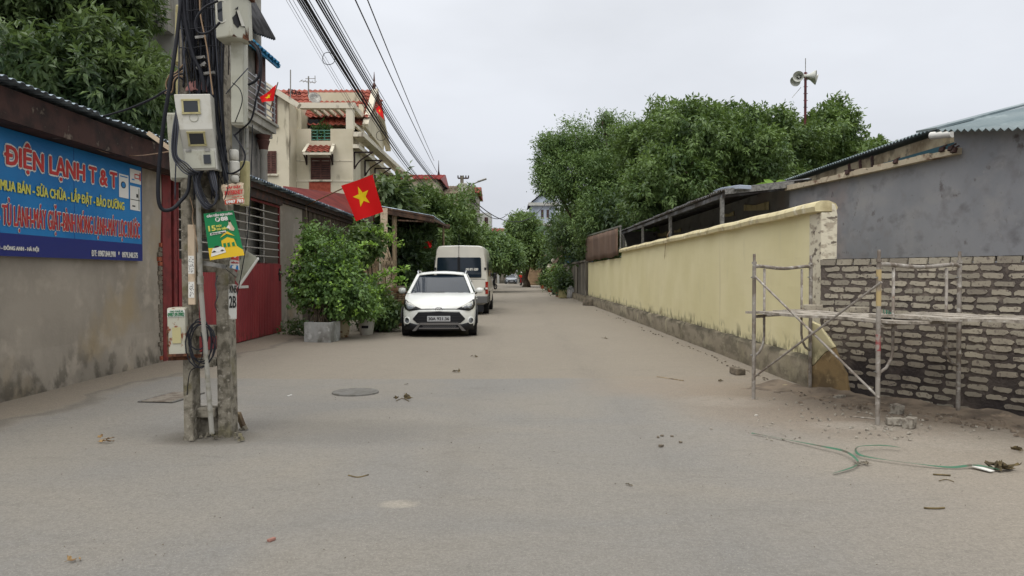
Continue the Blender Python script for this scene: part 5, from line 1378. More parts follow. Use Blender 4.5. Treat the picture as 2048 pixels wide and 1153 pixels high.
# new brick wall
M['mortar'] = mat('wet_mortar', c8(106, 97, 90), .95, [(c8(80, 73, 69), 2.2, .44, .62), (c8(128, 118, 108), 6, .56, .70), (c8(62, 57, 56), 1.2, .42, .60, None, (.3, 1.1))], .9, 28, bdist=.02)
def brickmat():
    mt, nt, bs = _nt('cement_brick')
    g = nt.nodes.new('ShaderNodeNewGeometry')
    c = _mix(nt, g.outputs['Random Per Island'], c8(176, 168, 150), c8(144, 138, 124))
    c = _mix(nt, _range(nt, _noise(nt, 22, 5), .56, .66), c, c8(112, 103, 95))
    c = _mix(nt, _math(nt, 'MULTIPLY', _range(nt, _noise(nt, 1.3, 3), .45, .62), .5), c, c8(118, 108, 98))
    nt.links.new(c, bs.inputs['Base Color']); bs.inputs['Roughness'].default_value = .95
    _bump(nt, bs, _noise(nt, 60, 4), .5, .01)
    return mt
M['brick_new'] = brickmat()
Lw = 5.2; Hw = EYE + (HOR - 519) / FPX * A0.y
bw = thing('brick_wall', 'unfinished wall of pale bricks in smeared wet mortar behind the scaffold', 'wall', A0)
def wf(u, z, l=0): return A0 + bd * u + V(0, 0, z) + nrm * l
mb = MB(); rr = random.Random(8); rows = []
for j in range(46):
    rows.append([wf(Lw * i / 200, (Hw - .068) * j / 45, .006 + .007 * math.sin(i * 1.9 + j * 2.3) + rr.uniform(-.004, .004)) for i in range(201)])
mb.grid(rows)
mb.add([wf(0, Hw - .068, 0), wf(Lw, Hw - .068, 0), wf(Lw, Hw - .068, -.2), wf(0, Hw - .068, -.2), wf(0, 0, -.2), wf(Lw, 0, -.2), wf(0, 0, 0), wf(Lw, 0, 0)], [(0, 1, 2, 3), (3, 2, 5, 4), (0, 3, 4, 6), (1, 7, 5, 2)])
mb.build('mortar', M['mortar'], bw, smooth='all')
mb = MB(); rows_n = 20; ph = Hw / rows_n
for j in range(rows_n):
    z0 = Hw - (j + 1) * ph; u = -rr.uniform(0, .2); 
    while u < Lw:
        bl = .205 + rr.uniform(-.015, .015); low = max(0, (.75 - z0) / .75)
        if u > -.08:
            k = 14; pts = []
            sh = rr.uniform(.0, .10) + .10 * low; cx, cz = u + bl / 2, z0 + ph / 2 + rr.uniform(-.004, .004)
            top = (j == 0)
            hx, hz = bl / 2 * (1 - sh * .6 * rr.uniform(.6, 1.6)), (ph / 2 - .011) * (1 - sh * rr.uniform(.2, 1.6))
            if top: hx, hz, cz = bl / 2 - .004, ph / 2 - .006, z0 + ph / 2
            cx += rr.uniform(-.01, .01) * (0 if top else 1); sk = rr.uniform(-.12, .12) * (0 if top else 1)
            outline = [(-1, -1), (-.6, -1), (-.2, -1), (.2, -1), (.6, -1), (1, -1), (1.02, 0), (1, 1), (.6, 1), (.25, 1), (-.2, 1), (-.65, 1), (-1, 1), (-1.02, 0)]
            cut = rr.choice((0, 0, 0, 1, 2, 3)) if not top else 0
            for q, (ca, sa) in enumerate(outline):
                corner = abs(ca) == 1
                jx = 1 + (0 if top else (rr.uniform(-.16, .0) if corner else rr.uniform(-.05, .05))); jz = 1 + (rr.uniform(-.05, .02) if top else rr.uniform(-.24, .10) - (.35 if corner and rr.random() < .3 + low * .4 else 0))
                if cut == 1 and sa > 0 and ca > .3: jz *= .55
                if cut == 2 and sa < 0 and ca < -.3: jz *= .5
                if cut == 3 and sa > 0 and ca < -.1: jz *= .6
                pts.append((max(.0, cx + hx * ca * jx), cz + hz * sa * jz + sk * ca * hz))
            lf = .014 + rr.uniform(-.003, .004)
            if rr.random() < .97 - .10 * low:
                P = [wf(x, z, lf) for x, z in pts]; B_ = [wf(x, z, -.02) for x, z in pts]; n0 = len(pts)
                mb.add(P + B_, [tuple(range(n0))] + [(i, n0 + i, n0 + (i + 1) % n0, (i + 1) % n0) for i in range(n0)])
                if top: mb.add([wf(u + .003, Hw, lf), wf(u + bl - .003, Hw, lf), wf(u + bl - .003, Hw, -.1), wf(u + .003, Hw, -.1), wf(u + .003, Hw - .05, -.1), wf(u + bl - .003, Hw - .05, -.1)], [(0, 1, 2, 3), (3, 2, 5, 4)])
        u += bl + rr.uniform(.016, .032)
o = mb.build('bricks', M['brick_new'], bw)
# soil heaped at the foot of the wall
M['dirt'] = mat('spilled_mortar_dirt', c8(132, 119, 104), .98, [(c8(98, 88, 78), 3, .46, .64), (c8(146, 130, 112), 8, .56, .7)], .8, 40)
rows = []
rr = random.Random(31)
for i in range(61):
    u = -.7 + (Lw + .7) * i / 60; wdt = .34 + .22 * abs(math.sin(u * 1.9)) + .12 * math.sin(u * 5); row = []
    for j in range(9):
        t_ = j / 8; row.append(wf(u, .04 * (1 - t_) ** 1.6 * (1 + .5 * math.sin(u * 7 + j)) + rr.uniform(-.010, .014) + .014 - .026 * t_, .02 + (wdt + .35) * t_))
    rows.append(row)
mb = MB(); mb.grid(rows); o = mb.build('dirt', M['dirt'], smooth='all'); tag(o, 'brown dirt and spilled mortar along the foot of the brick wall', 'dirt', kind='stuff')

# grey rendered building
GA, GB = V(5.42, 14.62, 0), V(6.07, 10.1, 0); gd = (GB - GA).normalized(); gn = V(gd.y, -gd.x, 0); gn = gn if gn.x < 0 else -gn
M['grey_render'] = mat('grey_render', c8(142, 143, 147), .9, [(c8(130, 132, 137), .8, .4, .6), (c8(148, 147, 148), 1.4, .52, .7, (1, 1, 1.6)), (c8(138, 128, 126), .5, .58, .72), (c8(112, 111, 114), 2.4, .56, .72, (1, 1, 1.5)), (c8(96, 90, 90), 4.5, .64, .72), (c8(128, 127, 130), 5, .52, .72), (c8(152, 152, 152), 7, .66, .78)], .12, 14)
def gp(px, py, l=0): return onp(px, py, GA, GB) + gn * l
gb = thing('grey_building', 'grey cement-rendered building with a cut-off roof beam and a teal corrugated roof', 'building', (6.1, 10, 0))
def G0(p): return V(p.x, p.y, 0)
pl_ = [gp(1579, 381), gp(1924, 306), gp(1909, 296), gp(1907, 259), gp(2200, 259)]
mb = MB(); poly = [G0(pl_[0])] + pl_ + [G0(pl_[-1])]
mb.prism(poly[::-1], -gn * .2); mb.build('wall', M['grey_render'], gb)
M['old_beam'] = mat('old_beam', c8(184, 172, 150), .9, [(c8(122, 96, 80), 4, .52, .62), (c8(206, 196, 172), 9, .56, .7), (c8(90, 82, 70), 12, .62, .74)], .4, 40)
a, b = gp(1580, 377, .05), gp(1924, 301, .05); n = 18; rr = random.Random(6)
mb = MB()
for i in range(n):
    p, q = a.lerp(b, i / n), a.lerp(b, (i + 1) / n); h = .085 + rr.uniform(-.02, .015); mb.bar(p + V(0, 0, h / 2 - .05), q + V(0, 0, h / 2 - .05), .12, h)
mb.build('cut_beam', M['old_beam'], gb)
mb = MB()
for px, py in ((1708, 346), (1806, 324), (1918, 298), (1924, 302), (1900, 300)):
    p = gp(px, py, .12); mb.box(p, (.04, .08, .06), R(8), ry=R(20)); mb.bar(p + V(0, 0, .03), p + V(.02, -.08, .05), .02, .015)
mb.build('rusty_stub', M['rust_beam'], gb)
M['teal_tin'] = mat('teal_tin', c8(128, 140, 143), .5, [(c8(104, 120, 125), .8, .4, .6), (c8(144, 158, 160), 2, .56, .7)], metal=.15)
a = gp(1893, 263, .22); b = gp(2210, 256, .22); rv = V(2.6, .2, 1.0)
mb = MB(); mb.grid(corrug(a, b, V(2.3, 1.0, .62), .12, .022, rag=.03)); mb.build('roof', M['teal_tin'], gb, smooth='all', solid=.004)
a1, b1 = at(1868, 263, 11.6), at(2160, 158, 10.6)
mb = MB(); mb.bar(gp(1892, 262, .3), at(2100, 196, 11.9), .3, .03); mb.build('hip_flashing', M['teal_tin'], gb)
# rear volume: beige wall and eave parallel to the road
RX = 7.1
M['beige_old'] = mat('stained_beige', c8(172, 160, 134), .95, [(c8(120, 106, 84), 1.6, .42, .6), (c8(60, 54, 46), 3, .56, .68), (c8(188, 172, 140), 5, .58, .7)], .3, 20)
mb = MB(); mb.span((RX, 12.2, 0), (RX + .2, 24, 3.78)); mb.span((RX, 12.2, 0), (RX + 6, 12.4, 3.6)); mb.build('rear_wall', M['beige_old'], gb)
mb = MB(); p = onx(1908, 318, RX - .05); q = onx(1740, 345, RX - .05); mb.prism([onx(1914, 283, RX - .06), onx(1914, 302, RX - .06), onx(1765, 336, RX - .06), onx(1765, 327, RX - .06)], (.02, 0, 0)); mb.build('teal_strip', M['plastic_blue'] if False else mat('teal_board', c8(44, 80, 90), .7), gb)
mb = MB(); mb.grid(corrug((RX - .14, 12.0, 3.86), (RX - .14, 24.2, 3.86), (5, 0, .75), .12, .022)); mb.build('rear_roof', M['teal_tin'], gb, smooth='all', solid=.004)
p, q = onx(1905, 268, RX - .1), onx(1862, 272, RX - .25)
mb = MB(); mb.cyl(p, q, .06, 12); o = rebase(mb.build('overflow_pipe', M['white'], smooth=True), q); tag(o, 'short white pipe poking out under the teal eave', 'pipe')
mb = MB()
for px, py in ((1722, 337), (1746, 330), (1700, 345)): p = onx(px, py, RX - .1); mb.bar(p - V(0, 0, .12), p + V(0, .05, .18), .05, .03)
mb.bar(onx(1690, 342, RX - .3), onx(1735, 338, RX - .1), .04, .03); mb.build('broken_stub', M['rust_beam'], gb)

# lean-to shed behind the yellow wall
sh = thing('lean_to_shed', 'long open lean-to shed with thin pale posts and a corrugated roof behind the yellow wall', 'shed', (4.8, 20, 0))
EX, EZ = 4.12, 3.06; ya_, yb_ = 14.65, 28.6
mb = MB(); mb.span((5.5, ya_ + .05, 0), (5.65, yb_ + .2, 3.3)); mb.span((EX + .1, yb_, 0), (5.5, yb_ + .15, 3.1)); mb.build('back_wall', M['grey_render'], sh)
M['tin_old'] = mat('old_tin', c8(96, 96, 98), .6, [(c8(66, 60, 56), 2, .44, .6), (c8(140, 146, 150), 5, .56, .7)], metal=.2)
mb = MB(); mb.grid(corrug((EX - .06, yb_ + .2, EZ + .03), (EX - .06, ya_ - .1, EZ + .03), (1.75, 0, .22), .16, .025, rag=.05)); mb.build('roof', M['tin_old'], sh, smooth='all', solid=.006)
mb = MB(); mb.bar((EX + .02, yb_, EZ - .06), (EX + .02, ya_, EZ - .06), .05, .08); mb.bar((EX, ya_, EZ - .05), (5.46, ya_, EZ + .12), .06, .12); mb.build('eave_beam', M['tin_old'], sh)
mb = MB(); mb.bar((EX, ya_ - .1, EZ + .0), (5.46, ya_ - .1, EZ + .14), .03, .11); mb.build('front_fascia', M['galv'], sh)
for px in (1443, 1340, 1285, 1246):
    y = EX * FPX / (px - CXP); mb = MB(); mb.span((EX - .03, y - .03, 0), (EX + .04, y + .04, EZ - .1)); mb.build('post', M['galv'], sh)
for px0, px1, py0, py1 in ((1490, 1538, 410, 422), (1451, 1468, 428, 434), (1317, 1335, 467, 474), (1350, 1362, 461, 466), (1498, 1520, 440, 444)):
    mb = MB(); p = onx(px0, (py0 + py1) / 2, 5.48); q = onx(px1, (py0 + py1) / 2, 5.48); h = (py1 - py0) / FPX * p.y; 
    mb.prism([p + V(0, 0, -h / 2), q + V(0, 0, -h / 2 + .02), q + V(0, 0, h / 2 + .06), p.lerp(q, .5) + V(0, 0, h * .4), p + V(0, 0, h * .5)], (-.03, 0, 0)); mb.build('paint_patch', M['yellow_cap'], sh)
mb = MB(); mb.bar(onx(1252, 500, 4.2), onx(1246, 470, 4.2), .05, .3); o = rebase(mb.build('grey_board', M['box_grey']), onx(1250, 500, 4.2)); tag(o, 'grey board leaning inside the shed at the far end of the yellow wall', 'board')
p = onx(1452, 377, 4.6)
mb = MB(); mb.prism([onx(1424, 383, 4.3), onx(1478, 378, 4.3), onx(1478, 370, 4.3), onx(1440, 376, 4.3)], (.3, .2, .01)); o = rebase(mb.build('folded_signboard', [M['pale_blue']], bevel=.01), p); tag(o, 'pale blue folded signboard lying on the lean-to roof', 'board')
M['tarp'] = mat('brown_tarp', c8(112, 90, 76), .85, [(c8(98, 78, 66), .8, .4, .6), (c8(126, 104, 90), 2, .55, .7, (1, 1, .3))])
rows = []
for i in range(25):
    t_ = i / 24; y = 38.1 + (26.5 - 38.1) * t_
    rows.append([(YX - .08 + .03 * math.sin(i * 1.3) + (.0 if j else .03), y, (3.33 - .24 * t_) * (j / 5) + (2.12 + .03 * math.sin(i * .9)) * (1 - j / 5)) for j in range(6)])
tsn = thing('tarp_screen', 'brown tarpaulin screen hung above the far end of the yellow wall', 'tarpaulin', (YX, 32, 2.1)); mb = MB(); mb.grid(rows); mb.build('sheet', M['tarp'], tsn, smooth='all', solid=.01)
mb = MB(); mb.bar((YX + .0, 38.2, 3.42), (YX + .0, 26.4, 3.16), .06, .06); mb.bar((YX + .0, 38.2, 2.06), (YX + .0, 38.2, 3.4), .05, .05); mb.bar((YX, 26.45, 2.3), (YX, 26.45, 3.14), .05, .05)
mb.build('frame', M['galv'], tsn)

# old concrete panel wall further on
ow = thing('old_concrete_wall', 'old grey concrete wall streaked with black mould beyond the yellow one', 'wall', (YX, 50, 0))
M['mould_wall'] = mat('mouldy_concrete', c8(124, 118, 106), .95, [(c8(70, 66, 60), 1.2, .42, .58, (1, 2.2, .18)), (c8(150, 144, 132), 3, .56, .7, (1, 1.5, .3)), (c8(90, 84, 76), 2, .4, .6, None, (0, .5))], .3, 15)
mb = MB(); mb.span((YX, yend + .05, 0), (YX + .2, 66, 2.12)); mb.build('panel', M['mould_wall'], ow)
mb = MB(); mb.span((YX - .06, yend + .05, 2.12), (YX + .26, 66, 2.22)); mb.build('coping', M['mould_wall'], ow)
mb = MB()
for k in range(6): mb.span((YX - .05, yend + .3 + k * 4.8, 0), (YX - .002, yend + .6 + k * 4.8, 2.11))
mb.build('pier', M['mould_wall'], ow)
mb = MB(); mb.span((YX - .12, yend + .05, 0), (YX - .055, 66, .38)); mb.build('plinth', M['plinth'], ow)
# red gatepost with lamp beyond
gp_ = thing('red_gatepost', 'red brick gatepost with round globe lamps at the end of the old wall', 'gatepost', (3.6, 68, 0))
mb = MB(); mb.span((3.35, 67.6, 0), (3.85, 68.1, 2.3)); mb.build('shaft', M['brick_clad'], gp_)
mb = MB(); mb.span((3.25, 67.5, 2.3), (3.95, 68.2, 2.42)); mb.build('cap', M['cream_trim'], gp_)
for z, x in ((2.72, 3.7), (2.1, 3.3)):
    mb = MB(Matrix.Translation((x, 67.4, z))); mb.lathe([(.0, -.2), (.14, -.14), (.2, 0), (.14, .14), (0, .2)], Matrix.Identity(4), 12); mb.build('globe_lamp', M['cream_trim'], gp_, smooth='all')
mb = MB(); mb.span((3.24, 67.5, 1.1), (3.3, 67.8, 1.75)); mb.build('white_plate', M['white'], gp_)
# small sheds behind the old wall
ts = thing('blue_tin_shed', 'small shed of blue corrugated tin with a rusty canopy over the old wall', 'shed', (5, 60, 0))
M['blue_tin'] = mat('blue_tin', c8(40, 84, 118), .5, [(c8(30, 64, 92), 1, .4, .6)])
mb = MB(); mb.grid(corrug((4.3, 55, 0), (4.3, 63, 0), (0, 0, 3.3), .35, .06)); mb.span((4.35, 55.1, 0), (7, 62.9, 3.28)); mb.build('wall', M['blue_tin'], ts)
mb = MB(); mb.prism([V(3.5, 60, 2.35), V(4.3, 60, 3.25), V(4.3, 66, 3.25), V(3.5, 66, 2.35)], (0, 0, .06)); mb.build('canopy', M['awning_under'], ts)
mb = MB(); mb.span((3.9, 63.2, 3.4), (4.7, 64.4, 4.0)); mb.build('roof_box', M['dark_steel'], ts)
t, x0, x1 = simple_house('salmon_house', 'small salmon-pink house front with red paper decorations by the gatepost', 1094, 1112, 84, 6, 3.6, M['brick_clad'], M['brick_clad'], 4.2)
mb = MB(); rr = random.Random(12)
for k in range(14): mb.box((4.2 + rr.uniform(0, 1.0), 83.8, 2.3 + rr.uniform(0, .9)), (.3, .04, .25), ry=rr.uniform(-1, 1))
mb.build('red_decoration', M['red_print'], t)
# ================================================================== CARS
def carpaint(name, col, rough=.28):
    return mat(name, col, rough, [(tuple(k * .93 for k in col[:3]) + (1,), 1.5, .45, .6)], coat=.6, spec=.5)
M['paint_white'] = carpaint('paint_white', c8(222, 224, 220))
M['paint_silver'] = carpaint('paint_silver', c8(140, 146, 152))
M['cladding'] = mat('black_cladding', (0.012, 0.013, 0.016, 1), .45)
M['chrome'] = mat('chrome', c8(200, 202, 204), .15, metal=1)
M['tyre'] = mat('tyre', (0.018, 0.018, 0.019, 1), .85, bump=.3, bscale=80)
M['alloy'] = mat('alloy', c8(150, 152, 156), .3, metal=.9)
M['glass_car'] = mat('glass_car', (0.010, 0.018, 0.030, 1), .05, spec=.55)
M['lens'] = mat('lamp_lens', c8(120, 126, 132), .08, [(c8(40, 42, 46), 9, .45, .55)], spec=.8, coat=.6)
M['lens_red'] = mat('lens_red', c8(150, 22, 20), .15, coat=.5)
M['skid'] = mat('skid_silver', c8(134, 134, 136), .35, metal=.5)
M['plate'] = mat('plate', c8(176, 178, 180), .5)
M['seat_dark'] = mat('seat_dark', (0.03, 0.03, 0.032, 1), .8)
def wheel(root, X, x, y, r, w, side):
    t = MB(X @ Matrix.Translation((x, y, r)) @ Matrix.Rotation(R(90), 4, 'Y'))
    t.lathe([(r * .62, -w / 2), (r * .93, -w / 2), (r, -w / 2 + .025), (r, w / 2 - .025), (r * .93, w / 2), (r * .62, w / 2)], Matrix.Identity(4), 28)
    o = t.build('tyre', M['tyre'], root, smooth=True)
    t = MB(X @ Matrix.Translation((x + side * (w / 2 - .03), y, r)) @ Matrix.Rotation(R(90) * side, 4, 'Y'))
    t.lathe([(r * .64, -.04), (r * .64, .015), (r * .58, .015), (r * .55, -.02), (0, -.03)], Matrix.Identity(4), 24)
    for k in range(7):
        a = k * 2 * math.pi / 7; t.bar((.03 * math.cos(a), .03 * math.sin(a), .01), (r * .6 * math.cos(a), r * .6 * math.sin(a), .005), .045, .02)
    t.lathe([(0, .03), (.05, .025), (.06, 0)], Matrix.Identity(4), 12)
    t.build('rim', M['alloy'], o)
def hatchback(loc, yaw, paint, label, group=None):
    root = thing('parked_car', label, 'car', loc, group)
    X = Matrix.Translation(loc) @ Matrix.Rotation(yaw, 4, 'Z')
    B = lambda: MB(X)
    half = [(0, 0), (.25, .008), (.46, .035), (.62, .085), (.74, .17), (.82, .30), (.86, .48), (.875, .75), (.88, 1.1), (.88, 1.6), (.88, 2.2), (.88, 2.9), (.87, 3.35), (.835, 3.7), (.76, 3.86), (.5, 3.94), (0, 3.96)]
    n = len(half)
    def zs(x, y):     # shoulder height
        z = .69 + .30 * min(1, max(0, y - .02) / 1.05) ** .62 if y < 1.1 else .985 + .045 * (y - 1.1) / 2.7
        return z
    levels = [(.17, .10, .12, .10), (.22, .03, .04, .04), (.34, .0, .0, .0), (.50, .0, -.01, 0), (.62, .006, .0, 0), (1.0, .05, .05, .06)]
    rings = []
    for f, ix, fy, ry in levels:
        ring = []
        for sgn in (1, -1):
            seq = range(n) if sgn == 1 else range(n - 2, 0, -1)
            for i in seq:
                x, y = half[i]; zt_ = zs(x, y)
                z = zt_ if f == 1.0 else f
                fw = max(0, 1 - y / .6); rw = max(0, 1 - (3.96 - y) / .6)
                ring.append(V(sgn * max(0, x - ix * (x / .88)), y + fy * fw - ry * rw, z))
        rings.append(ring)
    b = B(); b.grid(rings, closed=True)
    # bonnet and rear deck across the shoulder ring
    top = rings[-1]; m = len(top); rows = []
    for i in range(n):
        l, r_ = top[(m - i) % m] if i not in (0, n - 1) else top[i], top[i]
        if i == 0: l = r_ = top[0]
        if i == n - 1: l = r_ = top[n - 1]
        row = []
        for k in range(11):
            t = k / 10; p = l.lerp(r_, t); cr = .045 * (1 - (2 * t - 1) ** 2) * min(1, half[i][1] / .5 + .05) if half[i][1] < 1.3 else .02
            crease = .012 * math.exp(-((abs(2 * t - 1) - .72) / .12) ** 2) if .1 < half[i][1] < 1.2 else 0
            row.append(p + V(0, 0, cr + crease))
        rows.append(row)
    b.grid(rows); body = b.build('body', paint, root, smooth=True)
    # underside shadow tray
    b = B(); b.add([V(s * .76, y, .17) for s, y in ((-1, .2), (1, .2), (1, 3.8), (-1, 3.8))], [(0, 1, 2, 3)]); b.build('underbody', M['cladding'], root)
    # cabin glass
    def cab_row(y, z, w, bow, n_=9):
        return [V(w * (2 * k / (n_ - 1) - 1), y - bow * (1 - (2 * k / (n_ - 1) - 1) ** 2), z) for k in range(n_)]
    b = B()
    f0, f1 = cab_row(1.12, .99, .735, .14), cab_row(1.86, 1.445, .555, .07)
    b.grid([f0, [p.lerp(q, .5) + V(0, -.02, .015) for p, q in zip(f0, f1)], f1]); b.build('windscreen', M['glass_car'], root, smooth='all')
    b = B(); r0, r1 = cab_row(3.86, 1.02, .70, -.06), cab_row(3.52, 1.44, .56, -.04); b.grid([r1, r0]); b.build('rear_window', M['glass_car'], root, smooth='all')
    for s in (-1, 1):
        b = B()
        lo = [V(s * .79, 1.12, .985), V(s * .845, 1.7, 1.0), V(s * .85, 2.5, 1.02), V(s * .84, 3.2, 1.04), V(s * .75, 3.8, 1.06)]
        hi = [V(s * .70, 1.30, 1.13), V(s * .60, 1.86, 1.43), V(s * .61, 2.5, 1.475), V(s * .59, 3.2, 1.46), V(s * .58, 3.5, 1.43)]
        b.grid([lo, hi] if s > 0 else [hi, lo]); b.build('side_window', M['glass_car'], root, smooth='all')
        b = B()
        b.bar(V(s * .775, 1.06, .99), V(s * .585, 1.84, 1.455), .075, .05, up=(0, -.5, 1))
        b.bar(V(s * .85, 2.45, 1.0), V(s * .615, 2.5, 1.47), .03, .07); b.bar(V(s * .73, 3.84, 1.02), V(s * .58, 3.5, 1.45), .08, .09)
        b.bar(V(s * .585, 1.80, 1.45), V(s * .59, 3.55, 1.45), .06, .05)
        b.build('window_pillar', paint, root, bevel=.012)
        b = B(); b.tube([V(s * .60, 1.95, 1.475), V(s * .615, 2.05, 1.53), V(s * .62, 2.4, 1.55), V(s * .615, 3.1, 1.55), V(s * .59, 3.45, 1.50)], .02, 8); b.build('roof_rail', M['chrome'], root, smooth=True)
    b = B(); rows = []
    for y, z, w in ((1.80, 1.43, .575), (1.87, 1.465, .585), (2.2, 1.49, .60), (2.8, 1.495, .60), (3.3, 1.475, .59), (3.6, 1.44, .57)):
        rows.append([V(w * (k / 5 - 1), y - .07 * (1 - (k / 5 - 1) ** 2) * (y < 2), z + .045 * (1 - (k / 5 - 1) ** 2)) for k in range(11)])
    b.grid(rows); b.build('roof', paint, root, smooth='all', solid=.02)
    # seats seen dimly
    b = B()
    for s in (-1, 1): b.box((s * .36, 2.35, 1.0), (.46, .14, .6)); b.box((s * .36, 2.38, 1.36), (.24, .1, .16))
    b.box((0, 1.5, .96), (1.3, .5, .1)); b.build('seats', M['seat_dark'], root, bevel=.03)
    # front surface helper: x, z -> point on the nose
    def fy(x, z):
        ax = min(.87, abs(x)); y = 0
        for i in range(n - 1):
            if half[i][0] <= ax <= half[i + 1][0] + 1e-6: y = half[i][1] + (half[i + 1][1] - half[i][1]) * (ax - half[i][0]) / max(1e-6, half[i + 1][0] - half[i][0]); break
        if z > .62: y += (z - .62) * (.75 if z < .69 else .75)
        if z < .34: y += (.34 - z) * .3
        return y
    def patch(b, pts, lift, m_=0, thick=.02):
        pts = [V(x, fy(x, z) - lift, z) for x, z in pts]
        if thick: b.prism(pts, (0, thick, 0), m_)
        else: b.add(pts, [tuple(range(len(pts)))], m_)
    def dens(pts, k=6):
        out = []
        for i in range(len(pts)):
            a, c = pts[i], pts[(i + 1) % len(pts)]
            for q in range(k): out.append((a[0] + (c[0] - a[0]) * q / k, a[1] + (c[1] - a[1]) * q / k))
        return out
    def strip(b, lo, hi, lift, m_=0, k=16):
        """band between two polylines given as functions of t, hugging the nose"""
        r0 = []; r1 = []; rm = []
        for i in range(k + 1):
            t = i / k; a = lo(t); c = hi(t); mid = ((a[0] + c[0]) / 2, (a[1] + c[1]) / 2)
            for q, rr_ in ((a, r0), (mid, rm), (c, r1)): rr_.append(V(q[0], fy(*q) - lift, q[1]))
        b.grid([r0, rm, r1], m_)
    pl_fn = lambda pts: (lambda t: _poly(pts, t))
    def _poly(pts, t):
        t = t * (len(pts) - 1); i = min(int(t), len(pts) - 2); f = t - i
        return (pts[i][0] + (pts[i + 1][0] - pts[i][0]) * f, pts[i][1] + (pts[i + 1][1] - pts[i][1]) * f)
    # lower black cladding wrapping the nose
    b = B(); strip(b, pl_fn([(-.865, .17), (-.5, .165), (0, .16), (.5, .165), (.865, .17)]), pl_fn([(-.865, .37), (-.62, .33), (-.5, .30), (0, .30), (.5, .30), (.62, .33), (.865, .37)]), .012); 
    b.build('lower_cladding', M['cladding'], root, smooth='all', solid=.01)
    b = B(); strip(b, pl_fn([(-.50, .335), (0, .335), (.50, .335)]), pl_fn([(-.47, .585), (0, .60), (.47, .585)]), .014, k=12)
    strip(b, pl_fn([(-.60, .42), (-.50, .335)]), pl_fn([(-.60, .44), (-.47, .585)]), .014, k=4); strip(b, pl_fn([(.50, .335), (.60, .42)]), pl_fn([(.47, .585), (.60, .44)]), .014, k=4)
    g_ = b.build('grille', M['cladding'], root, solid=.012)
    b = B()
    for z, w in ((.545, .46), (.485, .50), (.425, .54), (.365, .5)): strip(b, pl_fn([(-w, z - .008), (0, z - .008), (w, z - .008)]), pl_fn([(-w, z + .008), (0, z + .008), (w, z + .008)]), .026, k=12)
    b.build('slats', M['seat_dark'], g_, solid=.008)
    b = B(); strip(b, pl_fn([(-.49, .60), (0, .614), (.49, .60)]), pl_fn([(-.485, .612), (0, .628), (.485, .612)]), .018, k=12); b.build('grille_trim', paint, g_, solid=.01)
    b = B(); strip(b, pl_fn([(-.50, .648), (0, .655), (.50, .648)]), pl_fn([(-.50, .662), (0, .672), (.50, .662)]), .012, k=14); b.build('bonnet_gap', M['cladding'], root, solid=.006)
    # plate
    b = B(); yp = fy(0, .44) - .045; b.box((0, yp, .44), (.53, .016, .125)); pt = b.build('number_plate', M['plate'], root, bevel=.004)
    b = B(); fn = lambda u, v, l=0: V(-.235 + .47 * u, yp - .010 - l, .405 + .07 * v); put_text(b, fn, '30A 921.36', 0, 0, 1, 1, 0, 0, .008, .03, step=.0004); b.build('plate_lettering', M['dark_print'], pt)
    # emblem
    b = B(); b.M = X @ Matrix.Translation((0, fy(0, .66) - .03, .655)) @ Matrix.Rotation(R(90), 4, 'X')
    ell = [V(.085 * math.cos(a * .314), .045 * math.sin(a * .314), 0) for a in range(21)]
    b.tube(ell, .008, 6); b.bar((-.035, -.035, 0), (-.015, .035, 0), .018, .012); b.bar((.015, -.035, 0), (.035, .035, 0), .018, .012); b.bar((-.028, -.004, 0), (.028, .006, 0), .014, .012); b.build('emblem', M['chrome'], root)
    for s in (-1, 1):
        # headlights
        b = B(); lo = [(s * .40, .655), (s * .56, .635), (s * .70, .615), (s * .79, .655), (s * .835, .74)]; hi = [(s * .40, .672), (s * .56, .742), (s * .70, .82), (s * .77, .865), (s * .815, .875)]
        strip(b, pl_fn(lo), pl_fn(hi), .016, k=14); hl = b.build('headlight', M['cladding'], root, smooth='all', solid=.012)
        b = B(); strip(b, pl_fn([(s * .58, .665), (s * .70, .645), (s * .77, .68)]), pl_fn([(s * .58, .72), (s * .70, .755), (s * .77, .80)]), .030, k=8); b.build('lens', M['lens'], hl, smooth='all', solid=.006)
        b = B(); strip(b, pl_fn([(s * .40, .664), (s * .56, .728), (s * .70, .805), (s * .77, .85)]), pl_fn([(s * .40, .674), (s * .56, .745), (s * .70, .822), (s * .77, .867)]), .034, k=10); b.build('light_strip', M['white'], hl, solid=.006)
        # fog lamp
        q = V(s * .735, fy(.735, .39), .39)
        b = B(); b.M = X @ Matrix.Translation(q + V(0, -.012, 0)) @ Matrix.Rotation(s * R(26), 4, 'Z') @ Matrix.Rotation(R(90), 4, 'X')
        b.lathe([(.085, -.02), (.085, .012), (.066, .02), (.06, .006)], Matrix.Identity(4), 20); f_ = b.build('fog_lamp', paint, root, smooth=True)
        b = B(); b.M = X @ Matrix.Translation(q + V(0, -.02, 0)) @ Matrix.Rotation(s * R(26), 4, 'Z') @ Matrix.Rotation(R(90), 4, 'X'); b.lathe([(.062, 0), (.05, .012), (.03, .006), (0, .01)], Matrix.Identity(4), 16); b.build('lens', M['lens'], f_, smooth='all')
        # mirror
        b = B(); b.M = X @ Matrix.Translation((s * .955, 1.32, 1.06)); b.lathe([(0, -.07), (.07, -.06), (.10, 0), (.075, .06), (0, .075)], Matrix.Scale(.8, 4, (0, 1, 0)), 14); mi = b.build('wing_mirror', paint, root, smooth='all')
        b = B(); b.bar((s * .84, 1.34, .98), (s * .92, 1.33, 1.02), .05, .035); b.build('mirror_arm', M['cladding'], mi)
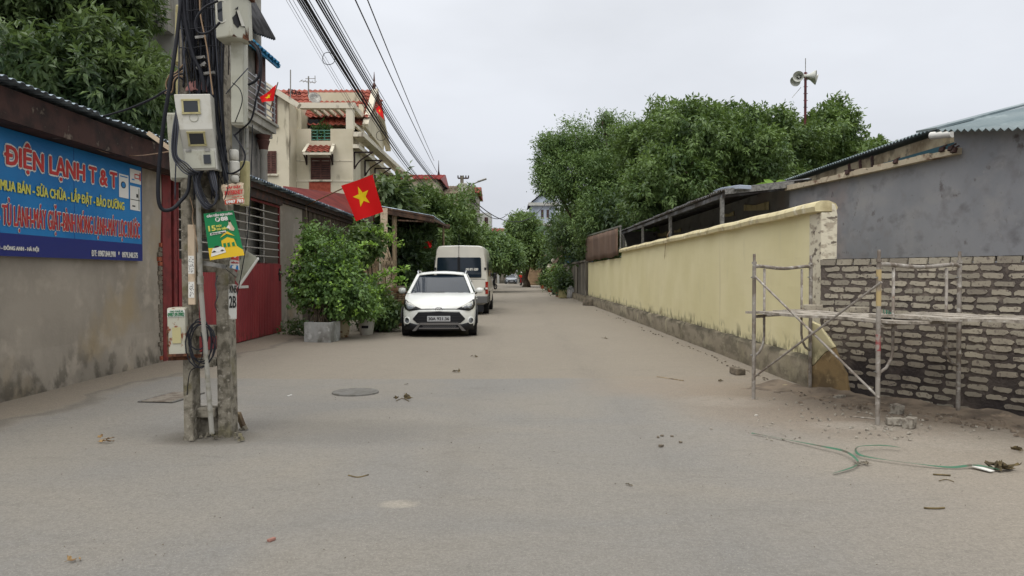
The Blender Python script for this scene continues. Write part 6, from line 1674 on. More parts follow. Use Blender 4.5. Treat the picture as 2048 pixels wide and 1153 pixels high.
        for y in (.72, 3.28):
            wheel(root, X, s * .775, y, .315, .2, s)
            b = B(); ring = []
            for a in range(17):
                an = math.pi * a / 16; ring.append((math.cos(an), math.sin(an)))
            b.grid([[V(s * .889, y + .33 * c, .31 + .33 * s_) for c, s_ in ring], [V(s * .896, y + .40 * c, .31 + .40 * s_) for c, s_ in ring]]); b.build('arch_trim', M['cladding'], root, solid=.01)
            b = B(); b.add([V(s * .884, y + .33 * math.cos(a * .3), .31 + .33 * math.sin(a * .3)) for a in range(21)], [tuple(range(21))]); b.build('wheel_well', M['cladding'], root)
        b = B(); b.span((s * .885, 1.08, .2), (s * .893, 2.92, .34)); b.build('sill_trim', M['cladding'], root)
        b = B(); b.box((s * .78, 3.80, .85), (.14, .16, .22)); b.build('tail_lamp', M['lens_red'], root, bevel=.03)
        b = B(); b.box((s * .892, 1.95, .84), (.02, .18, .03)); b.box((s * .892, 2.9, .86), (.02, .18, .03)); b.build('door_handle', paint, root, bevel=.006)
    # skid bar
    b = B(); strip(b, pl_fn([(-.53, .155), (-.43, .30)]), pl_fn([(-.62, .155), (-.44, .345)]), .04, k=4); strip(b, pl_fn([(.43, .30), (.53, .155)]), pl_fn([(.44, .345), (.62, .155)]), .04, k=4)
    strip(b, pl_fn([(-.43, .30), (0, .30), (.43, .30)]), pl_fn([(-.44, .345), (0, .35), (.44, .345)]), .042, k=8); strip(b, pl_fn([(-.46, .205), (0, .205), (.46, .205)]), pl_fn([(-.46, .228), (0, .228), (.46, .228)]), .042, k=8)
    b.build('skid_bar', M['skid'], root, solid=.02)
    b = B()
    for r_ in range(3):
        for k in range(16): x = -.36 + k * .048 + (r_ % 2) * .024; b.box((x, fy(x, .26) - .02, .243 + r_ * .02), (.026, .01, .01))
    b.build('intake_mesh', M['skid'], root)
    b = B(); b.bar((-.45, 1.08, 1.015), (.1, 1.02, 1.03), .02, .012); b.bar((-.08, 1.05, 1.02), (.55, 1.10, 1.02), .02, .012); b.build('wiper', M['cladding'], root)
    b = B(); b.box((0, 1.70, 1.33), (.2, .03, .06)); b.build('rear_view_mirror', M['seat_dark'], root)
    return root
p = gnd(882, 676)
hatchback((p.x - .05, 17.25, 0), R(3.2), M['paint_white'], 'white hatchback with roof rails parked facing the camera beside the log pile')
p = at(1023, 560, 118)
hatchback((p.x, 118, 0), R(4), M['paint_silver'], 'small silver car seen far down the road under the trees')

# ------------------------------------------------------------------ van
M['paint_cream'] = carpaint('paint_cream', c8(212, 209, 198), .35)
vx, vy = at(921, 560, 27).x, 26.9
va = thing('parked_van', 'cream high-roof van parked with its rear towards the camera behind the white hatchback', 'van', (vx, vy, 0))
X = Matrix.Translation((vx, vy, 0)) @ Matrix.Rotation(R(-.8), 4, 'Z')
B = lambda: MB(X)
def vring(y, z0, z1, w, wt, rr_=.12):
    L = [V(0, y, z0), V(w * .8, y, z0), V(w * .97, y, z0 + .08), V(w, y, z0 + .45), V(w, y, 1.05), V(w * .985, y, 1.35), V(wt * 1.03, y, z1 - .34), V(wt, y, z1 - .14), V(wt - .07, y, z1 - .03), V(wt - .2, y, z1), V(0, y, z1 + .015)]
    return L + [V(-p.x, p.y, p.z) for p in L[-2:0:-1]]
st = [(.05, .42, 2.44, .93, .80), (0.0, .40, 2.46, .96, .83), (.1, .36, 2.49, .99, .86), (1.5, .34, 2.50, 1.0, .87), (3.6, .34, 2.49, 1.0, .87), (4.1, .34, 2.36, .99, .84), (4.7, .34, 1.75, .98, .86), (4.9, .34, 1.28, .97, .9), (5.5, .36, 1.10, .94, .85), (5.62, .42, .9, .85, .75)]
st = [st[1]] + st[2:]
b = B(); rings = [vring(*s) for s in st]; b.grid(rings, closed=True); b.add(rings[0], [tuple(range(len(rings[0])))[::-1]]); b.add(rings[-1], [tuple(range(len(rings[-1])))]); b.build('body', M['paint_cream'], va, smooth=True)
b = B(); b.prism([V(-.84, -.004, 1.35), V(.74, -.004, 1.35), V(.76, -.004, 1.40), V(.74, -.004, 2.04), V(.70, -.004, 2.07), V(-.78, -.004, 2.07), V(-.82, -.004, 2.04), V(-.85, -.004, 1.40)], (0, -.02, 0)); wn = b.build('rear_window', M['glass_car'], va)
b = B(); b.span((-.1, -.03, 1.34), (.0, -.024, 2.08)); b.build('window_divider', M['cladding'], wn)
b = B(); fn = lambda u, v, l=0: V(.2 + .44 * u, -.027 - l, 1.60 + .085 * v); put_text(b, fn, '090 871 6289', 0, 0, 1, 1, 0, 0, .01, .05); b.build('phone_lettering', M['white'], wn)
b = B(); b.span((-.06, -.008, .5), (-.045, .002, 2.46)); b.span((-.9, -.006, 1.28), (.9, .0, 1.29)); b.build('door_seam', M['cladding'], va)
b = B(); b.cyl((-.05, -.01, 2.4), (-.05, -.01, 2.9), .01, 5); b.build('aerial', M['cladding'], va)
b = B()
for s in (-1, 1):
    for z in (1.62, .9): b.span((s * .90 - .04, -.03, z), (s * .90 + .04, .01, z + .09))
b.build('hinge', M['cladding'], va, bevel=.01)
b = B(); b.span((.25, -.03, 1.2), (.42, .0, 1.235)); b.build('handle', M['cladding'], va)
for s in (-1, 1):
    b = B(); b.prism([V(s * .90, -.01, .76), V(s * 1.0, .06, .76), V(s * 1.0, .06, 1.2), V(s * .90, -.01, 1.2)][::s], (0, -.03, 0)); l_ = b.build('tail_lamp', M['lens_red'], va)
    b = B(); b.span((s * .90, -.045, .93), (s * .985, -.03, .99)); b.build('lamp_divider', M['white'], l_)
    for y in (1.0, 4.6): wheel(va, X, s * .87, y, .34, .22, s)
    b = B(); b.span((s * 1.0 - .002, .55, .34), (s * 1.0 + .012, 1.5, .85)); b.build('wheel_arch', M['cladding'], va, bevel=.05)
    b = B(); b.span((s * .99, .5, 1.4), (s * .975 + s * .02, 3.6, 2.0)); b.build('side_window', M['glass_car'], va)
    b = B(); b.box((s * 1.06, 4.75, 1.4), (.12, .1, .25)); b.build('wing_mirror', M['cladding'], va, bevel=.03)
    b = B(); b.span((s * .72 - .12, -.05, .12), (s * .72 + .12, -.03, .38)); b.build('mud_flap', M['cladding'], va)
M['bumper_grey'] = mat('bumper_grey', c8(96, 96, 96), .6)
b = B(); b.prism([V(-1.0, .12, .44), V(-.96, -.10, .42), V(.96, -.10, .42), V(1.0, .12, .44), V(1.0, .5, .44), V(-1.0, .5, .44)], (0, 0, .26)); b.build('rear_bumper', M['bumper_grey'], va, bevel=.03)
b = B(); b.span((-.8, .15, .25), (.8, 5.3, .36)); b.build('underbody', M['cladding'], va)

# ------------------------------------------------------------------ motorbikes, rider, far bits
def motorbike(p, yaw, label, box=False, paint='red_print'):
    t = thing('motorbike', label, 'motorbike', p)
    X = Matrix.Translation(p) @ Matrix.Rotation(yaw, 4, 'Z'); B = lambda: MB(X)
    for y in (-.6, .6):
        b = B(); b.M = X @ Matrix.Translation((0, y, .29)) @ Matrix.Rotation(R(90), 4, 'Y'); b.lathe([(.2, -.04), (.28, -.04), (.29, 0), (.28, .04), (.2, .04)], Matrix.Identity(4), 16)
        for k in range(5): b.bar((0, 0, 0), (.22 * math.cos(k * 1.257), .22 * math.sin(k * 1.257), 0), .03, .03)
        b.build('wheel', M['tyre'], t)
    b = B(); b.prism([V(-.12, .75, .6), V(-.12, .1, .45), V(-.12, -.1, .35), V(-.12, -.35, .45), V(-.12, -.45, .95), V(-.12, -.35, .98), V(-.12, -.2, .55), V(-.12, .15, .62), V(-.12, .7, .8)], (.24, 0, 0)); b.build('body', M[paint], t, bevel=.04)
    b = B(); b.box((0, .35, .8), (.24, .65, .1)); b.build('seat', M['black'], t, bevel=.03)
    b = B(); b.bar((-.32, -.38, 1.02), (.32, -.38, 1.02), .03, .03); b.bar((0, -.6, .3), (0, -.4, 1.0), .06, .05); b.box((0, -.46, .95), (.16, .08, .14)); b.bar((-.2, -.4, 1.02), (-.3, -.36, 1.2), .015, .015); b.bar((.2, -.4, 1.02), (.3, -.36, 1.2), .015, .015); b.box((-.3, -.36, 1.22), (.12, .02, .08)); b.box((.3, -.36, 1.22), (.12, .02, .08)); b.build('handlebar', M['black'], t)
    b = B(); b.bar((.14, .1, .25), (.14, .75, .35), .08, .08); b.box((0, .1, .32), (.2, .3, .2)); b.build('engine', M['galv'], t)
    return t
M['box_red'] = mat('crate_red', c8(176, 66, 58), .7)
p = V(at(984, 560, 74).x, 74, 0); motorbike(p, R(35), 'black motorbike parked at the roadside just past the van', paint='cladding')
p2 = V(at(980, 560, 76).x, 76, 0)
mb = MB()
for k in range(3): mb.box(p2 + V(-.1, 0, 1.12 + k * .2), (.42, .4, .17))
mb.span(p2 + V(-.3, -.2, 0), p2 + V(.1, .2, 1.03)); o = rebase(mb.build('crate_stack', M['box_red'], bevel=.02), p2); tag(o, 'red crates stacked behind the parked motorbike', 'crate stack')
p = V(at(1042, 560, 100).x, 100, 0); motorbike(p, R(8), 'motorbike ridden towards the camera at the far end of the road')
M['shirt_red'] = mat('shirt_red', c8(196, 56, 40), .9); M['skin'] = mat('skin', c8(150, 104, 82), .6); M['trousers'] = mat('trousers', c8(48, 50, 60), .9)
def rider(p, label):
    t = thing('person', label, 'person', p)
    def skinned(name, mt, pts, edges, rad):
        me = bpy.data.meshes.new(name); me.from_pydata([tuple(V(*q)) for q in pts], edges, []); me.materials.append(mt)
        o = bpy.data.objects.new(name, me); COL.objects.link(o); o.parent = t
        sk = o.modifiers.new('k', 'SKIN'); 
        for v, r_ in zip(me.skin_vertices[0].data, rad): v.radius = (r_, r_)
        me.skin_vertices[0].data[0].use_root = True
        o.modifiers.new('u', 'SUBSURF').levels = 1; return o
    pts = [(0, .2, .9), (0, .15, 1.15), (0, .08, 1.38), (0, .05, 1.48), (0, .02, 1.60), (0, .0, 1.70), (-.18, .07, 1.36), (-.26, -.1, 1.15), (-.3, -.36, 1.06), (.18, .07, 1.36), (.26, -.1, 1.15), (.3, -.36, 1.06), (-.12, .1, .86), (-.18, -.2, .80), (-.16, -.1, .4), (-.16, -.2, .33), (.12, .1, .86), (.18, -.2, .80), (.16, -.1, .4), (.16, -.2, .33), (-.3, -.42, 1.05), (.3, -.42, 1.05)]
    ed = [(0, 1), (1, 2), (2, 3), (3, 4), (4, 5), (2, 6), (6, 7), (7, 8), (2, 9), (9, 10), (10, 11), (0, 12), (12, 13), (13, 14), (14, 15), (0, 16), (16, 17), (17, 18), (18, 19), (8, 20), (11, 21)]
    rd = [.15, .15, .17, .06, .09, .09, .07, .05, .035, .07, .05, .035, .09, .07, .05, .04, .09, .07, .05, .04, .035, .035]
    skinned('body', M['skin'], pts, ed, rd)
    skinned('shirt', M['shirt_red'], [(0, .2, .95), (0, .15, 1.15), (0, .08, 1.37), (-.18, .07, 1.35), (-.25, -.08, 1.17), (.18, .07, 1.35), (.25, -.08, 1.17)], [(0, 1), (1, 2), (2, 3), (3, 4), (2, 5), (5, 6)], [.18, .18, .19, .10, .085, .10, .085])
    skinned('trousers', M['trousers'], [(0, .2, .88), (-.12, .1, .86), (-.18, -.2, .8), (-.16, -.1, .42), (.12, .1, .86), (.18, -.2, .8), (.16, -.1, .42)], [(0, 1), (1, 2), (2, 3), (0, 4), (4, 5), (5, 6)], [.17, .11, .095, .075, .11, .095, .075])
    mb = MB(Matrix.Translation(V(*p) + V(0, .01, 1.70))); mb.lathe([(.135, -.03), (.14, .03), (.11, .1), (.05, .14), (0, .145)], Matrix.Identity(4), 14); mb.build('helmet', M['white'], t, smooth='all')
    return t
rider(p, 'person in a red shirt and pale helmet riding a motorbike far down the road')

# ================================================================== SCAFFOLD
S = [gnd(1507, 800), gnd(1620, 782), gnd(1755, 852), gnd(1916, 830)]
M['tube_paint'] = mat('scaffold_tube', c8(152, 146, 138), .6, [(c8(120, 110, 100), 7, .45, .6), (c8(186, 182, 174), 13, .56, .68), (c8(120, 84, 62), 20, .64, .74)], metal=.2, bump=.2, bscale=60)
M['tube_yellow'] = mat('tube_yellow', c8(176, 156, 112), .6, [(c8(140, 130, 118), 9, .45, .6)])
M['tube_red'] = mat('tube_redmark', c8(150, 74, 74), .6, [(c8(150, 142, 134), 14, .5, .6)])
sc = thing('scaffold', 'single-lift steel tube scaffold with crossed braces in front of the brick wall', 'scaffold', (S[0] + S[3]) / 2)
for i, p in enumerate(S):
    mb = MB(); mb.cyl(p + V(0, 0, .0), p + V(0, 0, 1.56), .022, 12); mb.cyl(p + V(0, 0, 1.56), p + V(0, 0, 1.69), .016, 10); mb.cyl(p + V(0, 0, 1.57), p + V(0, 0, 1.60), .027, 10); o = mb.build('post', M['tube_paint'], sc, smooth=True)
    mb = MB()
    for z in (.52, 1.42): mb.cyl(p + V(-.03, -.035, z), p + V(-.03, .01, z), .008, 6)
    mb.build('lock_pin', M['galv'], o)
mb = MB(); mb.cyl(S[2] + V(0, 0, 1.15), S[2] + V(0, 0, 1.5), .0235, 12); mb.build('yellow_paint_mark', M['tube_yellow'], sc, smooth=True)
mb = MB(); mb.cyl(S[2] + V(0, 0, .72), S[2] + V(0, 0, .88), .0235, 12); mb.build('red_paint_mark', M['tube_red'], sc, smooth=True)
for a, b in ((S[0], S[1]), (S[2], S[3])):
    d = b - a
    mb = MB(); mb.tube(spline([a + V(0, 0, 1.53), a + d * .08 + V(0, 0, 1.55), a + d * .5 + V(0, 0, 1.525), a + d * .92 + V(0, 0, 1.555), b + V(0, 0, 1.53)], 4), .021, 10); mb.build('top_rail', M['tube_paint'], sc, smooth='all')
    for f0, f1 in ((.0, .17), (1.0, .83)):
        q = a + d * f1; e_ = a + d * f0
        mb = MB(); mb.tube([q + V(0, 0, 1.52), q + V(0, 0, .72), q.lerp(e_, .12) + V(0, 0, .63), q.lerp(e_, .45) + V(0, 0, .55), e_ + V(0, 0, .50)], .015, 8); mb.cyl(e_ + V(0, 0, .96), q + V(0, 0, .96), .013, 8); mb.build('ladder_tube', M['tube_paint'], sc, smooth='all')
    mb = MB(); mb.cyl(a + V(0, 0, .97), b + V(0, 0, .97), .015, 8); mb.build('mid_rail', M['tube_paint'], sc, smooth=True)
mb = MB(); mb.tube([S[0] + V(.0, -.03, 1.43), S[2] + V(0, -.03, .27 + .0)], .0125, 8); mb.build('cross_brace', M['tube_paint'], sc, smooth=True)
mb = MB(); mb.tube([S[0] + V(0, -.055, .28), S[2] + V(0, -.055, 1.38)], .0125, 8); mb.build('cross_brace', M['tube_paint'], sc, smooth=True)
# planks
dd = (S[2] - S[0]).normalized(); cr = (S[1] - S[0]).normalized()
def plank(c0, c1, w, label, z=0, th=.028):
    t = MB(); rr = random.Random(int(c0.x * 1000 + w * 100)); n = 10; rows = []
    d = (c1 - c0).normalized(); s = V(d.y, -d.x, 0)
    for i in range(n + 1):
        p = c0.lerp(c1, i / n); e = rr.uniform(-.006, .006); zz_ = z + .006 * math.sin(i * 1.3)
        rows.append([p + s * (w / 2 + e) + V(0, 0, zz_), p + s * (w / 2 + e) + V(0, 0, zz_ + th), p - s * (w / 2 - e) + V(0, 0, zz_ + th), p - s * (w / 2 - e) + V(0, 0, zz_)])
    t.grid(rows, closed=True); t.add(rows[0], [(0, 1, 2, 3)]); t.add(rows[-1], [(3, 2, 1, 0)])
    o = rebase(t.build('plank', M['plank']), c0 + V(0, 0, z)); tag(o, label, 'plank', 'scaffold planks'); return o
zp = .992
for k, (off, s0, s1, lb) in enumerate(((.14, -.16, 2.05, 'plank along the open edge of the scaffold deck'), (.36, .12, 1.95, 'second plank from the open edge of the scaffold deck'), (.60, -.1, 1.9, 'middle plank of the scaffold deck'), (.86, -.14, 2.0, 'scaffold plank nearest the brick wall'))):
    a = S[0] + cr * off + dd * s0 + V(0, 0, zp); b = S[0] + cr * off + dd * s1 + V(0, 0, zp - .0); plank(a, b, .19, lb)
e3 = (S[3] - S[1]).normalized()
for k, (off, s0, s1, lb) in enumerate(((.30, -.25, 1.9, 'long plank lapped over the first ones, the outer of the near pair'), (.62, -.12, 1.8, 'long plank lapped over the first ones, in the middle'), (.92, -.3, 1.75, 'long warped plank on the wall side of the lapped set'))):
    a = S[2] + (S[3] - S[2]).normalized() * off + e3 * s0 + V(0, 0, zp + .034); b = a + e3 * (s1 - s0) + V(0, 0, .02); plank(a, b, .22, lb, 0, .03)
p = at(1626, 609, 9.1); p.z = 1.06
mb = MB(); mb.box((p.x, p.y, zp + .062), (.22, .11, .065), R(-20)); o = rebase(mb.build('brick', M['brick_new'], bevel=.006), (p.x, p.y, zp + .03)); tag(o, 'loose grey brick lying on the scaffold deck by the yellow wall', 'brick')
p = at(1718, 611, 8.6); mb = MB(); mb.box((p.x, p.y, zp + .06), (.2, .1, .06), R(12)); o = rebase(mb.build('brick', M['brick_new'], bevel=.006), (p.x, p.y, zp + .03)); tag(o, 'loose brick on the deck in front of the brick courses near the tall post', 'brick')
M['green_twine'] = mat('green_twine', c8(40, 112, 92), .6)
c = at(1776, 632, 7.45); mb = MB(); rr = random.Random(14)
for k in range(7): mb.tube(spline([c + V(rr.uniform(-.04, .04), rr.uniform(-.03, .03), rr.uniform(-.08, .07)) for _ in range(5)], 4), .004, 5)
o = rebase(mb.build('green_tie', M['green_twine']), c); tag(o, 'tuft of green twine tying the planks to the scaffold', 'twine')

# ================================================================== GROUND CLUTTER
M['strap'] = mat('green_strap', c8(62, 108, 84), .6, [(c8(84, 78, 66), 5, .5, .62)])
def strap(pts, label, w=.016):
    P = spline([gnd(x, y, z) for x, y, z in pts], 8); mb = MB(); rows = []
    for i, p in enumerate(P):
        d = (P[min(i + 1, len(P) - 1)] - P[max(i - 1, 0)]).normalized(); s = V(d.y, -d.x, 0).normalized() * w / 2
        tw = .6 * math.sin(i * .21); rows.append([p + s * math.cos(tw) + V(0, 0, .014 + w * .5 * math.sin(tw)), p - s * math.cos(tw) + V(0, 0, .014 - w * .3 * math.sin(tw) + .004)])
    mb.grid(rows); o = rebase(mb.build('packing_strap', M['strap'], solid=.002), P[0]); tag(o, label, 'strap')
strap([(1503, 870, .01), (1560, 881, .005), (1640, 896, .02), (1690, 907, .03), (1715, 926, .02), (1708, 938, .01), (1667, 951, .005)], 'green packing strap with a long straight tail ending by the crumpled rag')
strap([(1801, 899, .02), (1760, 895, .03), (1716, 898, .04), (1716, 912, .02), (1750, 921, .01), (1830, 932, .01), (1900, 939, .005), (1950, 935, .02), (2000, 944, .01)], 'green packing strap bent into a hook and running towards the leaf heap')
mb = MB(); a, b = gnd(1941, 930, .03), gnd(1985, 943, .02); mb.bar(a, b, .05, .006); o = rebase(mb.build('white_strip', M['white']), a); tag(o, 'short white plastic strip lying across the green strap', 'strip')
M['rag'] = mat('rag', c8(84, 78, 66), .95, [(c8(120, 112, 96), 20, .45, .6)])
def crumple(p, s, label, mt, cat, name, seed=1, k=7, flat=.6):
    rr = random.Random(seed); mb = MB()
    for q in range(k):
        c = p + V(rr.uniform(-1, 1) * s * .5, rr.uniform(-1, 1) * s * .4, s * rr.uniform(.05, .35) * flat)
        u = V(rr.gauss(0, 1), rr.gauss(0, 1), rr.gauss(0, .5)).normalized() * s * rr.uniform(.3, .6); v = V(rr.gauss(0, 1), rr.gauss(0, 1), rr.gauss(0, .4)).normalized() * s * rr.uniform(.2, .4)
        rows = [[c + u * (i / 3 - .5) + v * (j / 3 - .5) + V(0, 0, abs(s * .14 * math.sin(i * 2 + j * 1.7 + q))) for i in range(4)] for j in range(4)]
        for r_ in rows:
            for x in r_: x.z = max(x.z, .02)
        mb.grid(rows)
    o = rebase(mb.build(name, mt, solid=.002), p); tag(o, label, cat); return o
M['dry_leaf'] = mat('dry_leaf', c8(70, 62, 46), .9, [(c8(110, 96, 66), 12, .45, .6)])
M['dry_leaf_orange'] = mat('dry_leaf_orange', c8(150, 124, 84), .8, [(c8(116, 90, 60), 20, .45, .6)])
crumple(gnd(1719, 932), .10, 'small crumpled rag at the bend of the green strap', M['rag'], 'rag', 'rag', 2)
crumple(gnd(2008, 944), .17, 'heap of dry grey leaves at the end of the green strap', M['dry_leaf'], 'leaf heap', 'leaf_heap', 3, 10)
for i, (x, y, s, lb) in enumerate(((804, 800, .16, 'clump of dark dead leaves on the asphalt near the round manhole'), (917, 746, .13, 'dark dead leaf with a long stalk on the road'), (946, 716, .13, 'pair of dark dead leaves further up the road'), (810, 772, .07, 'small dark leaf between the manhole and the seam'), (1209, 679, .12, 'brown dead leaf on the open concrete near the yellow wall'), (1260, 975, .05, 'tiny dark leaf alone on the grey asphalt'), (2030, 906, .12, 'curled brown leaf at the edge beyond the straps'), (1438, 765, .09, 'dark crumb of rubbish near the yellow wall plinth'))):
    crumple(gnd(x, y), s, lb, M['dry_leaf'], 'dead leaf', 'dead_leaf', 20 + i, 4, .5)
crumple(gnd(209, 887), .12, 'upturned orange-brown leaf in front of the grey wall', M['dry_leaf_orange'], 'dead leaf', 'dead_leaf', 41, 4, 1.2)
crumple(gnd(148, 1124), .07, 'yellowish curled leaf close to the camera', M['dry_leaf_orange'], 'dead leaf', 'dead_leaf', 42, 4)
def chunk(x, y, s, label, mt, name='brick_piece', cat='brick piece', seed=1, asp=(1.4, 1, .7), grp=None):
    rr = random.Random(seed); p = gnd(x, y); mb = MB(Matrix.Translation(p + V(0, 0, s * asp[2] / 2 + .008)) @ Matrix.Rotation(rr.uniform(0, 3), 4, 'Z') @ Matrix.Rotation(rr.uniform(-.12, .12), 4, 'X'))
    mb.box((0, 0, 0), (s * asp[0], s * asp[1], s * asp[2])); mb.v = [q + V(rr.uniform(-.1, .1), rr.uniform(-.1, .1), rr.uniform(-.08, .05)) * s for q in mb.v]
    o = rebase(mb.build(name, mt, bevel=s * .09), p); tag(o, label, cat, grp)
M['brick_pale'] = mat('brick_pale', c8(160, 154, 142), .95, [(c8(112, 104, 94), 18, .45, .6), (c8(188, 184, 174), 9, .58, .7)], .6, 60)
chunk(1795, 829, .095, 'upright pale brick piece nearest the tall scaffold post', M['brick_pale'], seed=1, asp=(1, 1, 1))
chunk(1788, 852, .10, 'pale half brick lying beside the foot of the middle scaffold post', M['brick_pale'], seed=2)
chunk(1819, 858, .10, 'pale half brick on its edge, third of the trio by the post', M['brick_pale'], seed=3, asp=(1.2, .9, 1))
chunk(1679, 800, .09, 'flat pale stone in the dirt between the scaffold posts', M['brick_pale'], seed=4, asp=(1.6, 1, .5))
chunk(1474, 750, .14, 'dusty lump of rubble against the yellow wall plinth', M['brick_dusty'], seed=5, asp=(1.6, 1, .7))
chunk(1181, 612, .42, 'big rubble block at the far corner of the yellow wall', M['brick_dusty'], seed=6, asp=(1.5, 1, .7))
chunk(543, 1085, .026, 'small reddish brick chip on the asphalt close to the camera', mat('chip_red', c8(150, 110, 98), .9), 'brick_chip', 'brick chip', 7, (1.6, .8, .6))
chunk(1570, 776, .05, 'small yellowish stone near the scaffold post', M['beige_old'], 'stone', 'stone', 8)
chunk(579, 793, .07, 'flat white plastic scrap on the asphalt beside the pole', M['white'], 'plastic_scrap', 'scrap', 9, (1.5, .3, .12))
for i, (x, y, s, lb) in enumerate(((1316, 878, .022, 'pebble'), (1322, 896, .028, 'pebble'), (1344, 876, .02, 'pebble'), (1361, 888, .022, 'pebble'), (1324, 875, .02, 'pebble'))):
    chunk(x, y, s, 'small grey pebble in the loose handful on the open asphalt', M['brick_dusty'], 'pebble', 'pebble', 50 + i, grp='handful of pebbles on the asphalt')
rr = random.Random(77)
def litter(name, label, n, area, smin, smax, mt, cat, asp=.5):
    mb = MB()
    for k in range(n):
        x, y = area(rr); p = gnd(x, y); s = rr.uniform(smin, smax) * (p.y / 8) ** .5
        mb.box(p + V(0, 0, .012 + s * .2), (s, s * rr.uniform(.5, 1), s * asp), rr.uniform(0, 3), rx=rr.uniform(-.3, .3), taper=.7)
    o = mb.build(name, mt); tag(o, label, cat, kind='stuff')
litter('crumbs', 'scattered mortar crumbs and grit under the scaffold', 260, lambda r: (r.gauss(1760, 150), r.uniform(795, 885)), .006, .035, M['brick_pale'], 'grit')
litter('crumbs', 'dark grit and clods in the dirt at the foot of the brick wall', 200, lambda r: (lambda u: (1600 + u * 440, 790 + u * 70 + r.gauss(0, 9)))(r.random()), .01, .05, M['dirt'], 'grit')
litter('gravel', 'fine gravel along the foot of the yellow wall', 90, lambda r: (lambda u: (1190 + u * 420, 618 + u * 172 + abs(r.gauss(0, 3))))(r.random()), .008, .03, M['brick_dusty'], 'gravel')
litter('gravel', 'fine gravel along the foot of the grey workshop wall', 200, lambda r: (lambda u: (u * 330, 826 - u * 92 + abs(r.gauss(0, 6))))(r.random()), .008, .035, M['brick_dusty'], 'gravel')
litter('gravel', 'thin scatter of grit over the open road', 260, lambda r: (r.uniform(100, 1950), r.uniform(760, 1140)), .003, .011, M['brick_dusty'], 'gravel')
def stick(pts, r, label, mt='dry_leaf'):
    mb = MB(); mb.tube(spline([gnd(x, y, .012) for x, y in pts], 4), r, 5); o = rebase(mb.build('twig', M[mt]), gnd(*pts[0])); tag(o, label, 'twig')
stick([(697, 951), (716, 955), (737, 950)], .006, 'brown twig lying alone on the asphalt')
stick([(1848, 1016), (1870, 1017), (1889, 1016)], .006, 'short dark twig near the camera below the straps')
stick([(1866, 949), (1884, 950), (1901, 951)], .006, 'short dark twig just under the green strap')
stick([(1878, 962), (1893, 959), (1908, 964)], .003, 'thin curved bit of wire below the short twig')
stick([(793, 802), (805, 797), (818, 803)], .004, 'bent stalk across the dead leaves near the manhole')
stick([(1314, 754), (1340, 758), (1367, 762)], .010, 'pale straw of split bamboo beyond the seam', 'wood')
stick([(1707, 834), (1730, 836), (1750, 838)], .008, 'pale thin lath touching the foot of the middle scaffold post', 'plank')

# ================================================================== FLAGS
def star(fn, cu, cv, ru, rv, lift, rot=0):
    P = []
    for k in range(10):
        a = math.pi / 2 + k * math.pi / 5 + rot; r_ = 1 if k % 2 == 0 else .40
        P.append((cu + ru * r_ * math.cos(a), cv + rv * r_ * math.sin(a)))
    return [fn(cu, cv, lift)] + [fn(u, v, lift) for u, v in P]
def flag(name, label, p00, p10, p11, p01, base, tip, bow, rad=.016, su=.3, sv=.3, starc=(.5, .5), cat='flag', rot=0, fold=.0):
    t = thing(name, label, cat, base)
    f0 = quadfn(p00, p10, p11, p01)
    f = lambda u, v, l=0: f0(u, v, l + bow * (math.sin(u * 7 + v * 2) * .5 + math.sin(u * 3.1 - v * 4) * .5))
    mb = MB(); mb.grid([[f(i / 14, j / 14) for i in range(15)] for j in range(15)]); mb.build('cloth', M['flag_red'], t, smooth='all')
    for sd in (1, -1):
        mb = MB(); P = star(f, starc[0], starc[1], su, sv, .004 * sd + bow * 0, rot)
        mb.add(P, [(0, i, i + 1) if i < 10 else (0, 10, 1) for i in range(1, 11)]); mb.build('star', M['flag_yellow'], t)
    mb = MB(); mb.tube([base, tip], rad, 8); mb.build('pole', M['stick'], t)
    return t
b0 = V(WX + .0, 20.2, 3.28); tp = at(748, 348, 18.4)
flag('national_flag', 'large red flag with a yellow star on a slanting stick by the garage eave', at(712, 443, 18.7), at(767, 424, 18.4), at(745, 350, 18.4), at(683, 372, 18.9), b0, tp, .018, su=.285, sv=.29, starc=(.475, .555), rot=.06)
flag('national_flag', 'small red flag with a yellow star on the balcony of the narrow house', at(524, 206, 17.4), at(548, 202, 17.3), at(553, 169, 17.3), at(520, 196, 17.6), at(540, 222, 17.5), at(556, 165, 17.2), .02, .012, .24, .28, (.5, .5), rot=.1)
flag('national_flag', 'small red flag high on the street corner of the cream villa', at(753, 224, 38), at(768, 240, 38), at(763, 206, 38), at(752, 218, 38), at(770, 243, 38), at(762, 204, 38), .03, .02, .16, .2, (.5, .5))
rr = random.Random(4); t = thing('red_banner', 'crumpled red banner on a stick among the dark shrubs behind the white car', 'banner', at(855, 505, 31))
f = quadfn(at(834, 498, 31), at(862, 496, 31), at(864, 482, 31), at(846, 486, 31)); mb = MB(); mb.grid([[f(i / 8, j / 6, .05 * math.sin(i * 1.9 + j)) for i in range(9)] for j in range(7)]); mb.build('cloth', M['flag_red'], t)
mb = MB(); mb.tube([at(818, 511, 31), at(866, 480, 31)], .015, 6); mb.build('stick', M['stick'], t)

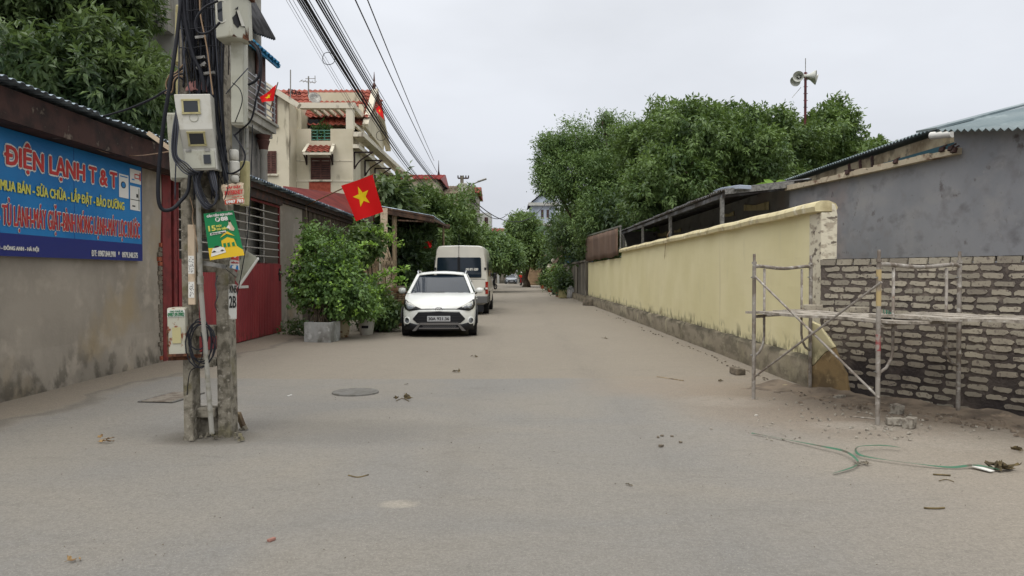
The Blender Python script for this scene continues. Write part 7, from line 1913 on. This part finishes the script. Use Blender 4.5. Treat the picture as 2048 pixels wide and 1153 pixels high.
# ================================================================== LOG PILE, POTS, SACK
M['log_bark'] = mat('log_bark', c8(84, 70, 56), .95, [(c8(52, 44, 38), 7, .4, .6), (c8(128, 108, 84), 11, .58, .7)], .7, 30)
M['log_end'] = mat('log_end', c8(158, 128, 98), .9, [(c8(122, 94, 70), 9, .42, .6), (c8(90, 66, 48), 16, .6, .7)])
rr = random.Random(19); k = 0
for row in range(7):
    z = .09 + row * .155
    for q in range(9 - row // 2):
        x = -4.15 + q * .17 + row * .03 + rr.uniform(-.03, .03); r = rr.uniform(.05, .10)
        if x > -2.95: continue
        y = 20.9 + rr.uniform(-.18, .18); L = rr.uniform(.8, 1.2)
        a = V(x, y, z + rr.uniform(-.02, .02)); b = V(x + rr.uniform(-.15, .15), y + L, z + rr.uniform(-.03, .03))
        mb = MB(); mb.tube([a, a.lerp(b, .5) + V(0, 0, .01), b], [r, r * 1.05, r * .95], 9, caps=False); mb.add([a + (b - a).orthogonal().normalized() * 0] , []) if False else None
        n0 = len(mb.v); mb.add([mb.v[i] for i in range(9)], [tuple(range(9))[::-1]], 1); mb.add([mb.v[18 + i] for i in range(9)], [tuple(range(9))], 1)
        o = rebase(mb.build('log', [M['log_bark'], M['log_end']], smooth=True), a); tag(o, 'cut log in the stacked pile beside the white hatchback', 'log', 'logs stacked beside the white car')
for j in range(7):
    a = at(770, 592 + j * 3, 21.0); b = at(826, 588 + j * 4 + rr.uniform(-5, 5), 20.8); r = rr.uniform(.015, .035)
    mb = MB(); mb.tube([a, b], r, 7); o = rebase(mb.build('pole_offcut', M['wood']), a); tag(o, 'long thin pole laid across the top of the log pile', 'pole', 'thin poles on the log pile')
# planter box and pots
M['planter'] = mat('planter_concrete', c8(152, 154, 152), .85, [(c8(120, 120, 116), 3, .42, .6), (c8(176, 178, 176), 7, .58, .7), (c8(74, 72, 62), 3, .5, .62, None, (.0, .18))], .2, 30)
a = gnd(608, 687); b = gnd(650, 686)
pb = thing('planter_box', 'square pale concrete planter box under the big leafy bush', 'planter', a + V(.3, .25, 0))
X = Matrix.Translation(a + V(.32, .28, 0)) @ Matrix.Rotation(R(-8), 4, 'Z')
mb = MB(X); w, d, h = .54, .52, .43
for s in ((0, -d / 2, w, .05), (0, d / 2, w, .05), (-w / 2 + .0, 0, .05, d), (w / 2, 0, .05, d)): mb.box((s[0], s[1], h / 2 + .01), (s[2] + (.05 if s[3] == .05 else 0), s[3] - (.05 if s[2] == .05 else 0), h))
mb.box((0, 0, .05), (w - .06, d - .06, .06)); mb.build('box', M['planter'], pb, bevel=.008)
mb = MB(X); mb.box((0, 0, h - .07), (w - .06, d - .06, .04)); mb.build('soil', M['dirt'], pb)
tp_ = gnd(684, 676); t = thing('decorated_jar', 'glazed cream jar with a brown pattern standing behind the planter box', 'jar', tp_)
mb = MB(Matrix.Translation(tp_)); mb.lathe([(0, .01), (.13, .01), (.17, .1), (.18, .3), (.15, .38), (.17, .42), (.14, .42), (.13, .36)], Matrix.Identity(4), 18); mb.build('body', mat('glaze_cream', c8(176, 164, 136), .35, [(c8(112, 80, 56), 11, .56, .62)]), t, smooth=True)
tp_ = gnd(733, 670); t = thing('white_pot', 'round white plant pot at the edge of the bush nearest the car', 'pot', tp_)
mb = MB(Matrix.Translation(tp_)); mb.lathe([(0, .01), (.15, .01), (.16, .05), (.20, .34), (.23, .38), (.20, .40), (.17, .34)], Matrix.Identity(4), 20); mb.build('body', M['box_white'], t, smooth=True)
mb = MB(Matrix.Translation(tp_ + V(.0, -.19, .2))); mb.box((0, 0, 0), (.16, .02, .06)); mb.build('dark_slot', M['black'], t)
# far right pots, sack
M['sack'] = mat('white_sack', c8(226, 226, 228), .7, [(c8(206, 206, 208), 6, .45, .6)])
p = gnd(1134, 597); t = rebase(MB(Matrix.Translation(p) @ Matrix.Rotation(R(18), 4, 'Y')).lathe([(0, .03), (.30, .03), (.36, .14), (.34, .45), (.26, .7), (.12, .8), (0, .82)], Matrix.Scale(.7, 4, (0, 1, 0)), 12).build('sack', M['sack'], smooth='all'), p); tag(t, 'bulging white sack leaning against the old concrete wall', 'sack')
LMx = {}
# ================================================================== FOLIAGE
L_big = leafmat('leaf_glossy_dark', c8(54, 72, 52), c8(80, 100, 68), young=c8(112, 130, 86), rough=.38)
L_mid = leafmat('leaf_mid', c8(58, 82, 50), c8(92, 116, 68), young=c8(114, 138, 80), rough=.4)
L_fea = leafmat('leaf_feathery', c8(66, 90, 56), c8(96, 122, 74), young=c8(126, 152, 94), rough=.4)
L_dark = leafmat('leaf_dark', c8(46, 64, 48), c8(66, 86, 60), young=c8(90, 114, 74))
L_bush = leafmat('leaf_bush', c8(56, 82, 48), c8(86, 116, 64), young=c8(108, 140, 74), rough=.38)
L_lime = leafmat('leaf_lime', c8(110, 150, 60), c8(140, 178, 78), .35, young=c8(150, 186, 84))
L_palm = leafmat('leaf_palm', c8(40, 64, 40), c8(58, 84, 50))
def blob(px0, px1, py0, py1, Y, dy, k=.93):
    a = at(px0, py1, Y); b = at(px1, py0, Y); c = (a + b) / 2
    return ((c.x, c.y, c.z), (abs(b.x - a.x) / 2 * k, dy, abs(b.z - a.z) / 2 * k))
# big tree over the workshop
bl = [blob(-160, 130, -60, 215, 13.5, 2.0), blob(60, 285, -170, 170, 14.2, 2.0), blob(190, 322, 60, 290, 13.4, 1.6), blob(-60, 180, -300, 20, 15, 2.2), blob(0, 200, 60, 240, 12.6, 1.2), blob(225, 338, 120, 240, 13.0, .9)]
tree('big dark-leaved tree overhanging the tin roof of the grey workshop', (-9.4, 14.2, 0), (-9.2, 14.2, 3.6), .26, bl, 9000, L_big, .165, .056, 10, .08, 11, 'shade_tree', True, .35, .55, .26, 3.0)
# roadside trees beyond the yellow wall
bl = [blob(1090, 1290, 285, 420, 40, 2.6), blob(1100, 1225, 262, 335, 41, 2), blob(1130, 1300, 370, 510, 39, 2.6), blob(1190, 1300, 245, 360, 42, 2), blob(1078, 1150, 335, 400, 40, 1.2), blob(1068, 1130, 268, 305, 40, .8), blob(1066, 1120, 300, 380, 40, .9), blob(1195, 1230, 222, 270, 40, .5), blob(1230, 1320, 270, 420, 38, 2)]
tree('feathery pale green tree leaning out over the road past the yellow wall', (5.6, 40, 0), (5.4, 40, 3.6), .3, bl, 8500, L_fea, .17, .06, 10, .17, 12, 'feathery_tree', False, .15, .5, .30)
bl = [blob(1300, 1450, 212, 330, 28, 2.0), blob(1470, 1640, 228, 390, 31, 2.0), blob(1400, 1570, 212, 320, 30, 1.8), blob(1235, 1345, 232, 340, 32, 1.8), blob(1230, 1400, 300, 440, 27.5, 2.2), blob(1380, 1560, 235, 380, 29, 2.2), blob(1280, 1480, 330, 470, 30, 2), blob(1450, 1590, 270, 400, 30, 2), blob(1345, 1425, 208, 250, 28, .6), blob(1300, 1420, 300, 400, 26.6, 1.4)]
tree('broad bushy tree with big mid-green leaves rising above the lean-to shed', (7.2, 29, 0), (7.2, 29, 3.4), .28, bl, 14500, L_mid, .17, .074, 9, .11, 13, 'broadleaf_tree', True, .45, .5, .28, 2.6)
bl = [blob(1560, 1700, 215, 330, 32, 2.2), blob(1620, 1710, 222, 300, 32, 1.2), blob(1640, 1760, 280, 372, 31, 1.4), blob(1520, 1640, 270, 390, 33, 2), blob(1690, 1790, 278, 330, 33, 1.0), blob(1650, 1690, 200, 250, 32, .4)]
tree('thin-topped tree around the loudspeaker mast beside the teal roof', (13.2, 33, 0), (13.2, 33, 4), .24, bl, 6000, L_mid, .19, .085, 9, .12, 14, 'broadleaf_tree', True, .45, .5, .32, 2.6)
bl = [blob(1100, 1240, 400, 530, 48, 2.5), blob(1190, 1330, 380, 470, 36, 2.2), blob(1150, 1250, 430, 530, 42, 2), blob(1230, 1420, 400, 462, 33, 2)]
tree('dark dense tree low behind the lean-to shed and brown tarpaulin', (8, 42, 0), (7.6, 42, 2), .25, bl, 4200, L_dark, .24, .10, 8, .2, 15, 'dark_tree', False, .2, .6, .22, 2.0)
# young leaf sprays among them
P = np.array([list(at(1225 + i * 9, 300 + 18 * math.sin(i), 25.8)) for i in range(0)] or [[0, 0, -50]])
# banana-like leaves on the wall top
bt = thing('banana_plant', 'few broad pale banana leaves poking above the lean-to roof', 'plant', (onx(1550, 372, 6.6).x, onx(1550, 372, 6.6).y, 0)); q = onx(1550, 372, 6.6)
mb = MB(); mb.tube([V(q.x, q.y, 0), V(q.x, q.y, q.z)], [.12, .05], 8); mb.build('stem', M['bark'], bt)
for dx, dz, s in ((-.45, .25, 1), (-.2, .4, .8), (.25, .38, .9), (.55, .2, 1.1), (.1, .1, .7), (.75, .02, .8)):
    mb = MB(); d = V(dx, .1, dz); rows = []
    side = d.cross(V(0, 1, 0)).normalized() * .11 * s
    for i in range(7):
        t_ = i / 6; c = V(*q) - V(0, 0, .1) + d * t_ * 1.2 - V(0, 0, .2 * t_ * t_); w_ = math.sin(math.pi * min(1, t_ * .9 + .08)) ; rows.append([c - side * w_, c + V(0, .03, 0), c + side * w_])
    mb.grid(rows); mb.build('leaf', L_lime, bt, smooth='all')
# trees and shrubs behind the cars
bl = [blob(752, 815, 352, 470, 33, 1.4), blob(770, 830, 390, 480, 34, 1.2)]
tree('tree with large drooping glossy leaves next to the villa', (-6.6, 33.6, 0), (-6.1, 33.4, 3), .14, bl, 900, L_big, .42, .18, 6, .2, 16, 'broadleaf_tree', True, .8, .5)
bl = [blob(790, 900, 385, 500, 38, 2.4), blob(850, 950, 395, 520, 39, 2.2), blob(800, 880, 372, 440, 38, 1.5), blob(900, 962, 430, 540, 40, 1.8), blob(820, 930, 470, 560, 37, 2)]
tree('dense round tree standing behind the cream van', (-4.0, 39.5, 0), (-3.8, 39.5, 2), .2, bl, 5200, L_mid, .20, .085, 8, .13, 17, 'broadleaf_tree', False, .25, .5, .26)
bl = [blob(770, 850, 470, 560, 30.5, 1.2), blob(800, 880, 490, 600, 31.5, 1.4), blob(760, 830, 455, 520, 32.5, 1.2), blob(790, 865, 560, 640, 30, 1.0), blob(810, 872, 440, 500, 33, 1.2)]
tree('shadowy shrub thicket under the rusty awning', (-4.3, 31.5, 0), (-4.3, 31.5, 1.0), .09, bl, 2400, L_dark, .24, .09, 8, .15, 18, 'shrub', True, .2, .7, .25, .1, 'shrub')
bl = [blob(925, 1010, 460, 550, 62, 2.6), blob(965, 1042, 480, 552, 63, 2.2), blob(900, 960, 450, 530, 60, 2)]
tree('pruned spreading tree past the van with its crown over the road', (-3.6, 63, 0), (-3.2, 63, 2.2), .2, bl, 4400, L_fea, .3, .13, 8, .22, 19, 'pruned_tree', False, .3, .5, .2, 1.9)
bl = [blob(1012, 1075, 425, 480, 88, 3), blob(1005, 1100, 460, 532, 88, 3.4), blob(1040, 1108, 470, 530, 87, 3), blob(990, 1040, 480, 530, 90, 2.4)]
tree('rounded bright green tree closing the end of the road', (1.7, 88, 0), (1.7, 88, 2.6), .45, bl, 4600, L_mid, .36, .16, 8, .28, 20, 'round_tree', False, .35, .5, .2, 2.0)
bl = [blob(1085, 1135, 500, 560, 70, 1.5), blob(1100, 1150, 430, 520, 66, 2.2)]
tree('dark leafy tree between the palm and the old concrete wall', (4.9, 69, 0), (4.9, 69, 2), .16, bl, 1500, L_dark, .34, .14, 8, .25, 21, 'dark_tree', False, .3, .6, .25, 1.2)
bl = [blob(975, 1040, 505, 560, 135, 4), blob(1015, 1050, 500, 555, 140, 4)]
tree('hazy dark tree beyond the far bend of the road', (-.6, 138, 0), (-.6, 138, 3), .3, bl, 1500, L_dark, .6, .25, 7, .5, 22, 'dark_tree', False, .3, .6, .25, 1.5)
# palm
pm = thing('palm_tree', 'slender palm with arching fronds in front of the pale blue house', 'palm', (at(1097, 540, 72).x, 72, 0)); pt = at(1097, 462, 72)
mb = MB(); mb.tube([V(pt.x, 72, 0), V(pt.x + .05, 72, 2.5), V(pt.x, 72, pt.z)], [.14, .11, .08], 8); mb.build('trunk', M['bark'], pm)
rr = random.Random(3); vs = []; fs = []
for k in range(15):
    a = k * 2.4; el = .5 + .5 * rr.random(); d = V(math.cos(a) * math.cos(el), math.sin(a) * math.cos(el), math.sin(el)); Lf = rr.uniform(1.5, 2.1)
    prev = pt
    for i in range(1, 12):
        t_ = i / 11; c = pt + d * Lf * t_ - V(0, 0, 1.1 * t_ * t_); dr = (c - prev).normalized(); side = dr.cross(V(0, 0, 1)).normalized(); prev = c
        for s in (-1, 1):
            n0 = len(vs); tipp = c + side * s * .45 * math.sin(math.pi * min(1, t_ + .15)) + dr * .25 - V(0, 0, .2); vs += [c, c + dr * .1, tipp]; fs.append((n0, n0 + 1, n0 + 2))
mb = MB(); mb.add(vs, fs); mb.build('fronds', L_palm, pm)

# the bush in the planter

bl = [blob(596, 700, 495, 600, 16.5, .5), blob(612, 735, 535, 645, 16.5, .55), blob(685, 748, 565, 655, 17.0, .5), blob(598, 640, 462, 520, 16.9, .25), blob(700, 750, 585, 660, 17.4, .5), blob(650, 722, 488, 560, 17.0, .4), blob(735, 772, 622, 660, 18.0, .4), blob(585, 625, 530, 610, 16.6, .3)]
c = X.translation
t = thing('leafy_bush', 'big heart-leaved bush spilling over the concrete planter and jar', 'bush', (c.x, c.y, .40))
mb = MB(); rr = random.Random(5)
for cb, r_ in bl:
    for q in range(3): mb.tube(spline([V(c.x + rr.uniform(-.15, .15), c.y + rr.uniform(-.1, .1), .38), V(*cb) * .5 + V(c.x, c.y, .8) * .5 + V(rr.uniform(-.1, .1), rr.uniform(-.1, .1), 0), V(*cb) + V(rr.uniform(-1, 1) * r_[0] * .6, 0, rr.uniform(0, 1) * r_[2] * .6)], 4), [.02 - .0017 * i for i in range(9)], 5)
mb.build('stem', M['bark'], t, smooth='all')
P, O = crown(bl, 2300, 31, .6, .38, .5); foliage('crown', t, L_bush, P, O, .085, .058, 7, .06, 31, .5)
P, O = crown([(b[0], tuple(k * 1.08 for k in b[1])) for b in bl], 260, 33, .1, .3, .6); foliage('young_leaves', t, L_lime, P, O, .085, .055, 5, .05, 33, .1)
# sprays of lime leaves
def spray(t, a, b, n, seed, Lf=.11, sp=.05, mt=L_lime):
    a = Vector(a); b = Vector(b); rg = random.Random(seed); pts = []
    for i in range(n): s_ = i / n; pts.append(list(a.lerp(b, s_) + V(rg.gauss(0, sp), rg.gauss(0, sp), rg.gauss(0, sp * .6) + .08 * math.sin(s_ * 3))))
    P = np.array(pts); O = np.tile(np.array([[0, 0, 1.0]]), (n, 1)); foliage('leaf_spray', t, mt, P, O, Lf, Lf * .62, 3, .03, seed, .1)
    mb = MB(); mb.tube(spline([a, a.lerp(b, .5) + V(0, 0, .08), b], 5), .008, 5); mb.build('branch', M['bark'], t)
t2 = thing('climbing_shrub', 'scrambling shrub with long sprays of lime-green leaves between the gatepost and the car', 'shrub', gnd(745, 652))
bl = [blob(705, 770, 452, 520, 19.8, .5), blob(700, 745, 440, 500, 20.4, .4), blob(690, 730, 480, 560, 19.6, .4), blob(735, 800, 600, 655, 19.0, .5), blob(710, 770, 560, 640, 19.2, .6)]
mb = MB(); q = gnd(745, 652)
for cb, r_ in bl: mb.tube(spline([q, q * .5 + V(*cb) * .5 + V(.05, .1, 0), V(*cb)], 5), [.03 - .002 * i for i in range(11)], 6)
mb.build('stem', M['bark'], t2)
P, O = crown(bl[:4], 620, 35, .6, .3, .15); foliage('crown', t2, L_mid, P, O, .13, .085, 6, .08, 35, .5)
P, O = crown(bl[3:], 500, 36, .7, .3, .1); foliage('lower_leaves', t2, L_dark, P, O, .12, .06, 7, .07, 36, .2)
spray(t2, at(735, 462, 19.6), at(806, 490, 19.0), 34, 1); spray(t2, at(738, 565, 18.8), at(812, 540, 18.4), 36, 2); spray(t2, at(745, 585, 18.8), at(815, 566, 18.4), 36, 3); spray(t2, at(700, 505, 18.6), at(752, 492, 18.8), 22, 4)
# thin vine stems on the pillar top
t3 = thing('wall_creeper', 'yellow-green creeper hanging from the eave of the board shed', 'creeper', at(640, 470, 18.8)); 
bl = [blob(606, 645, 440, 500, 18.4, .25), blob(640, 690, 452, 500, 19.0, .25)]
P, O = crown(bl, 260, 37, .7, .3); foliage('leaves', t3, L_bush, P, O, .09, .05, 5, .07, 37, .4)
mb = MB(); mb.tube(spline([at(612, 415, 18.8), at(615, 450, 18.6), at(625, 500, 18.2), at(640, 560, 17.6)], 5), .01, 5); mb.tube(spline([at(660, 440, 19.3), at(665, 480, 19), at(660, 540, 18)], 5), .01, 5); mb.build('stem', M['bark'], t3)
# undergrowth at base
P, O = crown([blob(700, 800, 630, 668, 19.5, .6), blob(560, 620, 640, 676, 17.5, .3)], 260, 38, .8, .3, .05)
o = foliage('undergrowth', None, L_dark, P, O, .11, .05, 5, .06, 38, .2); tag(o, 'low tangle of weeds under the bush and shrub', 'weeds', kind='stuff')
# row of potted plants along the old wall
rr = random.Random(9)
spec = [(1086, 578, 76, 1.1, 'grey pot plant furthest along the row by the red gatepost'), (1094, 581, 66, 1.5, 'tall pot plant in front of the red gatepost'), (1101, 585, 58, 1.3, 'bushy pot plant in the middle of the row by the old wall'), (1110, 590, 52, 1.9, 'largest pot plant in the row by the old wall'), (1118, 594, 48, 1.6, 'pot plant next to the square cream pot'), (1125, 597, 45.5, 1.1, 'short plant in a square cream pot beside the white sack')]
for i, (px, py, Y, hgt, lb) in enumerate(spec):
    p = gnd(px, py); t = thing('pot_plant', lb, 'potted plant', p, 'pot plants along the old wall'); mb = MB(Matrix.Translation(p))
    if i == 5: mb.box((0, 0, .28), (.5, .5, .52)); mb.build('pot', M['box_cream'], t, bevel=.03)
    else: mb.lathe([(0, .01), (.2, .01), (.3, .38), (.33, .4), (.27, .4), (0, .36)], Matrix.Identity(4), 14); mb.build('pot', M[('terracotta', 'box_white', 'terracotta', 'black', 'terracotta')[i]], t, smooth=True)
    bl = [((p.x + .0, p.y, .35 + hgt * .5), (.5 + .12 * (i == 3), .5, hgt * .5)), ((p.x + .35, p.y + .5, .35 + hgt * .45), (.5, .5, hgt * .42))]
    mb = MB(); mb.tube([p + V(0, 0, .36), p + V(.02, 0, .35 + hgt * .5)], .03, 6); mb.tube([p + V(0, 0, .36), V(*bl[1][0])], .02, 5); mb.build('stem', M['bark'], t)
    P, O = crown(bl, 330, 40 + i, .8, .3, .3); foliage('foliage', t, (L_mid, L_bush, L_dark)[i % 3], P, O, .22, .09, 5, .1, 40 + i, .2)
M['pole_cut'] = M['wood']
p = gnd(1122, 596); mb = MB(); mb.tube([p + V(.0, .2, .02), at(1129, 560, 46)], .03, 6); o = rebase(mb.build('broom_handle', M['wood']), p); tag(o, 'wooden handle leaning on the old wall by the white sack', 'handle')

# ------------------------------------------------------------------ loudspeaker mast
b = at(1611, 215, 31); tp = at(1611, 145, 31)
lm = thing('loudspeaker_mast', 'rusty mast with twin grey horn loudspeakers above the trees', 'loudspeaker mast', (b.x, b.y, 0))
mb = MB(); mb.cyl((b.x, b.y, 0), tp, .055, 8); 
for k in range(6): z = b.z + .0 + k * .28; mb.bar((b.x - .09, b.y, z), (b.x + .09, b.y, z), .02, .02)
mb.build('mast', mat('mast_maroon', c8(96, 44, 48), .7, [(c8(66, 40, 40), 6, .45, .6)]), lm)
mb = MB(); mb.cyl(tp, at(1611, 117, 31), .016, 6); mb.build('lightning_rod', M['galv'], lm)
M['horn'] = mat('horn_grey', c8(205, 206, 198), .45, [(c8(176, 176, 166), 4, .45, .6)])
for cx, cy, yaw, pit, tag_ in ((1598, 154, -30, 8, 0), (1594, 160, -46, 30, 0), (1623, 152, 62, 4, 1), (1625, 158, 74, 16, 1)):
    c = at(cx, cy, 31 + (.12 if cx in (1594, 1625) else -.12)); Mx = Matrix.Translation(c) @ Matrix.Rotation(R(yaw), 4, 'Z') @ Matrix.Rotation(R(90 - (-pit)), 4, 'X')
    mb = MB(Mx); mb.lathe([(.215, .18), (.21, .16), (.15, .05), (.08, -.07), (.06, -.18), (.07, -.2), (.07, -.3), (0, -.3)], Matrix.Identity(4), 20); h = mb.build('horn', M['horn'], lm, smooth='all', solid=.008)
    mb = MB(Mx); mb.lathe([(.05, -.1), (.05, .02), (.03, .06), (0, .07)], Matrix.Identity(4), 12); mb.build('horn_driver', M['horn'], h, smooth='all')
mb = MB(); mb.bar(at(1598, 156, 31.1), at(1624, 155, 31.1), .05, .05); mb.build('bracket', M['dark_steel'], lm)
mb = MB(); mb.cyl(at(1584, 196, 31), at(1602, 175, 31), .01, 5); mb.build('stay_wire', M['galv'], lm)
